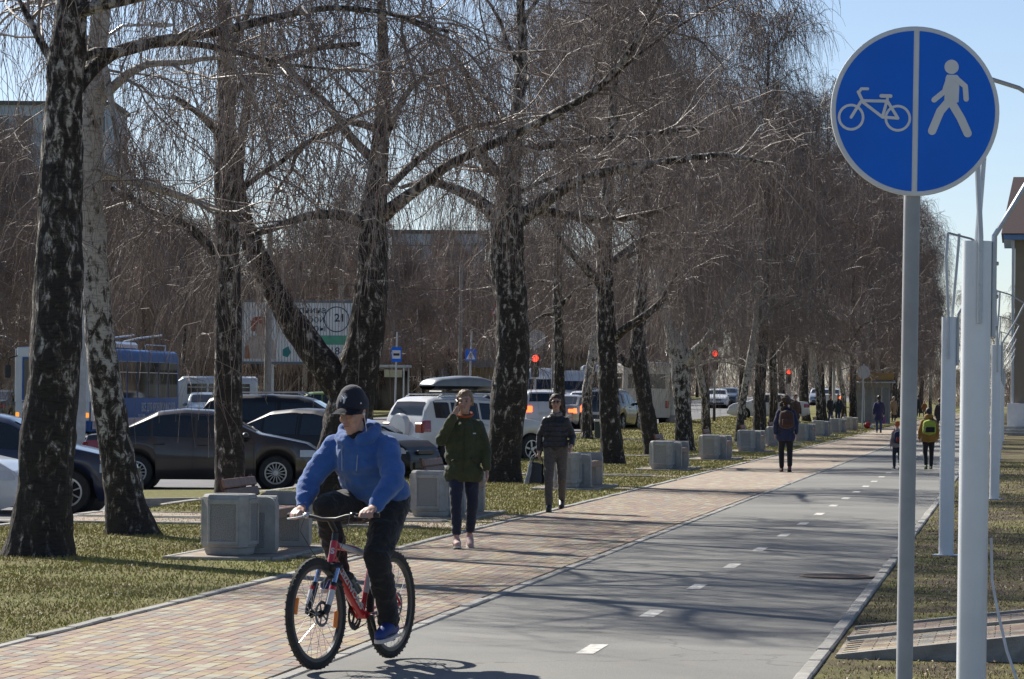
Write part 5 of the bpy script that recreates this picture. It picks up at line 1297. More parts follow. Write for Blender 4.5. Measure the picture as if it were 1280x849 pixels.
car('parked_car', 'dark grey-brown saloon parked side-on behind the nearest bench', 'saloon', 4.38, 1.70, 1.467, 2.55, paint('graphite_brown', (.045, .038, .036), .15, .3), at_px(257, 63.5), 1.5, .31, 15, foh=.86)
car('parked_car', 'dark navy car with alloy wheels, cut by the left edge', 'hatch', 4.25, 1.74, 1.46, 2.58, paint('navy', (.012, .02, .05), .08), at_px(-8, 50.8), -2, .32, 8, foh=.88)
car('parked_car', 'white car of which only the bumper shows at the left edge', 'saloon', 4.4, 1.72, 1.45, 2.6, paint('white', (.62, .63, .64), .1), at_px(-162, 46.5), -3, .31, 5)
car('parked_car', 'black car parked nose right behind the second bin and the cyclist', 'saloon', 4.5, 1.78, 1.46, 2.68, paint('black', (.012, .012, .015), .1), at_px(405, 68.5), -24, .32, 5, foh=.92)
car('parked_car', 'black estate-like off-roader with roof rails behind the brown saloon', 'suv', 4.7, 1.85, 1.72, 2.75, paint('black', (.012, .012, .015), .1), at_px(376, 78), -4, .36, 5)
car('parked_car', 'white off-roader with a long grey roof box behind the woman in green', 'suv', 4.42, 1.82, 1.70, 2.62, paint('pearl_white', (.66, .66, .65), .1), at_px(588, 87.5), 40, .36, 5, roofbox=True)
car('moving_car', 'white off-roader with lit brake lights in the queue, behind the stout birch', 'suv', 4.5, 1.84, 1.68, 2.66, paint('white', (.62, .63, .64), .1), at_px(671, 143), PATH_AWAY + 16, .35, 5, brake=True)
car('moving_car', 'beige saloon with lit brake lights in the queue behind the woman in black', 'saloon', 4.5, 1.74, 1.46, 2.65, paint('champagne', (.40, .36, .29), .1, .3), at_px(710, 150), PATH_AWAY - 5, .31, 5, brake=True)
car('moving_car', 'dark off-roader with lit brake lights right behind the dark straight birch', 'suv', 4.2, 1.78, 1.72, 2.55, paint('dark_green', (.015, .022, .022), .15), at_px(764, 143), PATH_AWAY - 8, .35, 5, brake=True)
car('moving_car', 'white saloon facing the camera between the beige saloon and the dark off-roader', 'saloon', 4.4, 1.72, 1.46, 2.6, paint('white', (.62, .63, .64), .1), at_px(729, 195), PATH_TO, .31, 5)
car('moving_car', 'silver saloon turning in front of the crossing sign', 'saloon', 4.5, 1.76, 1.46, 2.65, paint('silver', (.42, .45, .48), .1, .5), at_px(606, 165), 215, .31, 5)
car('moving_car', 'silver saloon seen from behind, left of the whitewashed pole', 'saloon', 4.5, 1.75, 1.46, 2.65, paint('silver', (.42, .45, .48), .1, .5), at_px(824, 190), PATH_AWAY - 4, .31, 5)
car('moving_car', 'white hatchback facing the camera between two pale birch trunks', 'hatch', 4.3, 1.76, 1.47, 2.6, paint('white', (.62, .63, .64), .1), at_px(896, 262), PATH_TO + 4, .31, 5)
car('moving_car', 'dark car following the white hatchback far up the road', 'hatch', 4.3, 1.76, 1.5, 2.6, paint('slate', (.05, .07, .09), .1), at_px(911, 290), PATH_TO, .31, 5)
car('moving_car', 'white saloon side-on at the lawn edge behind the slender birch', 'saloon', 4.5, 1.76, 1.45, 2.65, paint('white', (.62, .63, .64), .1), at_px(960, 190), 176, .31, 5)
car('moving_car', 'pale grey car behind the birch by the nearest bench', 'saloon', 4.5, 1.76, 1.46, 2.65, paint('pale_blue_grey', (.25, .32, .38), .1, .3), at_px(258, 142), PATH_TO + 14, .31, 5)
car('moving_car', 'dark car at the far left edge beyond the navy car', 'saloon', 4.5, 1.76, 1.45, 2.65, paint('slate', (.05, .07, .09), .1), at_px(0, 150), PATH_AWAY, .31, 5)
car('moving_car', 'green car far beyond the black off-roader', 'hatch', 4.2, 1.7, 1.5, 2.5, paint('lime', (.16, .24, .04), .1), at_px(392, 150), 190, .31, 5)
car('moving_car', 'small blue car above the white roof box, far side of the road', 'hatch', 4.2, 1.7, 1.5, 2.5, paint('blue', (.03, .08, .25), .1), at_px(628, 190), 185, .31, 5)
car('moving_car', 'pale car far up the road seen between the distant birches', 'hatch', 4.3, 1.74, 1.5, 2.6, paint('silver', (.42, .45, .48), .1, .5), at_px(1024, 300), PATH_TO, .31, 5)
car('moving_car', 'white car far up the road near the two standing people', 'saloon', 4.3, 1.74, 1.5, 2.6, paint('white', (.62, .63, .64), .1), at_px(1040, 285), PATH_AWAY, .31, 5, brake=True)
car('moving_car', 'white car waiting far behind the silver saloon at the pole', 'hatch', 4.3, 1.74, 1.5, 2.6, paint('white', (.62, .63, .64), .1), at_px(829, 235), PATH_TO, .31, 5)

# ---- buses
def bus(name, label, L, W, H, pm, roofm, loc, heading, sill, wtop, nwin, wheels, wr=.45, front='flat', skirt=None, group='buses and minibuses', side_doors=True, hood=0.0, winm=None):
    t = thing(name, label, 'bus', loc, math.radians(heading), group); gz = .32; W2 = W / 2
    # cross section with rounded roof, swept along the length
    def section(x, k=1.0, zt=None):
        zt = zt or H; r = .22
        pts = [(W2 * k * .97, gz), (W2 * k, gz + .2), (W2 * k, sill), (W2 * k * .985, wtop)]
        pts += [(W2 * k * .985 - r + r * math.cos(a), zt - r + r * math.sin(a)) for a in np.linspace(.2, math.pi / 2, 6)]
        return [(x, -y, z) for y, z in pts] + [(x, 0, zt + .03)] + [(x, y, z) for y, z in pts[::-1]]
    prof = [(-L / 2, .92, H - .06), (-L / 2 + .06, .985, H - .01), (-L / 2 + .15, 1, H), (L / 2 - .25, 1, H), (L / 2 - .10, .985, H - .03), (L / 2 - .02, .95, H - .10), (L / 2, .90, H - .18)]
    if hood:
        prof = [(-L / 2, .92, H - .06), (-L / 2 + .1, 1, H), (L / 2 - hood - 1.0, 1, H), (L / 2 - hood - .75, .97, H - .22), (L / 2 - hood * .9, .96, 1.42), (L / 2 - .2, .94, 1.1), (L / 2, .86, .92)]
    rows = []
    for x, k, zt in prof:
        if zt < wtop + .25:
            r = section(x, k, wtop + .3); rows.append([(a, y, min(z, zt) if z > gz + .3 else z) for a, y, z in r])
        else: rows.append(section(x, k, zt))
    b = B(); b.grid(rows)
    for r in (rows[0], rows[-1]):
        try: b.bm.faces.new([b.bm.verts.new(q) for q in r])
        except ValueError: pass
    body = b.obj('body', pm, t, smooth=True, ang=30)
    b = B(); b.box((0, 0, .42), (L * .94, W * .9, .35)); b.obj('underbody', INTER, t)
    x1 = L / 2 - (.35 if not hood else hood + 1.15); x0 = -L / 2 + .3; step = (x1 - x0) / nwin
    for s_ in (-1, 1):
        for k in range(nwin):
            x = x0 + (k + .5) * step
            b = B(); b.box((x, s_ * (W2 * .992 + .008), (sill + wtop) / 2 + .02), (step * .90, .024, (wtop - sill) * .92), bev=.008); w_ = b.obj('window', winm or CGLASS, body)
            b = B(); b.box((x, s_ * (W2 * .992 + .024), sill + (wtop - sill) * .70), (step * .86, .012, .03)); b.obj('vent_bar', STEEL, w_)
        if skirt:
            b = B(); b.box((0, s_ * (W2 + .006), gz + .24), (L * .965, .02, .34), bev=.005); b.obj('skirt', skirt, body)
    if not hood:
        b = B(); b.grid([[(L / 2 + .022 - .03 * abs(q) ** 3, q * W2 * .86, z) for q in np.linspace(-1, 1, 9)] for z in np.linspace(sill - .05, wtop - .02, 5)]); b.obj('windscreen', winm or CGLASS, body)
        b = B(); b.box((L / 2 + .012, 0, (sill + wtop) / 2), (.05, .05, wtop - sill)); b.obj('screen_pillar', BLACKP, body)
        b = B(); b.box((-L / 2 - .006, 0, (sill + wtop) / 2), (.03, W * .78, (wtop - sill) * .85), bev=.01); b.obj('rear_window', CGLASS, body)
        for s_ in (-1, 1):
            b = B(); b.box((L / 2 + .01, s_ * W2 * .72, .82), (.08, .34, .2), bev=.03); b.obj('headlight', HEADL, t)
            b = B(); b.box((L / 2 - .0, s_ * W2 * .92, .84), (.10, .12, .16), bev=.02); b.obj('indicator', AMBER, t)
            b = B(); b.box((-L / 2 - .01, s_ * W2 * .85, .95), (.05, .18, .35), bev=.02); b.obj('tail_light', TAILL, t)
            b = B(); b.tube([(L / 2 - .05, s_ * W2 * .9, wtop + .1), (L / 2 + .22, s_ * (W2 + .12), wtop), (L / 2 + .22, s_ * (W2 + .16), wtop - .2)], .02, 6); m_ = b.obj('mirror_arm', BLACKP, t)
            b = B(); b.box((L / 2 + .2, s_ * (W2 + .18), wtop - .42), (.08, .2, .42), bev=.03); b.obj('mirror', BLACKP, m_)
        b = B(); b.box((L / 2 + .03, 0, .5), (.12, W * .92, .26), bev=.04); b.obj('bumper', skirt or BLACKP, t)
    else:
        xa, za, xb, zb = L / 2 - hood * .9, 1.44, L / 2 - hood - .75, H - .22
        b = B(); b.grid([[(xa + (xb - xa) * q + .02, y * W2 * .84, za + (zb - za) * q + .03) for y in np.linspace(-1, 1, 7)] for q in np.linspace(.04, .58, 5)]); b.obj('windscreen', CGLASS, body)
        for s_ in (-1, 1):
            b = B(); b.box((L / 2 - .12, s_ * W2 * .70, .92), (.2, .28, .2), bev=.05); b.obj('headlight', HEADL, t)
            b = B(); b.ball((L / 2 - hood - .1, s_ * (W2 + .14), 1.5), .13, (.6, .8, 1.2)); b.obj('mirror', BLACKP, t)
            b = B(); b.box((L / 2 - hood - .35, s_ * (W2 * .985 + .006), 1.72), (.75, .02, .55), bev=.008); b.obj('cab_window', CGLASS, body)
        b = B(); b.box((L / 2 - .02, 0, .86), (.08, W * .45, .16), bev=.02); b.obj('grille', BLACKP, t)
        b = B(); b.box((L / 2 - .02, 0, .5), (.16, W * .88, .24), bev=.04); b.obj('bumper', BLACKP, t)
        b = B(); b.box((L / 2 + .07, 0, .52), (.02, .5, .11)); b.obj('number_plate', PLATE, t)
    add_wheels(t, wheels, W2 - .2, wr, .3, 6)
    return t, body
WHITEB = paint('bus_white', (.60, .62, .63), .12); BUSBLUE = mat('bus_blue', (.045, .13, .33), .55, col2=(.04, .11, .29), scale=2, spec=.2); SKB = paint('bus_deep_blue', (.015, .06, .22), .1)
TY = 110.0; cF = AT(113, 500, TY); 
tl = 11.8; d = Vector((ST, CT, 0)); rgt = Vector((CT, -ST, 0))
ctr = Vector((cF.x, cF.y, 0)) + d * tl / 2 - rgt * 1.25
tb_, tbody = bus('trolleybus', 'blue and white trolleybus with advertising on its side, behind the left birches', tl, 2.5, 3.02, BUSBLUE, WHITEB, (ctr.x, ctr.y, road_z(115) + .0), PATH_TO, 1.32, 2.65, 8, (tl / 2 - 2.4, -tl / 2 + 3.0), .48, skirt=SKB, group='trolleybus')
tb_['label'] = 'blue and white trolleybus with advertising on its side, behind the left birches'; del tb_['group']
# white front half-shell: cab panels, with the roof gear
b = B(); b.box((tl / 2 - .02, 0, .98), (.10, 2.44, .66), bev=.03); b.obj('front_panel', WHITEB, tbody)
b = B(); b.box((tl / 2 - .04, 0, 2.84), (.12, 2.40, .34), bev=.04); b.obj('destination_panel', WHITEB, tbody)
for s_ in (-1, 1):
    b = B(); b.box((tl / 2 - .05, s_ * 1.13, 1.98), (.16, .24, 1.5), bev=.03); b.obj('corner_pillar', WHITEB, tbody)
    b = B(); b.box((tl / 2 - .55, s_ * 1.25, 2.80), (1.0, .04, .32), bev=.01); b.obj('white_cornice', WHITEB, tbody)
b = B(); b.box((tl / 2 - .5, 1.258, .98), (.9, .02, .66), bev=.004); b.obj('white_side_panel', WHITEB, tbody)
b = B(); b.box((tl / 2 - 1.2, 0, 3.12), (1.2, 1.7, .26), bev=.08); b.box((-.5, 0, 3.14), (3.0, 1.5, .28), bev=.08); b.obj('roof_equipment', WHITEB, tb_)
for s_ in (-.5, .5):
    b = B(); b.tube([(-1.0, s_, 3.3), (-3.0, s_, 3.45), (-tl / 2 - .3, s_, 3.6)], .03, 6); b.obj('trolley_pole', STEEL, tb_)
for s_ in (-1, 1):
    b = B(); b.tube([(-2.4, s_ * .9, 3.05), (-2.4, s_ * .9, 3.22), (-5.2, s_ * .9, 3.22), (-5.2, s_ * .9, 3.05)], .02, 6); b.obj('roof_rail', STEEL, tb_)
# left flank (towards the camera) carries the print: local +Y is the bus's left; heading is towards the camera
PRW = mat('white_print', (.55, .58, .62), .5, scale=3)
def side_text(s_, x, z, size, xs=1.0): return text_obj('lettering', s_, size, PRW, basis((x, 1.262, z), (-1, 0, 0), (0, 0, 1)), tbody, .002, xs=xs)
side_text('ВСЕ ДЛЯ КРОВЛИ И ФАСАДА', -2.9, 1.06, .40, .80); side_text('профиль', -.6, .78, .24); side_text('600-900', -4.5, .78, .24)
text_obj('route_number', '240', .42, SKB, basis((tl / 2 + .034, -.70, 1.12), (0, 1, 0), (0, 0, 1)), tbody, .002)
for x, w_ in ((.9, .5), (-.4, .7), (-1.9, .5)):
    b = B(); b.ball((x, .9, 1.75), .28, (w_ / .5, .4, 1.2)); b.obj('yellow_seat', mat('yellow_seat', (.5, .33, .02), .7, scale=3), tb_)
MB_ = dict(L=5.9, W=2.0, H=2.72, hood=1.05)
for lab, px, Y, hd, H_ in (('white high-roofed minibus facing the camera, left one of the pair', 680, 205, PATH_TO + 5, 2.75), ('white minibus facing the camera, right one of the pair', 716, 200, PATH_TO + 9, 2.6)):
    bus('minibus', lab, 5.9, 2.0, H_, WHITEB, WHITEB, at_px(px, Y), hd, 1.45, 2.15, 4, (2.05, -1.65), .34, hood=1.05)
bus('city_bus', 'pale blue bus behind the right white minibus', 9, 2.4, 3.0, paint('pale_bus', (.45, .52, .58), .1), WHITEB, at_px(748, 222), PATH_TO + 8, 1.3, 2.6, 6, (3, -2.2), .45)
bus('coach', 'cream coach seen from behind between two birch trunks', 7.5, 2.3, 2.95, paint('cream', (.48, .46, .41), .15), WHITEB, at_px(798, 168), PATH_AWAY + 12, 1.65, 2.45, 5, (2.4, -1.9), .42)
bus('delivery_van', 'low white van far beyond the trolleybus tail', 5.2, 1.95, 2.1, WHITEB, WHITEB, at_px(246, 150), 186, 1.3, 1.8, 3, (1.8, -1.5), .33, hood=.95)
# ================================================================== PEOPLE
SKIN = mat('skin', (0.46, 0.28, 0.21), 0.55, col2=(0.40, 0.23, 0.17), scale=18)
def cloth(name, c, c2=None, sc=9, bump=.5, bs=38, rough=.9, sheen=.15): return mat('cloth_' + name, c, rough, col2=c2 or tuple(x * .8 for x in c), scale=sc, bump=bump, bscale=bs, sheen=sheen)
def remesh(b, voxel, smooth=3, wrinkle=0.0, wsc=9.0, seed=0.0, hem=None):
    """solids -> one continuous skin"""
    me = b.mesh('tmp'); o = bpy.data.objects.new('tmp', me); COL.objects.link(o)
    m = o.modifiers.new('r', 'REMESH'); m.mode = 'VOXEL'; m.voxel_size = voxel
    if smooth: s_ = o.modifiers.new('s', 'SMOOTH'); s_.factor = .5; s_.iterations = smooth
    bpy.context.view_layer.update()
    out = bpy.data.meshes.new_from_object(o.evaluated_get(bpy.context.evaluated_depsgraph_get()))
    bpy.data.objects.remove(o); bpy.data.meshes.remove(me)
    n = len(out.vertices)
    if wrinkle:
        co = np.empty(n * 3, np.float32); out.vertices.foreach_get('co', co); no = np.empty(n * 3, np.float32); out.vertices.foreach_get('normal', no)
        co = co.reshape(-1, 3); no = no.reshape(-1, 3)
        w = np.array([noise.noise((x * wsc + seed, y * wsc, z * wsc * 1.7)) + .5 * noise.noise((x * wsc * 2.3, y * wsc * 2.3 + seed, z * wsc * 4.2)) + .55 * (.35 - abs(noise.noise((x * wsc * .9 + 9, y * wsc * .9, z * wsc * 1.5 + seed)))) * 2 for x, y, z in co])
        co = co + no * (w * wrinkle)[:, None]
        if hem is not None: co[:, 2] = np.maximum(co[:, 2], hem + .006 * np.sin(co[:, 0] * 23 + seed) )
        out.vertices.foreach_set('co', co.astype(np.float32).ravel())
    out.polygons.foreach_set('use_smooth', [True] * len(out.polygons)); out.update()
    return out
def V3(*a): return Vector(a)
def limb(b, pts, rads, flat=None):
    for i in range(len(pts) - 1): b.capsule(pts[i], rads[i], pts[i + 1], rads[i + 1], flat=flat)
def head_solids(b, c, fwd, k=1.0, up=Vector((0, 0, 1)), left=None):
    """skull, jaw, nose, brow, lips, ears; c centre, fwd gaze"""
    up = up.normalized(); f = (fwd - up * fwd.dot(up)).normalized(); l = up.cross(f)
    def q(x, y, z): return c + (f * x + l * y + up * z) * k
    b.capsule(q(-.02, 0, .035), .083 * k, q(-.015, 0, .045), .086 * k)
    b.capsule(q(.012, 0, -.01), .070 * k, q(.028, 0, -.062), .048 * k)
    b.capsule(q(.055, 0, -.090), .024 * k, q(.05, 0, -.085), .026 * k)               # chin
    b.capsule(q(.085, 0, .020), .0105 * k, q(.104, 0, -.022), .0135 * k)              # nose
    for s_ in (-1, 1):
        b.capsule(q(.078, s_ * .012, .038), .011 * k, q(.064, s_ * .046, .038), .011 * k)   # brow
        b.capsule(q(.058, s_ * .034, -.012), .022 * k, q(.056, s_ * .036, -.02), .022 * k)  # cheek
        b.capsule(q(-.005, s_ * .078, .022), .016 * k, q(-.002, s_ * .076, -.016), .011 * k, flat=(l, .5))  # ear
    b.capsule(q(.079, -.018, -.048), .009 * k, q(.079, .018, -.048), .009 * k); b.capsule(q(.077, -.014, -.060), .009 * k, q(.077, .014, -.060), .009 * k)
    return q
def face_parts(t, q, k=1.0, eyes=True):
    LIP = mat('lips', (.38, .14, .12), .5, scale=20); EYE = mat('eye_dark', (.03, .025, .022), .2, scale=20); BRO = mat('eyebrow', (.06, .04, .03), .8, scale=20)
    b = B(); b.capsule(q(.0865, -.018, -.0535), .0045 * k, q(.0865, .018, -.0535), .0045 * k, 8, 3); b.obj('lips', LIP, t)
    for s_ in (-1, 1):
        if eyes: b = B(); b.ball(q(.0755, s_ * .031, .020), .0095 * k, (1, 1.25, .7)); b.obj('eye', EYE, t)
        b = B(); b.capsule(q(.0845, s_ * .018, .044), .0035 * k, q(.072, s_ * .046, .041), .003 * k, 8, 3); b.obj('eyebrow', BRO, t)
def hand_grip(b, w, axis, down, out, k=1.0, fist=.5):
    """hand closed on a bar: w wrist, axis along bar (towards thumb), down = finger direction over the bar"""
    axis = axis.normalized(); out = out.normalized(); down = down.normalized()
    palm = w + out * .055 * k
    b.capsule(w, .027 * k, palm, .036 * k, flat=(down, .62))
    for i in range(4):
        r = (.0098, .0105, .010, .0088)[i] * k; ln = (.9, 1.0, .95, .78)[i]
        s_ = palm + axis * (.030 - .0205 * i) * k + out * .022 * k - down * .005 * k
        p1 = s_ + (out * .030 + down * .010) * k * ln; p2 = p1 + (down * .026 + out * .001) * k * ln; p3 = p2 + (down * .006 - out * .022) * k * ln
        limb(b, [s_, p1, p2, p3], [r * 1.08, r, r * .95, r * .85])
    s_ = palm + axis * .032 * k - out * .02 * k; p1 = s_ + (axis * .018 + out * .025 + down * .012) * k; p2 = p1 + (out * .022 + down * .018 - axis * .004) * k
    limb(b, [s_, p1, p2], [.014 * k, .0115 * k, .010 * k])
def hand_relaxed(b, w, d, side, fwd, k=1.0, curl=.5):
    """w wrist, d direction of the hand, side = towards the thumb"""
    d = d.normalized(); side = (side - d * side.dot(d)).normalized(); n = d.cross(side).normalized()
    if n.dot(fwd) > 0: n = -n                           # n: palm side
    palm = w + d * .075 * k
    b.capsule(w, .026 * k, palm, .034 * k, flat=(n, .5))
    for i in range(4):
        r = (.0092, .0098, .0094, .0082)[i] * k; ln = (.92, 1, .94, .76)[i]
        s_ = palm + side * (.026 - .0175 * i) * k + d * .012 * k
        p1 = s_ + d * .036 * k * ln + n * .008 * curl * k; p2 = p1 + (d * .022 + n * .022 * curl) * k * ln; p3 = p2 + (d * .010 + n * .020 * curl) * k * ln
        limb(b, [s_, p1, p2, p3], [r * 1.05, r, r * .93, r * .85])
    s_ = w + d * .03 * k + side * .022 * k; p1 = s_ + (d * .032 + side * .020) * k; p2 = p1 + (d * .028 + n * .006) * k
    limb(b, [s_, p1, p2], [.0135 * k, .0112 * k, .0095 * k])
def eye_shoe(t, ankle, fwd, k, m, solem, parent=None, toe_up=0.0, size=1.0):
    f = Vector((fwd.x, fwd.y, 0)).normalized(); f = (f + Vector((0, 0, toe_up))).normalized(); upv = Vector((0, 0, 1)); upv = (upv - f * upv.dot(f)).normalized()
    heel = ankle - f * .05 * k - upv * .055 * k; toe = ankle + f * .155 * k * size - upv * .062 * k
    b = B(); b.capsule(heel, .040 * k, ankle + f * .05 * k - upv * .042 * k, .046 * k, flat=(upv, 1.0)); b.capsule(ankle + f * .03 * k - upv * .035 * k, .048 * k, toe, .037 * k, flat=(upv, .85)); b.capsule(ankle - upv * .04 * k, .044 * k, ankle - upv * .005 * k, .043 * k)
    o = mesh_obj('shoe', remesh(b, .008 * max(1, k), 2), m, t)
    b = B(); lf = upv.cross(f); pts = []
    for a in np.linspace(0, 2 * math.pi, 20, endpoint=False):
        ca, sa = math.cos(a), math.sin(a); pts.append(heel.lerp(toe, .5) + f * ca * .148 * k * size + lf * sa * (.045 + .008 * ca) * k - upv * .046 * k)
    b.prism(pts, upv, .022 * k); b.obj('sole', solem, o)
    return o

def walker(label, px, py, H, facing, top_m, leg_m, shoe_m, hair, hair_m, stride=.16, arms=('down', 'down'), jacket_len=.50, jr=1.0, voxel=.012, lead=1, legw=1.0, group=None, extras=None, ankle_skin=False, collar=None, detail=False, face=True, bend=0.0, lift=0.0, cuff_z=None):
    """a person walking; local frame: front is -Y, own left is +X; scaled to H metres"""
    g = G(px, py); t = thing('person', label, 'person', (g.x, g.y, 0.004), facing, group)
    k = H / 1.72; s_ = stride
    hipz, kz, az = .90 * k, .485 * k, .095 * k
    body, top, leg = B(), B(), B()
    J = {}
    for sd in (-1, 1):
        ph = sd * lead; fy = -s_ * ph * k; lf = max(0, -ph) * lift * k
        hip = V3(sd * .085 * k, 0, hipz); ank = V3(sd * .085 * k, fy + .02 * k, az + lf + (0.03 * k if ph < 0 else 0))
        kn = (hip + ank) / 2 + V3(sd * .01 * k, -.05 * k - (.03 * k if ph < 0 else 0), .0)
        kn.z = kz
        J[sd] = (hip, kn, ank)
        limb(body, [hip, kn, ank], [.070 * k, .040 * k, .030 * k]); body.capsule(ank, .028 * k, ank + V3(0, -.02 * k, -.045 * k), .022 * k)
        ce = ank.lerp(kn, cuff_z or 0.08)
        limb(leg, [hip + V3(0, .01 * k, .02 * k), kn, ce], [.102 * k * legw, .070 * k * legw, .058 * k * legw])
    body.capsule(V3(-.055 * k, 0, hipz + .04 * k), .082 * k, V3(.055 * k, 0, hipz + .04 * k), .082 * k, flat=(V3(0, 1, 0), .85))
    leg.capsule(V3(-.05 * k, 0, hipz - .015 * k), .10 * k, V3(.05 * k, 0, hipz - .015 * k), .10 * k, flat=(V3(0, 1, 0), .95)); leg.capsule(V3(-.055 * k, 0, hipz + .04 * k), .118 * k, V3(.055 * k, 0, hipz + .04 * k), .118 * k, flat=(V3(0, 1, 0), .9))
    leg.capsule(V3(-.06 * k, 0, hipz + .12 * k), .105 * k, V3(.06 * k, 0, hipz + .12 * k), .105 * k, flat=(V3(0, 1, 0), .9))
    chest = V3(0, -bend * .05 * k, 1.28 * k); neck = V3(0, -.01 * k - bend * .06 * k, 1.44 * k); head = V3(0, -.035 * k - bend * .10 * k, 1.605 * k)
    for z, w, d in ((hipz + .05 * k, .085, .8), (1.08 * k, .080, .8), (1.25 * k, .092, .78)):
        body.capsule(V3(-.06 * k, 0, z), w * k, V3(.06 * k, 0, z), w * k, flat=(V3(0, 1, 0), d))
    body.capsule(V3(0, 0, hipz + .06 * k), .085 * k, chest, .085 * k); body.capsule(chest, .06 * k, neck, .054 * k); body.capsule(neck, .052 * k, head - V3(0, -.01, .05 * k), .052 * k)
    q = head_solids(body, head, V3(0, -1, 0) + (extras or {}).get('gaze', V3(0, 0, 0)), k)
    # jacket
    jz = jacket_len * H
    for z, w in ((jz, .135), (1.02 * k, .13), (1.15 * k, .132), (1.27 * k, .122)):
        if z >= jz - .001: top.capsule(V3(-.075 * k, 0, z), w * k * jr, V3(.075 * k, 0, z), w * k * jr, flat=(V3(0, 1, 0), .86))
    top.capsule(V3(0, 0, jz), .15 * k * jr, chest, .14 * k * jr)
    top.capsule(V3(-.085 * k, 0, 1.375 * k), .062 * k * jr, V3(.085 * k, 0, 1.375 * k), .062 * k * jr); top.capsule(chest, .1 * k, neck - V3(0, 0, .01 * k), .068 * k * jr)
    if collar: top.capsule(neck - V3(0, -.02 * k, .01 * k), .082 * k, neck + V3(0, .035 * k, .02 * k), .075 * k)
    hands = {}
    for sd, am in zip((1, -1), arms):
        sh = V3(sd * .150 * k, 0, 1.352 * k)
        if am == 'down': el, wr = V3(sd * .235 * k, .02 * k + sd * lead * .04 * k, 1.11 * k), V3(sd * .245 * k, -.06 * k + sd * lead * .05 * k, .875 * k)
        elif am == 'bent': el, wr = V3(sd * .25 * k, .05 * k, 1.12 * k), V3(sd * .24 * k, -.13 * k, .985 * k)
        elif am == 'phone': el, wr = V3(sd * .265 * k, -.06 * k, 1.19 * k), V3(sd * .135 * k, -.125 * k, 1.455 * k)
        elif am == 'bag': el, wr = V3(sd * .245 * k, .04 * k, 1.12 * k), V3(sd * .255 * k, .0, .89 * k)
        elif am == 'front': el, wr = V3(sd * .23 * k, .02 * k, 1.12 * k), V3(sd * .1 * k, -.18 * k, 1.05 * k)
        limb(body, [sh, el, wr], [.05 * k, .042 * k, .029 * k])
        limb(top, [sh, el, wr + (el - wr).normalized() * .02 * k], [.066 * k * jr, .058 * k * jr, .046 * k * jr])
        d = (wr - el).normalized()
        if am == 'phone': hand_grip(body, wr, V3(0, 0, 1), V3(-sd * .3, -1, 0), V3(-sd * .55, .1, .9), k * .95)
        elif am == 'bag': hand_grip(body, wr, V3(0, -1, .1), V3(-sd, 0, -.6), V3(0, 0, -1), k * .95)
        else: hand_relaxed(body, wr, d + V3(0, 0, -.4), V3(0, -1, 0), V3(sd, 0, 0), k, .7)
        hands[sd] = (wr, d)
    bo = mesh_obj('body', remesh(body, voxel * .62 if detail else voxel, 2), SKIN, t)
    tp = mesh_obj('jacket', remesh(top, voxel, 3, .007 * k if detail else .004, 11, seed=px, hem=jz - .085 * k), top_m, t)
    lg = mesh_obj('trousers', remesh(leg, voxel, 3, .006 * k if detail else .003, 13, seed=py), leg_m, t)
    for sd in (-1, 1): eye_shoe(t, J[sd][2], V3(0, -1, 0), k, shoe_m[0], shoe_m[1], toe_up=.12 if sd * lead > 0 else -.25)
    if face: face_parts(t, q, k)
    if hair:
        b = B()
        if hair in ('tied', 'long', 'curly', 'short', 'dark_back', 'bob'):
            b.capsule(q(-.030, 0, .050), .094 * k, q(-.024, 0, .066), .090 * k); b.capsule(q(-.06, 0, .0), .072 * k, q(-.05, 0, -.04), .055 * k)
            for s2 in (-1, 1): b.capsule(q(-.002, s2 * .066, .06), .030 * k, q(-.022, s2 * .076, -.01), .026 * k)
            b.capsule(q(.022, -.035, .106), .024 * k, q(.022, .035, .106), .024 * k)
        if hair == 'tied': limb(b, [q(-.09, 0, .05), q(-.12, -.035, .02), q(-.11, -.075, -.03), q(-.09, -.10, -.07)], [.035 * k, .026 * k, .02 * k, .01 * k])
        if hair == 'curly':
            rg = random.Random(3)
            for i in range(34): a = rg.uniform(-2.3, 2.3); z = rg.uniform(-.24, .09); b.ball(q(-.05 - .06 * math.cos(a), .095 * math.sin(a) * (1 + .3 * (z < 0)), z), .035 * k)
        if hair == 'long':
            for s2 in (-1, 1): b.capsule(q(-.03, s2 * .07, .0), .045 * k, q(-.02, s2 * .085, -.14), .035 * k)
        if hair == 'bob':
            for s2 in (-1, 1): b.capsule(q(-.012, s2 * .074, .04), .032 * k, q(-.03, s2 * .078, -.055), .030 * k)
            b.capsule(q(-.07, -.03, -.05), .045 * k, q(-.07, .03, -.05), .045 * k); b.capsule(q(.0, 0, .10), .045 * k, q(-.03, 0, .115), .04 * k)
        if hair == 'dark_back': b.capsule(q(-.08, 0, 0), .06 * k, q(-.09, 0, -.12), .045 * k)
        mesh_obj('hair', remesh(b, .009 if detail else .013, 2, .004, 30), hair_m, t)
    return t, dict(J=J, q=q, hands=hands, k=k, jz=jz, body=bo, top=tp, legs=lg, neck=neck)
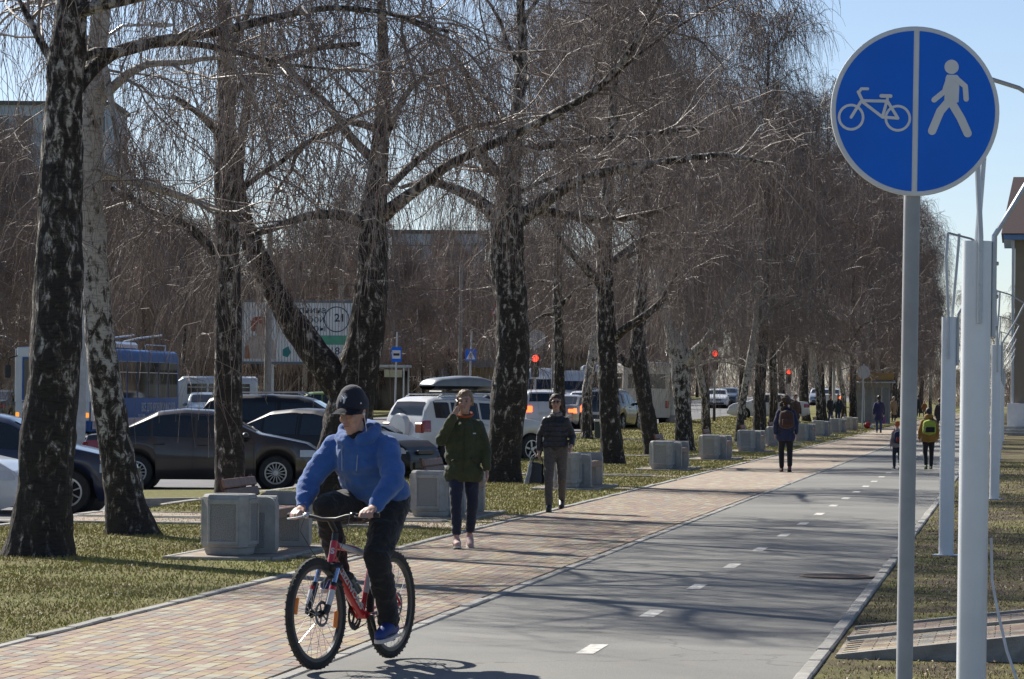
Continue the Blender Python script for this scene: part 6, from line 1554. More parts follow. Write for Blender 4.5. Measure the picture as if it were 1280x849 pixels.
def backpack(t, I, m, m2=None, z=1.2, w=.15, h=.19, lab=None):
    k = I['k']; b = B(); b.capsule(V3(-w * .55 * k, .17 * k, (z - h * .5) * k), .11 * k, V3(-w * .55 * k, .16 * k, (z + h * .5) * k), .095 * k); b.capsule(V3(w * .55 * k, .17 * k, (z - h * .5) * k), .11 * k, V3(w * .55 * k, .16 * k, (z + h * .5) * k), .095 * k); b.capsule(V3(0, .18 * k, (z - h * .5) * k), .13 * k, V3(0, .17 * k, (z + h * .55) * k), .11 * k)
    o = mesh_obj('backpack', remesh(b, .014, 3, .004, 9), m, t)
    b = B(); b.box((0, .295 * k, (z - h * .35) * k), (w * 1.7 * k, .06 * k, h * .75 * k), bev=.02 * k, seg=2); b.obj('front_pocket', m2 or m, o)
    for s_ in (-1, 1): bb = B(); bb.tube([V3(s_ * .10 * k, .13 * k, (z + h * .6) * k), V3(s_ * .12 * k, .0, 1.455 * k), V3(s_ * .12 * k, -.125 * k, 1.36 * k), V3(s_ * .14 * k, -.13 * k, 1.2 * k), V3(s_ * .17 * k, .06 * k, 1.08 * k)], .022 * k, 6); bb.obj('strap', m2 or m, o)
WHT = mat('shoe_white', (.62, .56, .52), .6, scale=8); DKS = mat('shoe_black', (.02, .02, .022), .5, scale=8)
BROWNH = mat('hair_brown', (.055, .03, .018), .6, col2=(.03, .017, .01), scale=40, bump=.6, bscale=60); BLONDE = mat('hair_fair', (.30, .19, .095), .5, col2=(.17, .10, .05), scale=40, bump=.6, bscale=60); BLACKH = mat('hair_dark', (.02, .015, .013), .5, scale=40, bump=.6, bscale=60)

# --- woman in the green parka, on the phone
t, I = walker('young fair-haired woman in green parka talking on a phone beside the second bin', 579, 685.5, 1.70, .10, cloth('parka_green', (.052, .060, .022), (.034, .040, .015), 7, .6, 30), cloth('navy_jeans', (.016, .02, .042), None, 9, .4, 40), (mat('pink_shoe', (.55, .36, .32), .7, scale=9), WHT), 'tied', BLONDE, stride=.15, arms=('down', 'phone'), jacket_len=.475, jr=1.10, voxel=.011, lead=-1, detail=True, collar=True, legw=.92, cuff_z=.24, extras=dict(gaze=V3(-.25, 0, 0)))
k = I['k']; q = I['q']
b = B(); b.box(q(.035, -.098, -.035), (.012, .075, .14), Euler((.35, .1, .25)).to_matrix(), bev=.006); b.obj('telephone', BLACKP, None)
ph = bpy.data.objects['telephone']; ph.matrix_world = Matrix.Translation(t.location) @ Matrix.Rotation(.10, 4, 'Z'); ph.name = 'mobile_phone'
tag(ph, 'black mobile phone held to the ear of the woman in green', 'phone')
b = B(); n0 = I['neck']; b.tube([n0 + V3(.0 + .088 * math.sin(a) * k, .012 - .085 * math.cos(a) * k, .012 + .03 * (1 - math.cos(a)) * k) for a in np.linspace(-2.2, 2.2, 15)], .014, 8); b.obj('hood_lining', mat('orange_lining', (.42, .085, .025), .8, scale=9), t)
b = B(); b.tube([V3(-.02, -.165 * k, .84 * k), V3(-.015, -.165 * k, 1.1 * k), V3(-.01, -.15 * k, 1.34 * k)], .006, 6); b.obj('zip_flap', cloth('parka_dark', (.03, .035, .014)), t)
for s_ in (-1, 1):
    b = B(); b.box((s_ * .105 * k, -.150 * k, .98 * k), (.10, .025, .035), Euler((0, s_ * .5, s_ * .3)).to_matrix(), bev=.008); b.obj('pocket_flap', cloth('parka_dark', (.03, .035, .014)), t)
b = B(); b.box((.10 * k, -.150 * k, 1.27 * k), (.035, .012, .014), bev=.003); b.obj('chest_logo', PRW, t)

# --- woman in the dark quilted jacket with bags
t, I = walker('woman in dark quilted jacket and sunglasses carrying bags beside the third bin', 694, 640, 1.66, -.06, cloth('quilted_black', (.022, .019, .024), (.015, .013, .016), 8, .5, 26, .5), cloth('checked_grey', (.115, .10, .09), (.06, .052, .048), 60, .3, 60), (DKS, DKS), 'bob', BROWNH, stride=.17, arms=('bent', 'bag'), jacket_len=.575, jr=.88, voxel=.011, lead=-1, detail=True, collar=True, legw=.95, lift=.06)
k = I['k']; q = I['q']
for z in np.arange(.97, 1.36, .075):
    b = B(); b.tube([V3(.185 * k * math.cos(a) * (1 if z < 1.3 else .92), .123 * k * math.sin(a) - .004, z * k) for a in np.linspace(0, 2 * math.pi, 25)], .004, 5, False); b.obj('quilting_seam', cloth('quilt_seam', (.012, .011, .013)), t)
for s_ in (-1, 1):
    b = B(); b.ball(q(.083, s_ * .032, .022), .026 * k, (.45, 1.05, .8)); b.obj('sunglass_lens', mat('dark_lens', (.006, .006, .007), .06, scale=4, spec=.8), t)
b = B(); b.tube([q(-.01, -.078, .03), q(.06, -.068, .03), q(.088, -.03, .034), q(.090, .03, .034), q(.06, .068, .03), q(-.01, .078, .03)], .004, 6); b.obj('sunglass_frame', BLACKP, t)
w = I['hands'][-1][0]; g0 = t.matrix_basis if False else Matrix.Translation(t.location) @ Matrix.Rotation(-.06, 4, 'Z')
SKB2 = cloth('scarf_grey', (.18, .17, .17)); b = B(); b.tube([I['neck'] + V3(.07 * math.sin(a) * k, -.01 - .068 * math.cos(a) * k, .0) for a in np.linspace(0, 2 * math.pi, 17)], .024, 8, False); b.obj('scarf', SKB2, t)
def hanging_bag(name, label, M, top_pt, w, h, d, m, skew=0.0, handle=True):
    b = B(); rows = []
    for z in np.linspace(0, 1, 9):
        ww = w * (1 - .30 * z ** 1.5) * (.93 + .07 * math.sin(z * 9)); dd = d * (1 - .55 * z)
        rows.append([(top_pt + V3(skew * (1 - z) * h + ww / 2 * math.copysign(abs(math.cos(a)) ** .6, math.cos(a)), dd / 2 * math.copysign(abs(math.sin(a)) ** .7, math.sin(a)), -h - .10 + h * z + .012 * math.sin(a * 3 + z * 7))) for a in np.linspace(0, 2 * math.pi, 25)])
    b.grid(rows); b.bm.faces.new([b.bm.verts.new(p) for p in rows[0][:-1]])
    t = thing(name, label, 'bag', (0, 0, 0)); t.matrix_basis = M; b.obj('body', m, t, smooth=True, ang=60)
    if handle:
        for dy in (-.03, .03): bb = B(); bb.tube([top_pt + V3(-.1 * w / .3, dy, -.10), top_pt + V3(-.05, dy * .5, -.01), top_pt + V3(0, 0, .018), top_pt + V3(.05, dy * .5, -.01), top_pt + V3(.1 * w / .3, dy, -.10)], .007, 6); bb.obj('handle', m, t)
    return t
hanging_bag('handbag', 'black handbag carried by the woman in the dark jacket', g0, w + V3(-.01, -.03, -.07), .24, .28, .13, mat('black_leather', (.016, .016, .017), .4, scale=12, bump=.2), -.05)
hanging_bag('carrier_bag', 'pale plastic carrier bag held beside the black handbag', g0, w + V3(-.05, .04, -.06), .24, .30, .10, mat('pale_plastic', (.42, .44, .44), .3, col2=(.24, .26, .27), scale=14, bump=.6, bscale=22), -.14)

# --- people walking away
NAVYC = cloth('navy_coat', (.018, .024, .07)); t, I = walker('curly brown-haired woman in blue jacket with brown backpack, walking away', 982, 590, 1.66, math.pi, NAVYC, cloth('black_trousers', (.014, .014, .016)), (mat('brown_boot', (.16, .05, .035), .6, scale=9), DKS), 'curly', BROWNH, stride=.08, jacket_len=.46, jr=1.08, voxel=.013, lead=1)
backpack(t, I, cloth('brown_pack', (.06, .028, .022)), None, 1.2, .13, .19)
MUST = cloth('mustard', (.30, .155, .028)); t, I = walker('boy in mustard jacket with a yellow-green backpack, walking away', 1160.5, 587, 1.40, math.pi, MUST, cloth('black_trousers', (.014, .014, .016)), (mat('green_shoe', (.10, .14, .03), .6, scale=9), DKS), 'short', BLACKH, stride=.12, jacket_len=.50, jr=1.2, voxel=.013, lead=-1)
backpack(t, I, cloth('lime_pack', (.34, .42, .05)), cloth('black_trousers', (.014, .014, .016)), 1.2, .16, .2)
b = B(); k = I['k']; b.ball((0, .02, 1.50 * k), .125 * k, (1.05, .95, .75)); mesh_obj('hood', remesh(b, .013, 2), MUST, t)
t, I = walker('small child with orange cap and dark blue backpack beside the mustard-jacketed boy', 1121.5, 587, 1.08, math.pi + .2, cloth('pink_grey', (.30, .25, .25)), cloth('dark_jeans', (.025, .03, .05)), (DKS, DKS), None, BLACKH, stride=.10, jacket_len=.52, jr=1.05, voxel=.013, lead=1)
backpack(t, I, cloth('dark_blue_pack', (.02, .028, .07)), cloth('red_pocket', (.25, .03, .03)), 1.18, .17, .24)
b = B(); q = I['q']; b.capsule(q(-.02, 0, .06), .1 * I['k'], q(-.02, 0, .075), .098 * I['k']); mesh_obj('cap', remesh(b, .012, 2), cloth('orange_cap', (.55, .11, .02)), t)
LONGC = cloth('blue_long_coat', (.016, .02, .075))
t, I = walker('woman in long dark blue coat walking away in the distance', 1098.5, 541, 1.66, math.pi, LONGC, cloth('blue_jeans', (.03, .05, .14)), (DKS, DKS), 'dark_back', BLACKH, stride=.07, jacket_len=.38, jr=1.18, voxel=.016)
hanging_bag('carrier_bag', 'small purple carrier bag held by the woman in the long blue coat', Matrix.Translation(t.location) @ Matrix.Rotation(math.pi, 4, 'Z'), I['hands'][-1][0] + V3(0, 0, -.04), .2, .3, .1, cloth('purple_bag', (.16, .06, .24)))
walker('person in beige coat and pale hat standing by the kiosk', 1117, 528, 1.60, .3, cloth('beige_coat', (.32, .21, .13)), cloth('black_trousers', (.014, .014, .016)), (DKS, DKS), 'short', mat('white_hat', (.55, .52, .5), .8, scale=9), stride=.03, jacket_len=.34, jr=1.12, voxel=.018)
walker('child in orange-brown coat and pink hat on the far path', 1155.5, 521, 1.25, math.pi, cloth('rust_coat', (.28, .11, .035)), cloth('grey_tights', (.12, .12, .13)), (DKS, DKS), 'short', cloth('pink_hat', (.55, .30, .33)), stride=.07, jacket_len=.36, jr=1.2, voxel=.018)
walker('dark-clothed adult beside the child in the orange-brown coat', 1148, 521, 1.7, math.pi, cloth('charcoal', (.025, .025, .03)), cloth('black_trousers', (.014, .014, .016)), (DKS, DKS), 'short', BLACKH, stride=.07, jacket_len=.42, jr=1.1, voxel=.018)
walker('person in black jacket just left of the second banner post', 1174.5, 541, 1.55, math.pi, cloth('charcoal', (.025, .025, .03)), cloth('dark_jeans', (.025, .03, .05)), (DKS, DKS), 'short', BLACKH, stride=.07, jacket_len=.46, jr=1.1, voxel=.018)
walker('left one of the two people in dark jackets standing by the distant road', 1037.5, 531, 1.68, .6, cloth('charcoal', (.025, .025, .03)), cloth('blue_jeans', (.03, .05, .14)), (DKS, DKS), 'short', BROWNH, stride=.05, jacket_len=.46, jr=1.1, voxel=.018)
walker('right one of the two people in dark jackets standing by the distant road', 1047.5, 531, 1.70, -.5, cloth('dark_teal', (.02, .035, .045)), cloth('blue_jeans', (.03, .05, .14)), (DKS, DKS), 'short', BROWNH, stride=.05, jacket_len=.46, jr=1.1, voxel=.018)
walker('person half hidden beyond the curly-haired woman, near the pale birch', 994, 541, 1.66, .1, cloth('dark_brown_coat', (.06, .035, .03)), cloth('black_trousers', (.014, .014, .016)), (DKS, DKS), 'short', BROWNH, stride=.05, jacket_len=.42, jr=1.1, voxel=.018)

# ================================================================== THE CYCLIST AND HIS BICYCLE
gf, gr = G(398, 839.4), G(486, 825.6); d = (gf - gr); d.z = 0; WB = 1.06
hd = math.atan2(d.y, d.x) + math.radians(0.5); mid = (gf + gr) / 2
ux = Vector((math.cos(hd), math.sin(hd), 0)); org = mid - ux * (.63 - WB / 2)   # bottom bracket above this point
MW = Matrix.Translation((org.x, org.y, 0.012)) @ Matrix.Rotation(hd, 4, 'Z')
bk = thing('bicycle', 'red hardtail mountain bicycle with lettered frame ridden by the man in blue', 'bicycle'); bk.matrix_basis = MW
R_ = .342; RA, FA = V3(-.43, 0, R_), V3(.63, 0, R_); BB = V3(0, 0, .30); HTB, HTT = V3(.435, 0, .655), V3(.395, 0, .775); ST_T = V3(-.165, 0, .745)
FRED = mat('frame_red', (.50, .018, .02), .3, col2=(.44, .014, .016), scale=4, coat=.6); FWH = mat('frame_white', (.6, .6, .6), .35, scale=4); FBLK = mat('bike_black', (.016, .016, .017), .4, scale=8)
fr = B(); fr.tube([HTB + V3(.01, 0, -.02), HTT], .024, 14); fr.tube([HTB + V3(-.004, 0, .02), HTB.lerp(BB, .5), BB], [.030, .033, .031], 14); fr.tube([HTT + V3(.01, 0, -.03), HTT.lerp(V3(-.14, 0, .655), .5) + V3(0, 0, .005), V3(-.135, 0, .655)], [.023, .021, .018], 12); fr.tube([BB, ST_T], .0175, 12)
fr.tube([BB + V3(0, -.036, 0), BB + V3(0, .036, 0)], .026, 12)
frame = fr.obj('frame', FRED, bk, smooth=True)
for s_ in (-1, 1):
    b = B(); b.tube([BB + V3(-.03, s_ * .035, 0), V3(-.22, s_ * .052, .315), RA + V3(.01, s_ * .066, 0)], [.012, .0105, .009], 8); b.obj('chain_stay', FRED, frame, smooth=True)
    b = B(); b.tube([V3(-.14, s_ * .022, .665), V3(-.28, s_ * .05, .51), RA + V3(0, s_ * .066, .01)], [.010, .009, .008], 8); b.obj('seat_stay', FRED, frame, smooth=True)
# white panels and lettering on the down tube (bike's left side faces the camera)
dd = (HTB - BB).normalized(); nrm = V3(0, 1, 0); upd = nrm.cross(dd)
text_obj('frame_lettering', 'SPECIALIZED', .062, FWH, basis(BB.lerp(HTB, .50) + nrm * .0345, dd, upd) @ Matrix.Rotation(0, 4, 'Z'), frame, .0012, xs=1.15, shear=.2, bold=.0012)
text_obj('head_badge', 'S', .05, FWH, basis(HTB.lerp(HTT, .5) + V3(.0255, .008, .002), V3(-.25, .95, 0), V3(-.3, 0, 1)), frame, .001, bold=.002)
b = B(); b.tube([HTT + V3(-.03, .012, -.026), V3(-.10, .012, .667)], .0165, 10); b.obj('top_tube_decal', FWH, frame, smooth=True)
b = B(); b.tube([BB.lerp(ST_T, .30) + V3(0, .003, 0), BB.lerp(ST_T, .72) + V3(0, .003, 0)], .0182, 12); b.obj('seat_tube_decal', FWH, frame, smooth=True)
b = B(); b.tube([ST_T, V3(-.225, 0, .90)], .0135, 10); b.obj('seat_post', FBLK, bk, smooth=True)
b = B()
for (x0, w0, x1, w1) in ((-.36, .075, -.25, .062), (-.25, .062, -.10, .022)): b.capsule(V3(x0, 0, .925), w0, V3(x1, 0, .925), w1, flat=(V3(0, 0, 1), .45))
mesh_obj('saddle', remesh(b, .008, 3), FBLK, bk)
# steering assembly turned a little to the rider's right
STE = Matrix.Translation(HTB) @ Matrix.Rotation(math.radians(-5), 4, (HTT - HTB).normalized()) @ Matrix.Translation(-HTB)
def steer(b): bmesh.ops.transform(b.bm, matrix=STE, verts=b.bm.verts[:]); return b
fk = B(); fk.tube([HTB + V3(.012, 0, -.03), HTB + V3(.02, 0, -.005)], .03, 12); fk.box(HTB + V3(.022, 0, -.035), (.06, .17, .05), (0, .3, 0), bev=.015); fork = steer(fk).obj('fork', FBLK, bk, smooth=True)
FS = mat('fork_stanchion', (.45, .56, .75), .15, .8, scale=4)
for s_ in (-1, 1):
    crown, low = HTB + V3(.028, s_ * .066, -.03), FA + V3(-.005, s_ * .066, 0); m1 = crown.lerp(low, .36)
    b = B(); b.tube([crown, m1], .0155, 10); steer(b).obj('stanchion', FS, fork, smooth=True)
    b = B(); b.tube([m1, low.lerp(m1, .1), low], [.0235, .021, .015], 12); lo = steer(b).obj('fork_leg', FBLK if s_ < 0 else FBLK, fork, smooth=True)
    b = B(); b.tube([m1.lerp(low, .22) + V3(.006, s_ * .006, 0), m1.lerp(low, .72) + V3(.006, s_ * .006, 0)], [.0215, .019], 12); steer(b).obj('fork_decal', FWH, lo, smooth=True)
    b = B(); b.tube([m1.lerp(low, .12) + V3(.006, s_ * .005, 0), m1.lerp(low, .24) + V3(.006, s_ * .005, 0)], .0228, 12); steer(b).obj('fork_stripe', FRED, lo, smooth=True)
b = B(); b.tube([HTB + V3(.0, .07, -.14), HTB + V3(.03, .0, -.09), HTB + V3(.0, -.07, -.14)], .014, 8); steer(b).obj('fork_arch', FBLK, fork, smooth=True)
def make_wheel(c, st, disc_side=1):
    b = B(); b.lathe([(R_ - .046, -.013), (R_ - .030, -.021), (R_ - .010, -.018), (R_, -.008), (R_, .008), (R_ - .010, .018), (R_ - .030, .021), (R_ - .046, .013)], c, 'Y', 56, closed=True)
    for i in range(96):   # knobbly tread
        a = 2 * math.pi * i / 96; o = .012 if i % 2 else -.012; Rm = Matrix.Rotation(-a, 3, 'Y'); b.box(c + Vector(((R_ - .0035) * math.cos(a), o, (R_ - .0035) * math.sin(a))), (.007, .012, .007), Rm)
    if st: steer(b)
    wheel = b.obj('wheel', RUBBER, bk, smooth=True, ang=35)
    b = B(); b.lathe([(R_ - .070, -.011), (R_ - .046, -.013), (R_ - .046, .013), (R_ - .070, .011)], c, 'Y', 56, closed=True); (steer(b) if st else b).obj('rim', mat('rim_black', (.03, .03, .032), .35, scale=5), wheel, smooth=True)
    b = B(); b.tube([c + V3(0, -.05, 0), c + V3(0, .05, 0)], .016, 12); b.tube([c + V3(0, -.062, 0), c + V3(0, .062, 0)], .006, 8); b.lathe([(.028, .028), (.028, .034)], c, 'Y', 16); b.lathe([(.028, -.034), (.028, -.028)], c, 'Y', 16); (steer(b) if st else b).obj('hub', FBLK, wheel)
    SPK = mat('spoke_steel', (.5, .5, .52), .25, .9, scale=4)
    for i in range(28):
        a = 2 * math.pi * i / 28; s_ = 1 if i % 2 else -1; a2 = a + (.55 if (i // 2) % 2 else -.55)
        b = B(); b.tube([c + V3(.026 * math.cos(a2), s_ * .031, .026 * math.sin(a2)), c + V3((R_ - .068) * math.cos(a), 0, (R_ - .068) * math.sin(a))], .0014, 4); (steer(b) if st else b).obj('spoke', SPK, wheel)
    b = B(); b.lathe([(.08, .040), (.08, .043), (.060, .043), (.060, .040)], c, 'Y', 32, closed=True)
    for i in range(5): a = i * 1.2566; b.box(c + V3(.045 * math.cos(a), .0415, .045 * math.sin(a)), (.05, .003, .012), Matrix.Rotation(-a, 3, 'Y'))
    (steer(b) if st else b).obj('brake_disc', mat('dull_steel', (.16, .16, .17), .5, .6, scale=5), wheel)
    ORR = mat('orange_reflector', (.85, .24, .01), .2, col2=(.75, .18, .01), scale=60, emit=None)
    for a in ((.25, math.pi + .2) if st else (1.2,)):
        b = B(); cc = c + V3((R_ - .105) * math.cos(a), 0, (R_ - .105) * math.sin(a)); b.box(cc, (.026, .022, .105), Matrix.Rotation(-a, 3, 'Y'), bev=.005); (steer(b) if st else b).obj('reflector', ORR, wheel)
    return wheel
make_wheel(FA, True); make_wheel(RA, False)
# bars
STEM = V3(.455, 0, .912)
b = B(); b.tube([HTT, HTT + V3(-.012, 0, .05)], .021, 12); b.tube([HTT + V3(-.012, 0, .06), STEM], .018, 10); steer(b).obj('stem', FBLK, bk, smooth=True)
BAR = [STEM + V3(0, 0, 0), STEM + V3(0, .05, .0), STEM + V3(-.003, .12, .018), STEM + V3(-.02, .20, .024), STEM + V3(-.055, .325, .024)]
b = B(); b.tube([V3(p.x, -p.y, p.z) for p in BAR[::-1]] + BAR[1:], .0135, 10); hb = steer(b).obj('handlebar', FBLK, bk, smooth=True)
GRIP = {}
for s_ in (-1, 1):
    a0, a1 = V3(BAR[3].x - .005, s_ * .225, BAR[3].z), V3(BAR[4].x, s_ * .325, BAR[4].z)
    b = B(); b.tube([a0, a1], .0175, 10); steer(b).obj('grip', RUBBER, hb, smooth=True)
    b = B(); b.tube([V3(BAR[3].x + .02, s_ * .17, BAR[3].z), V3(BAR[3].x + .055, s_ * .21, BAR[3].z - .012), V3(BAR[3].x + .04, s_ * .29, BAR[3].z - .02)], .0055, 6); b.box(V3(BAR[3].x + .01, s_ * .165, BAR[3].z), (.05, .04, .035), bev=.01); steer(b).obj('brake_lever', FBLK if s_ > 0 else STEEL, hb, smooth=True)
    b = B(); b.tube([V3(BAR[3].x + .04, s_ * .16, BAR[3].z), V3(BAR[3].x + .09, s_ * .17, BAR[3].z - .09), V3(BAR[3].x + .07, s_ * .11, BAR[3].z - .20), V3(.46, s_ * .05, .62)], .0026, 5); steer(b).obj('brake_cable', FBLK, hb)
    GRIP[s_] = (STE @ a0.lerp(a1, .45), (STE @ a1 - STE @ a0).normalized())
# drivetrain: right pedal up and forward, left pedal down
CR = math.radians(62); CL = .172; cdir = V3(math.cos(CR), 0, math.sin(CR)) * CL
b = B(); b.lathe([(.098, -.050), (.098, -.046), (.072, -.046), (.072, -.050)], BB, 'Y', 40, closed=True); b.lathe([(.075, -.058), (.075, -.055), (.055, -.055), (.055, -.058)], BB, 'Y', 32, closed=True)
for i in range(4): a = i * math.pi / 2 + .4; b.box(BB + V3(.045 * math.cos(a), -.052, .045 * math.sin(a)), (.085, .008, .018), Matrix.Rotation(-a, 3, 'Y'))
b.obj('chainring', FBLK, bk)
b = B()
for z, z2 in ((.098, .045), (-.098, -.045)): b.tube([BB + V3(0, -.048, z), RA + V3(0, -.048, z2)], .004, 5)
b.obj('chain', mat('chain_steel', (.12, .11, .10), .4, .7, scale=30), bk)
b = B(); b.lathe([(.05, -.055), (.04, -.03), (.001, -.03)], RA, 'Y', 24); b.obj('cassette', STEEL, bk); b = B(); b.box(RA + V3(-.01, -.06, -.09), (.05, .02, .14), (0, .3, 0), bev=.01); b.obj('derailleur', FBLK, bk)
PED = {}
for s_ in (-1, 1):
    e = BB + cdir * (1 if s_ < 0 else -1) + V3(0, s_ * .075, 0)
    b = B(); b.tube([BB + V3(0, s_ * .06, 0), e], [.014, .011], 8); cr_ = b.obj('crank_arm', FBLK, bk, smooth=True)
    pc = e + V3(0, s_ * .06, 0); b = B(); b.box(pc, (.095, .085, .02), bev=.005); pd = b.obj('pedal', FBLK, bk); PED[s_] = pc
    for q_ in (-1, 1): bb = B(); bb.box(pc + V3(q_ * .048, 0, 0), (.006, .05, .013)); bb.obj('pedal_reflector', mat('orange_reflector', (.85, .24, .01)), pd)
# bottle and cage
c0, c1 = BB.lerp(HTB, .30) + V3(-.05, 0, .05), BB.lerp(HTB, .62) + V3(-.05, 0, .05)
bt = thing('water_bottle', 'smoke grey water bottle in the cage of the red bicycle', 'bottle'); bt.matrix_basis = MW
b = B(); b.tube([c0, c0.lerp(c1, .62), c0.lerp(c1, .70), c0.lerp(c1, .8)], [.036, .036, .031, .035], 16); b.obj('body', mat('smoke_plastic', (.10, .12, .12), .15, scale=5, spec=.7), bt, smooth=True); b = B(); b.tube([c0.lerp(c1, .8), c0.lerp(c1, .93), c1], [.032, .026, .012], 14); b.obj('cap', FBLK, bt)
b = B(); b.tube([c0 + V3(.03, .0, -.03), c0 + V3(0, .04, 0), c0.lerp(c1, .5) + V3(0, .04, 0), c0.lerp(c1, .55) + V3(.03, 0, -.03)], .004, 6); b.tube([c0 + V3(.03, .0, -.03), c0 + V3(0, -.04, 0), c0.lerp(c1, .5) + V3(0, -.04, 0), c0.lerp(c1, .55) + V3(.03, 0, -.03)], .004, 6); b.obj('bottle_cage', STEEL, bk)

# --- the rider
cy = thing('person', 'man in blue hooded jacket, black trousers and dark cap riding the red bicycle', 'person'); cy.matrix_basis = MW
HOOD = cloth('hoodie_blue', (.036, .125, .38), (.024, .088, .28), 7, .35, 120, sheen=.3); BLKT = cloth('rider_trousers', (.012, .012, .013), None, 8, .6, 30); DCAP = cloth('cap_navy', (.012, .014, .028), None, 12, .2, 80)
hipc = V3(-.235, 0, 1.01); chest = V3(.03, 0, 1.315); neck = V3(.10, 0, 1.43); head = V3(.155, .0, 1.555)
gaze = V3(1, -.12, -.2); upv = V3(.20, -.06, 1)
body, top, leg = B(), B(), B()
body.capsule(hipc, .12, chest, .125, flat=(V3(0, 1, 0), 1.15)); body.capsule(chest, .07, neck, .058); body.capsule(neck, .056, head - V3(.02, 0, .06), .058)
q = head_solids(body, head, gaze, 1.04, upv)
for s_ in (-1, 1):
    hip = hipc + V3(.02, s_ * .095, -.03); foot = PED[s_] + V3(-.03, s_ * .005, .115)
    # knee by two-bone solution
    l1, l2 = .445, .455; dv = foot - hip; D = min(dv.length, l1 + l2 - .004); a_ = (l1 * l1 - l2 * l2 + D * D) / (2 * D); h_ = math.sqrt(max(0, l1 * l1 - a_ * a_)); u_ = dv.normalized(); fwd = V3(1, s_ * .12, .15); n_ = (fwd - u_ * fwd.dot(u_)).normalized(); kn = hip + u_ * a_ + n_ * h_
    limb(body, [hip, kn, foot], [.085, .055, .038]); body.capsule(foot, .028, foot + V3(.02, 0, -.04), .02)
    limb(leg, [hip, hip.lerp(kn, .5) + V3(0, 0, -.008), kn, kn.lerp(foot, .45) - n_ * .015, foot + (kn - foot).normalized() * .0], [.116, .104, .080, .076, .066])
    eye_shoe(cy, foot, V3(1, s_ * .05, 0), 1.06, mat('blue_trainer', (.02, .05, .22), .6, col2=(.015, .035, .15), scale=14), WHT, toe_up=-.12 if s_ > 0 else -.05)
    sh = chest + V3(.0, s_ * .178, .030); gp, ga = GRIP[s_]
    wr = gp + V3(-.075, -s_ * .012, .045); el = sh.lerp(wr, .48) + V3(-.02, s_ * .075, -.03)
    limb(body, [sh, el, wr], [.055, .048, .032])
    limb(top, [sh, sh.lerp(el, .5) + V3(0, s_ * .004, 0), el, el.lerp(wr, .6), wr + (el - wr).normalized() * .045], [.082, .080, .070, .058, .052])
    top.capsule(wr + (el - wr).normalized() * .045, .050, wr + (el - wr).normalized() * .02, .046)
    hand_grip(body, wr, ga * -1, V3(.35, 0, -1), V3(1, 0, -.30), 1.05)
leg.capsule(hipc + V3(0, -.07, .0), .135, hipc + V3(0, .07, .0), .135, flat=(V3(1, 0, 0), .95)); leg.capsule(hipc + V3(.02, -.05, .06), .125, hipc + V3(.02, .05, .06), .125)
mp_ = hipc.lerp(chest, .45)
for c_, w_, y_ in ((hipc + V3(.02, 0, .055), .138, .080), (mp_ + V3(-.01, 0, 0), .130, .078), (hipc.lerp(chest, .75), .128, .082), (chest + V3(-.01, 0, -.02), .122, .085)):
    top.capsule(c_ + V3(0, -y_, 0), w_, c_ + V3(0, y_, 0), w_, flat=((chest - hipc).normalized().cross(V3(0, 1, 0)), .92))
limb(top, [hipc + V3(.03, 0, .06), mp_ + V3(.025, 0, 0), chest + V3(.03, 0, 0)], [.152, .158, .150])
top.capsule(chest + V3(-.03, -.11, .050), .080, chest + V3(-.03, .11, .050), .080); top.capsule(chest + V3(0, -.06, .06), .09, neck + V3(-.03, -.02, -.02), .078); top.capsule(chest + V3(0, .06, .06), .09, neck + V3(-.03, .02, -.02), .078)
# hood lying round the neck
for a in np.linspace(0.7, 5.58, 14):
    p0 = neck + V3(-.01 + .098 * math.cos(a), .105 * math.sin(a), .005 - .045 * math.cos(a)); p1 = neck + V3(-.01 + .098 * math.cos(a + .36), .105 * math.sin(a + .36), .005 - .045 * math.cos(a + .36)); top.capsule(p0, .040 + .012 * (math.cos(a) < -.3), p1, .040 + .012 * (math.cos(a) < -.3))
mesh_obj('body', remesh(body, .0065, 2), SKIN, cy)
tp = mesh_obj('hooded_jacket', remesh(top, .009, 2, .013, 7.5, 4.2), HOOD, cy); mesh_obj('trousers', remesh(leg, .010, 2, .013, 9, 1.3), BLKT, cy)
face_parts(cy, q, 1.04)
b = B(); b.capsule(q(-.030, 0, .030), .089, q(-.02, 0, .05), .088); b.capsule(q(-.07, 0, -.015), .06, q(-.065, 0, -.045), .048); mesh_obj('hair', remesh(b, .010, 2), BROWNH, cy)
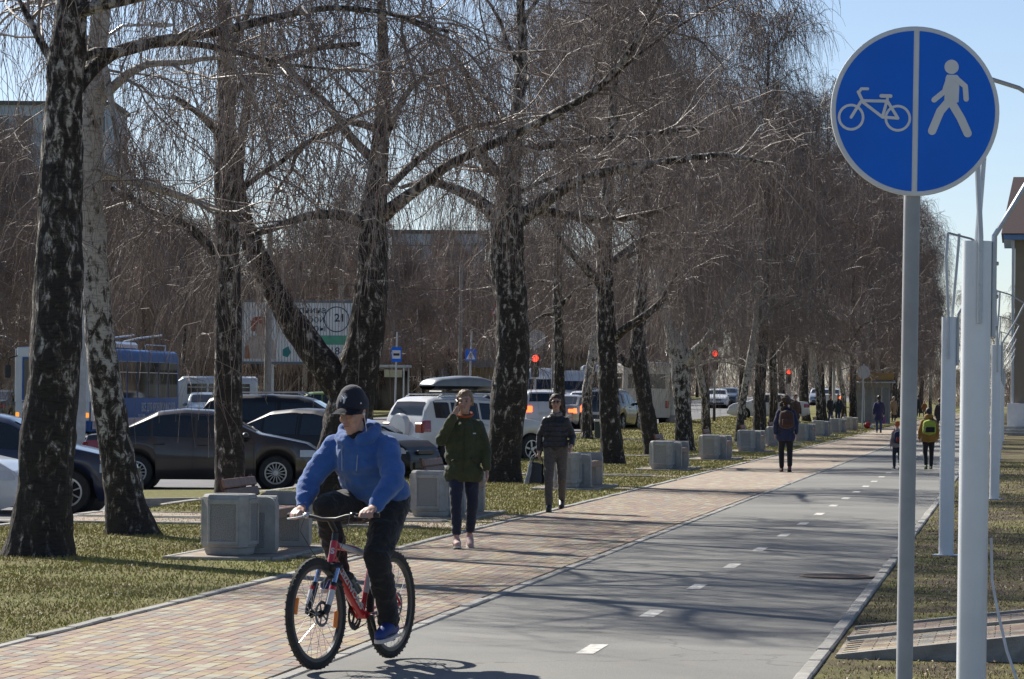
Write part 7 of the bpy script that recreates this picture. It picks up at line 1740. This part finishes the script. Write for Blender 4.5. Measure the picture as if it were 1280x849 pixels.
# cap with curved peak
b = B(); b.capsule(q(-.014, 0, .068), .098, q(-.016, 0, .098), .086); b.capsule(q(-.03, 0, .058), .095, q(-.0, 0, .064), .098)
capo = mesh_obj('cap', remesh(b, .008, 3), DCAP, cy)
rows = []
for i in range(7):
    u = i / 6; rows.append([q(.050 + .150 * u * (1 - .25 * v * v) - .045 * abs(v) ** 2.0, v * .083 * (1 - .12 * u * u), .060 + .008 * (1 - v * v) - .020 * v * v - .022 * u) for v in np.linspace(-1, 1, 13)])
b = B(); b.grid(rows); bmesh.ops.solidify(b.bm, geom=b.bm.faces[:], thickness=.004); b.obj('peak', DCAP, capo, smooth=True)
cu_, cl_ = (q(1, 0, 0) - q(0, 0, 0)).normalized(), (q(0, 1, 0) - q(0, 0, 0)).normalized(); cup = (q(0, 0, 1) - q(0, 0, 0)).normalized()
LG = mat('cap_logo_white', (.7, .7, .72), .6, scale=9)
o1 = q(.0805, 0, .107); bas = basis(o1, cl_, cup - cu_ * .42)
text_obj('cap_logo', 'N', .052, LG, bas @ Matrix.Translation((-.004, .006, 0)), capo, .003, bold=.002); text_obj('cap_logo', 'Y', .056, LG, bas @ Matrix.Translation((.006, -.004, .001)), capo, .003, bold=.002)
b = B(); b.box(q(.035, .091, .075), (.014, .006, .010), bev=.002); b.obj('side_badge', LG, capo)
# earphone, zip, drawstrings, inner shirt
WE = mat('white_earphone', (.7, .7, .7), .4, scale=6); b = B(); b.ball(q(.006, .083, .004), .0095); b.tube([q(.008, .086, -.002), q(.01, .088, -.035), q(.0, .082, -.09), neck + V3(.03, .085, -.03), chest + V3(.13, .05, .02)], .0022, 5); b.obj('earphone', WE, cy)
b = B(); b.tube([neck + V3(.085, 0, -.055), chest + V3(.155, 0, -.02), mp_ + V3(.175, 0, .0), hipc + V3(.19, 0, .06)], .0045, 6); b.obj('zip', mat('zip_grey', (.14, .17, .24), .5, scale=9), tp)
b = B(); b.capsule(neck + V3(.02, 0, .0), .062, chest + V3(.06, 0, .05), .062); b.obj('shirt', cloth('black_shirt', (.012, .012, .014)), cy, smooth=True)
for s_ in (-1, 1):
    b = B(); b.tube([neck + V3(.09, s_ * .05, -.03), chest + V3(.165, s_ * .055, .0), chest + V3(.17, s_ * .05, -.11)], .0035, 5); b.obj('drawstring', mat('cord_grey', (.25, .3, .4), .8, scale=9), tp)
b = B(); b.box(hipc + V3(.06, .178, -.055), (.02, .006, .016), bev=.002); b.obj('trouser_logo', LG, cy)
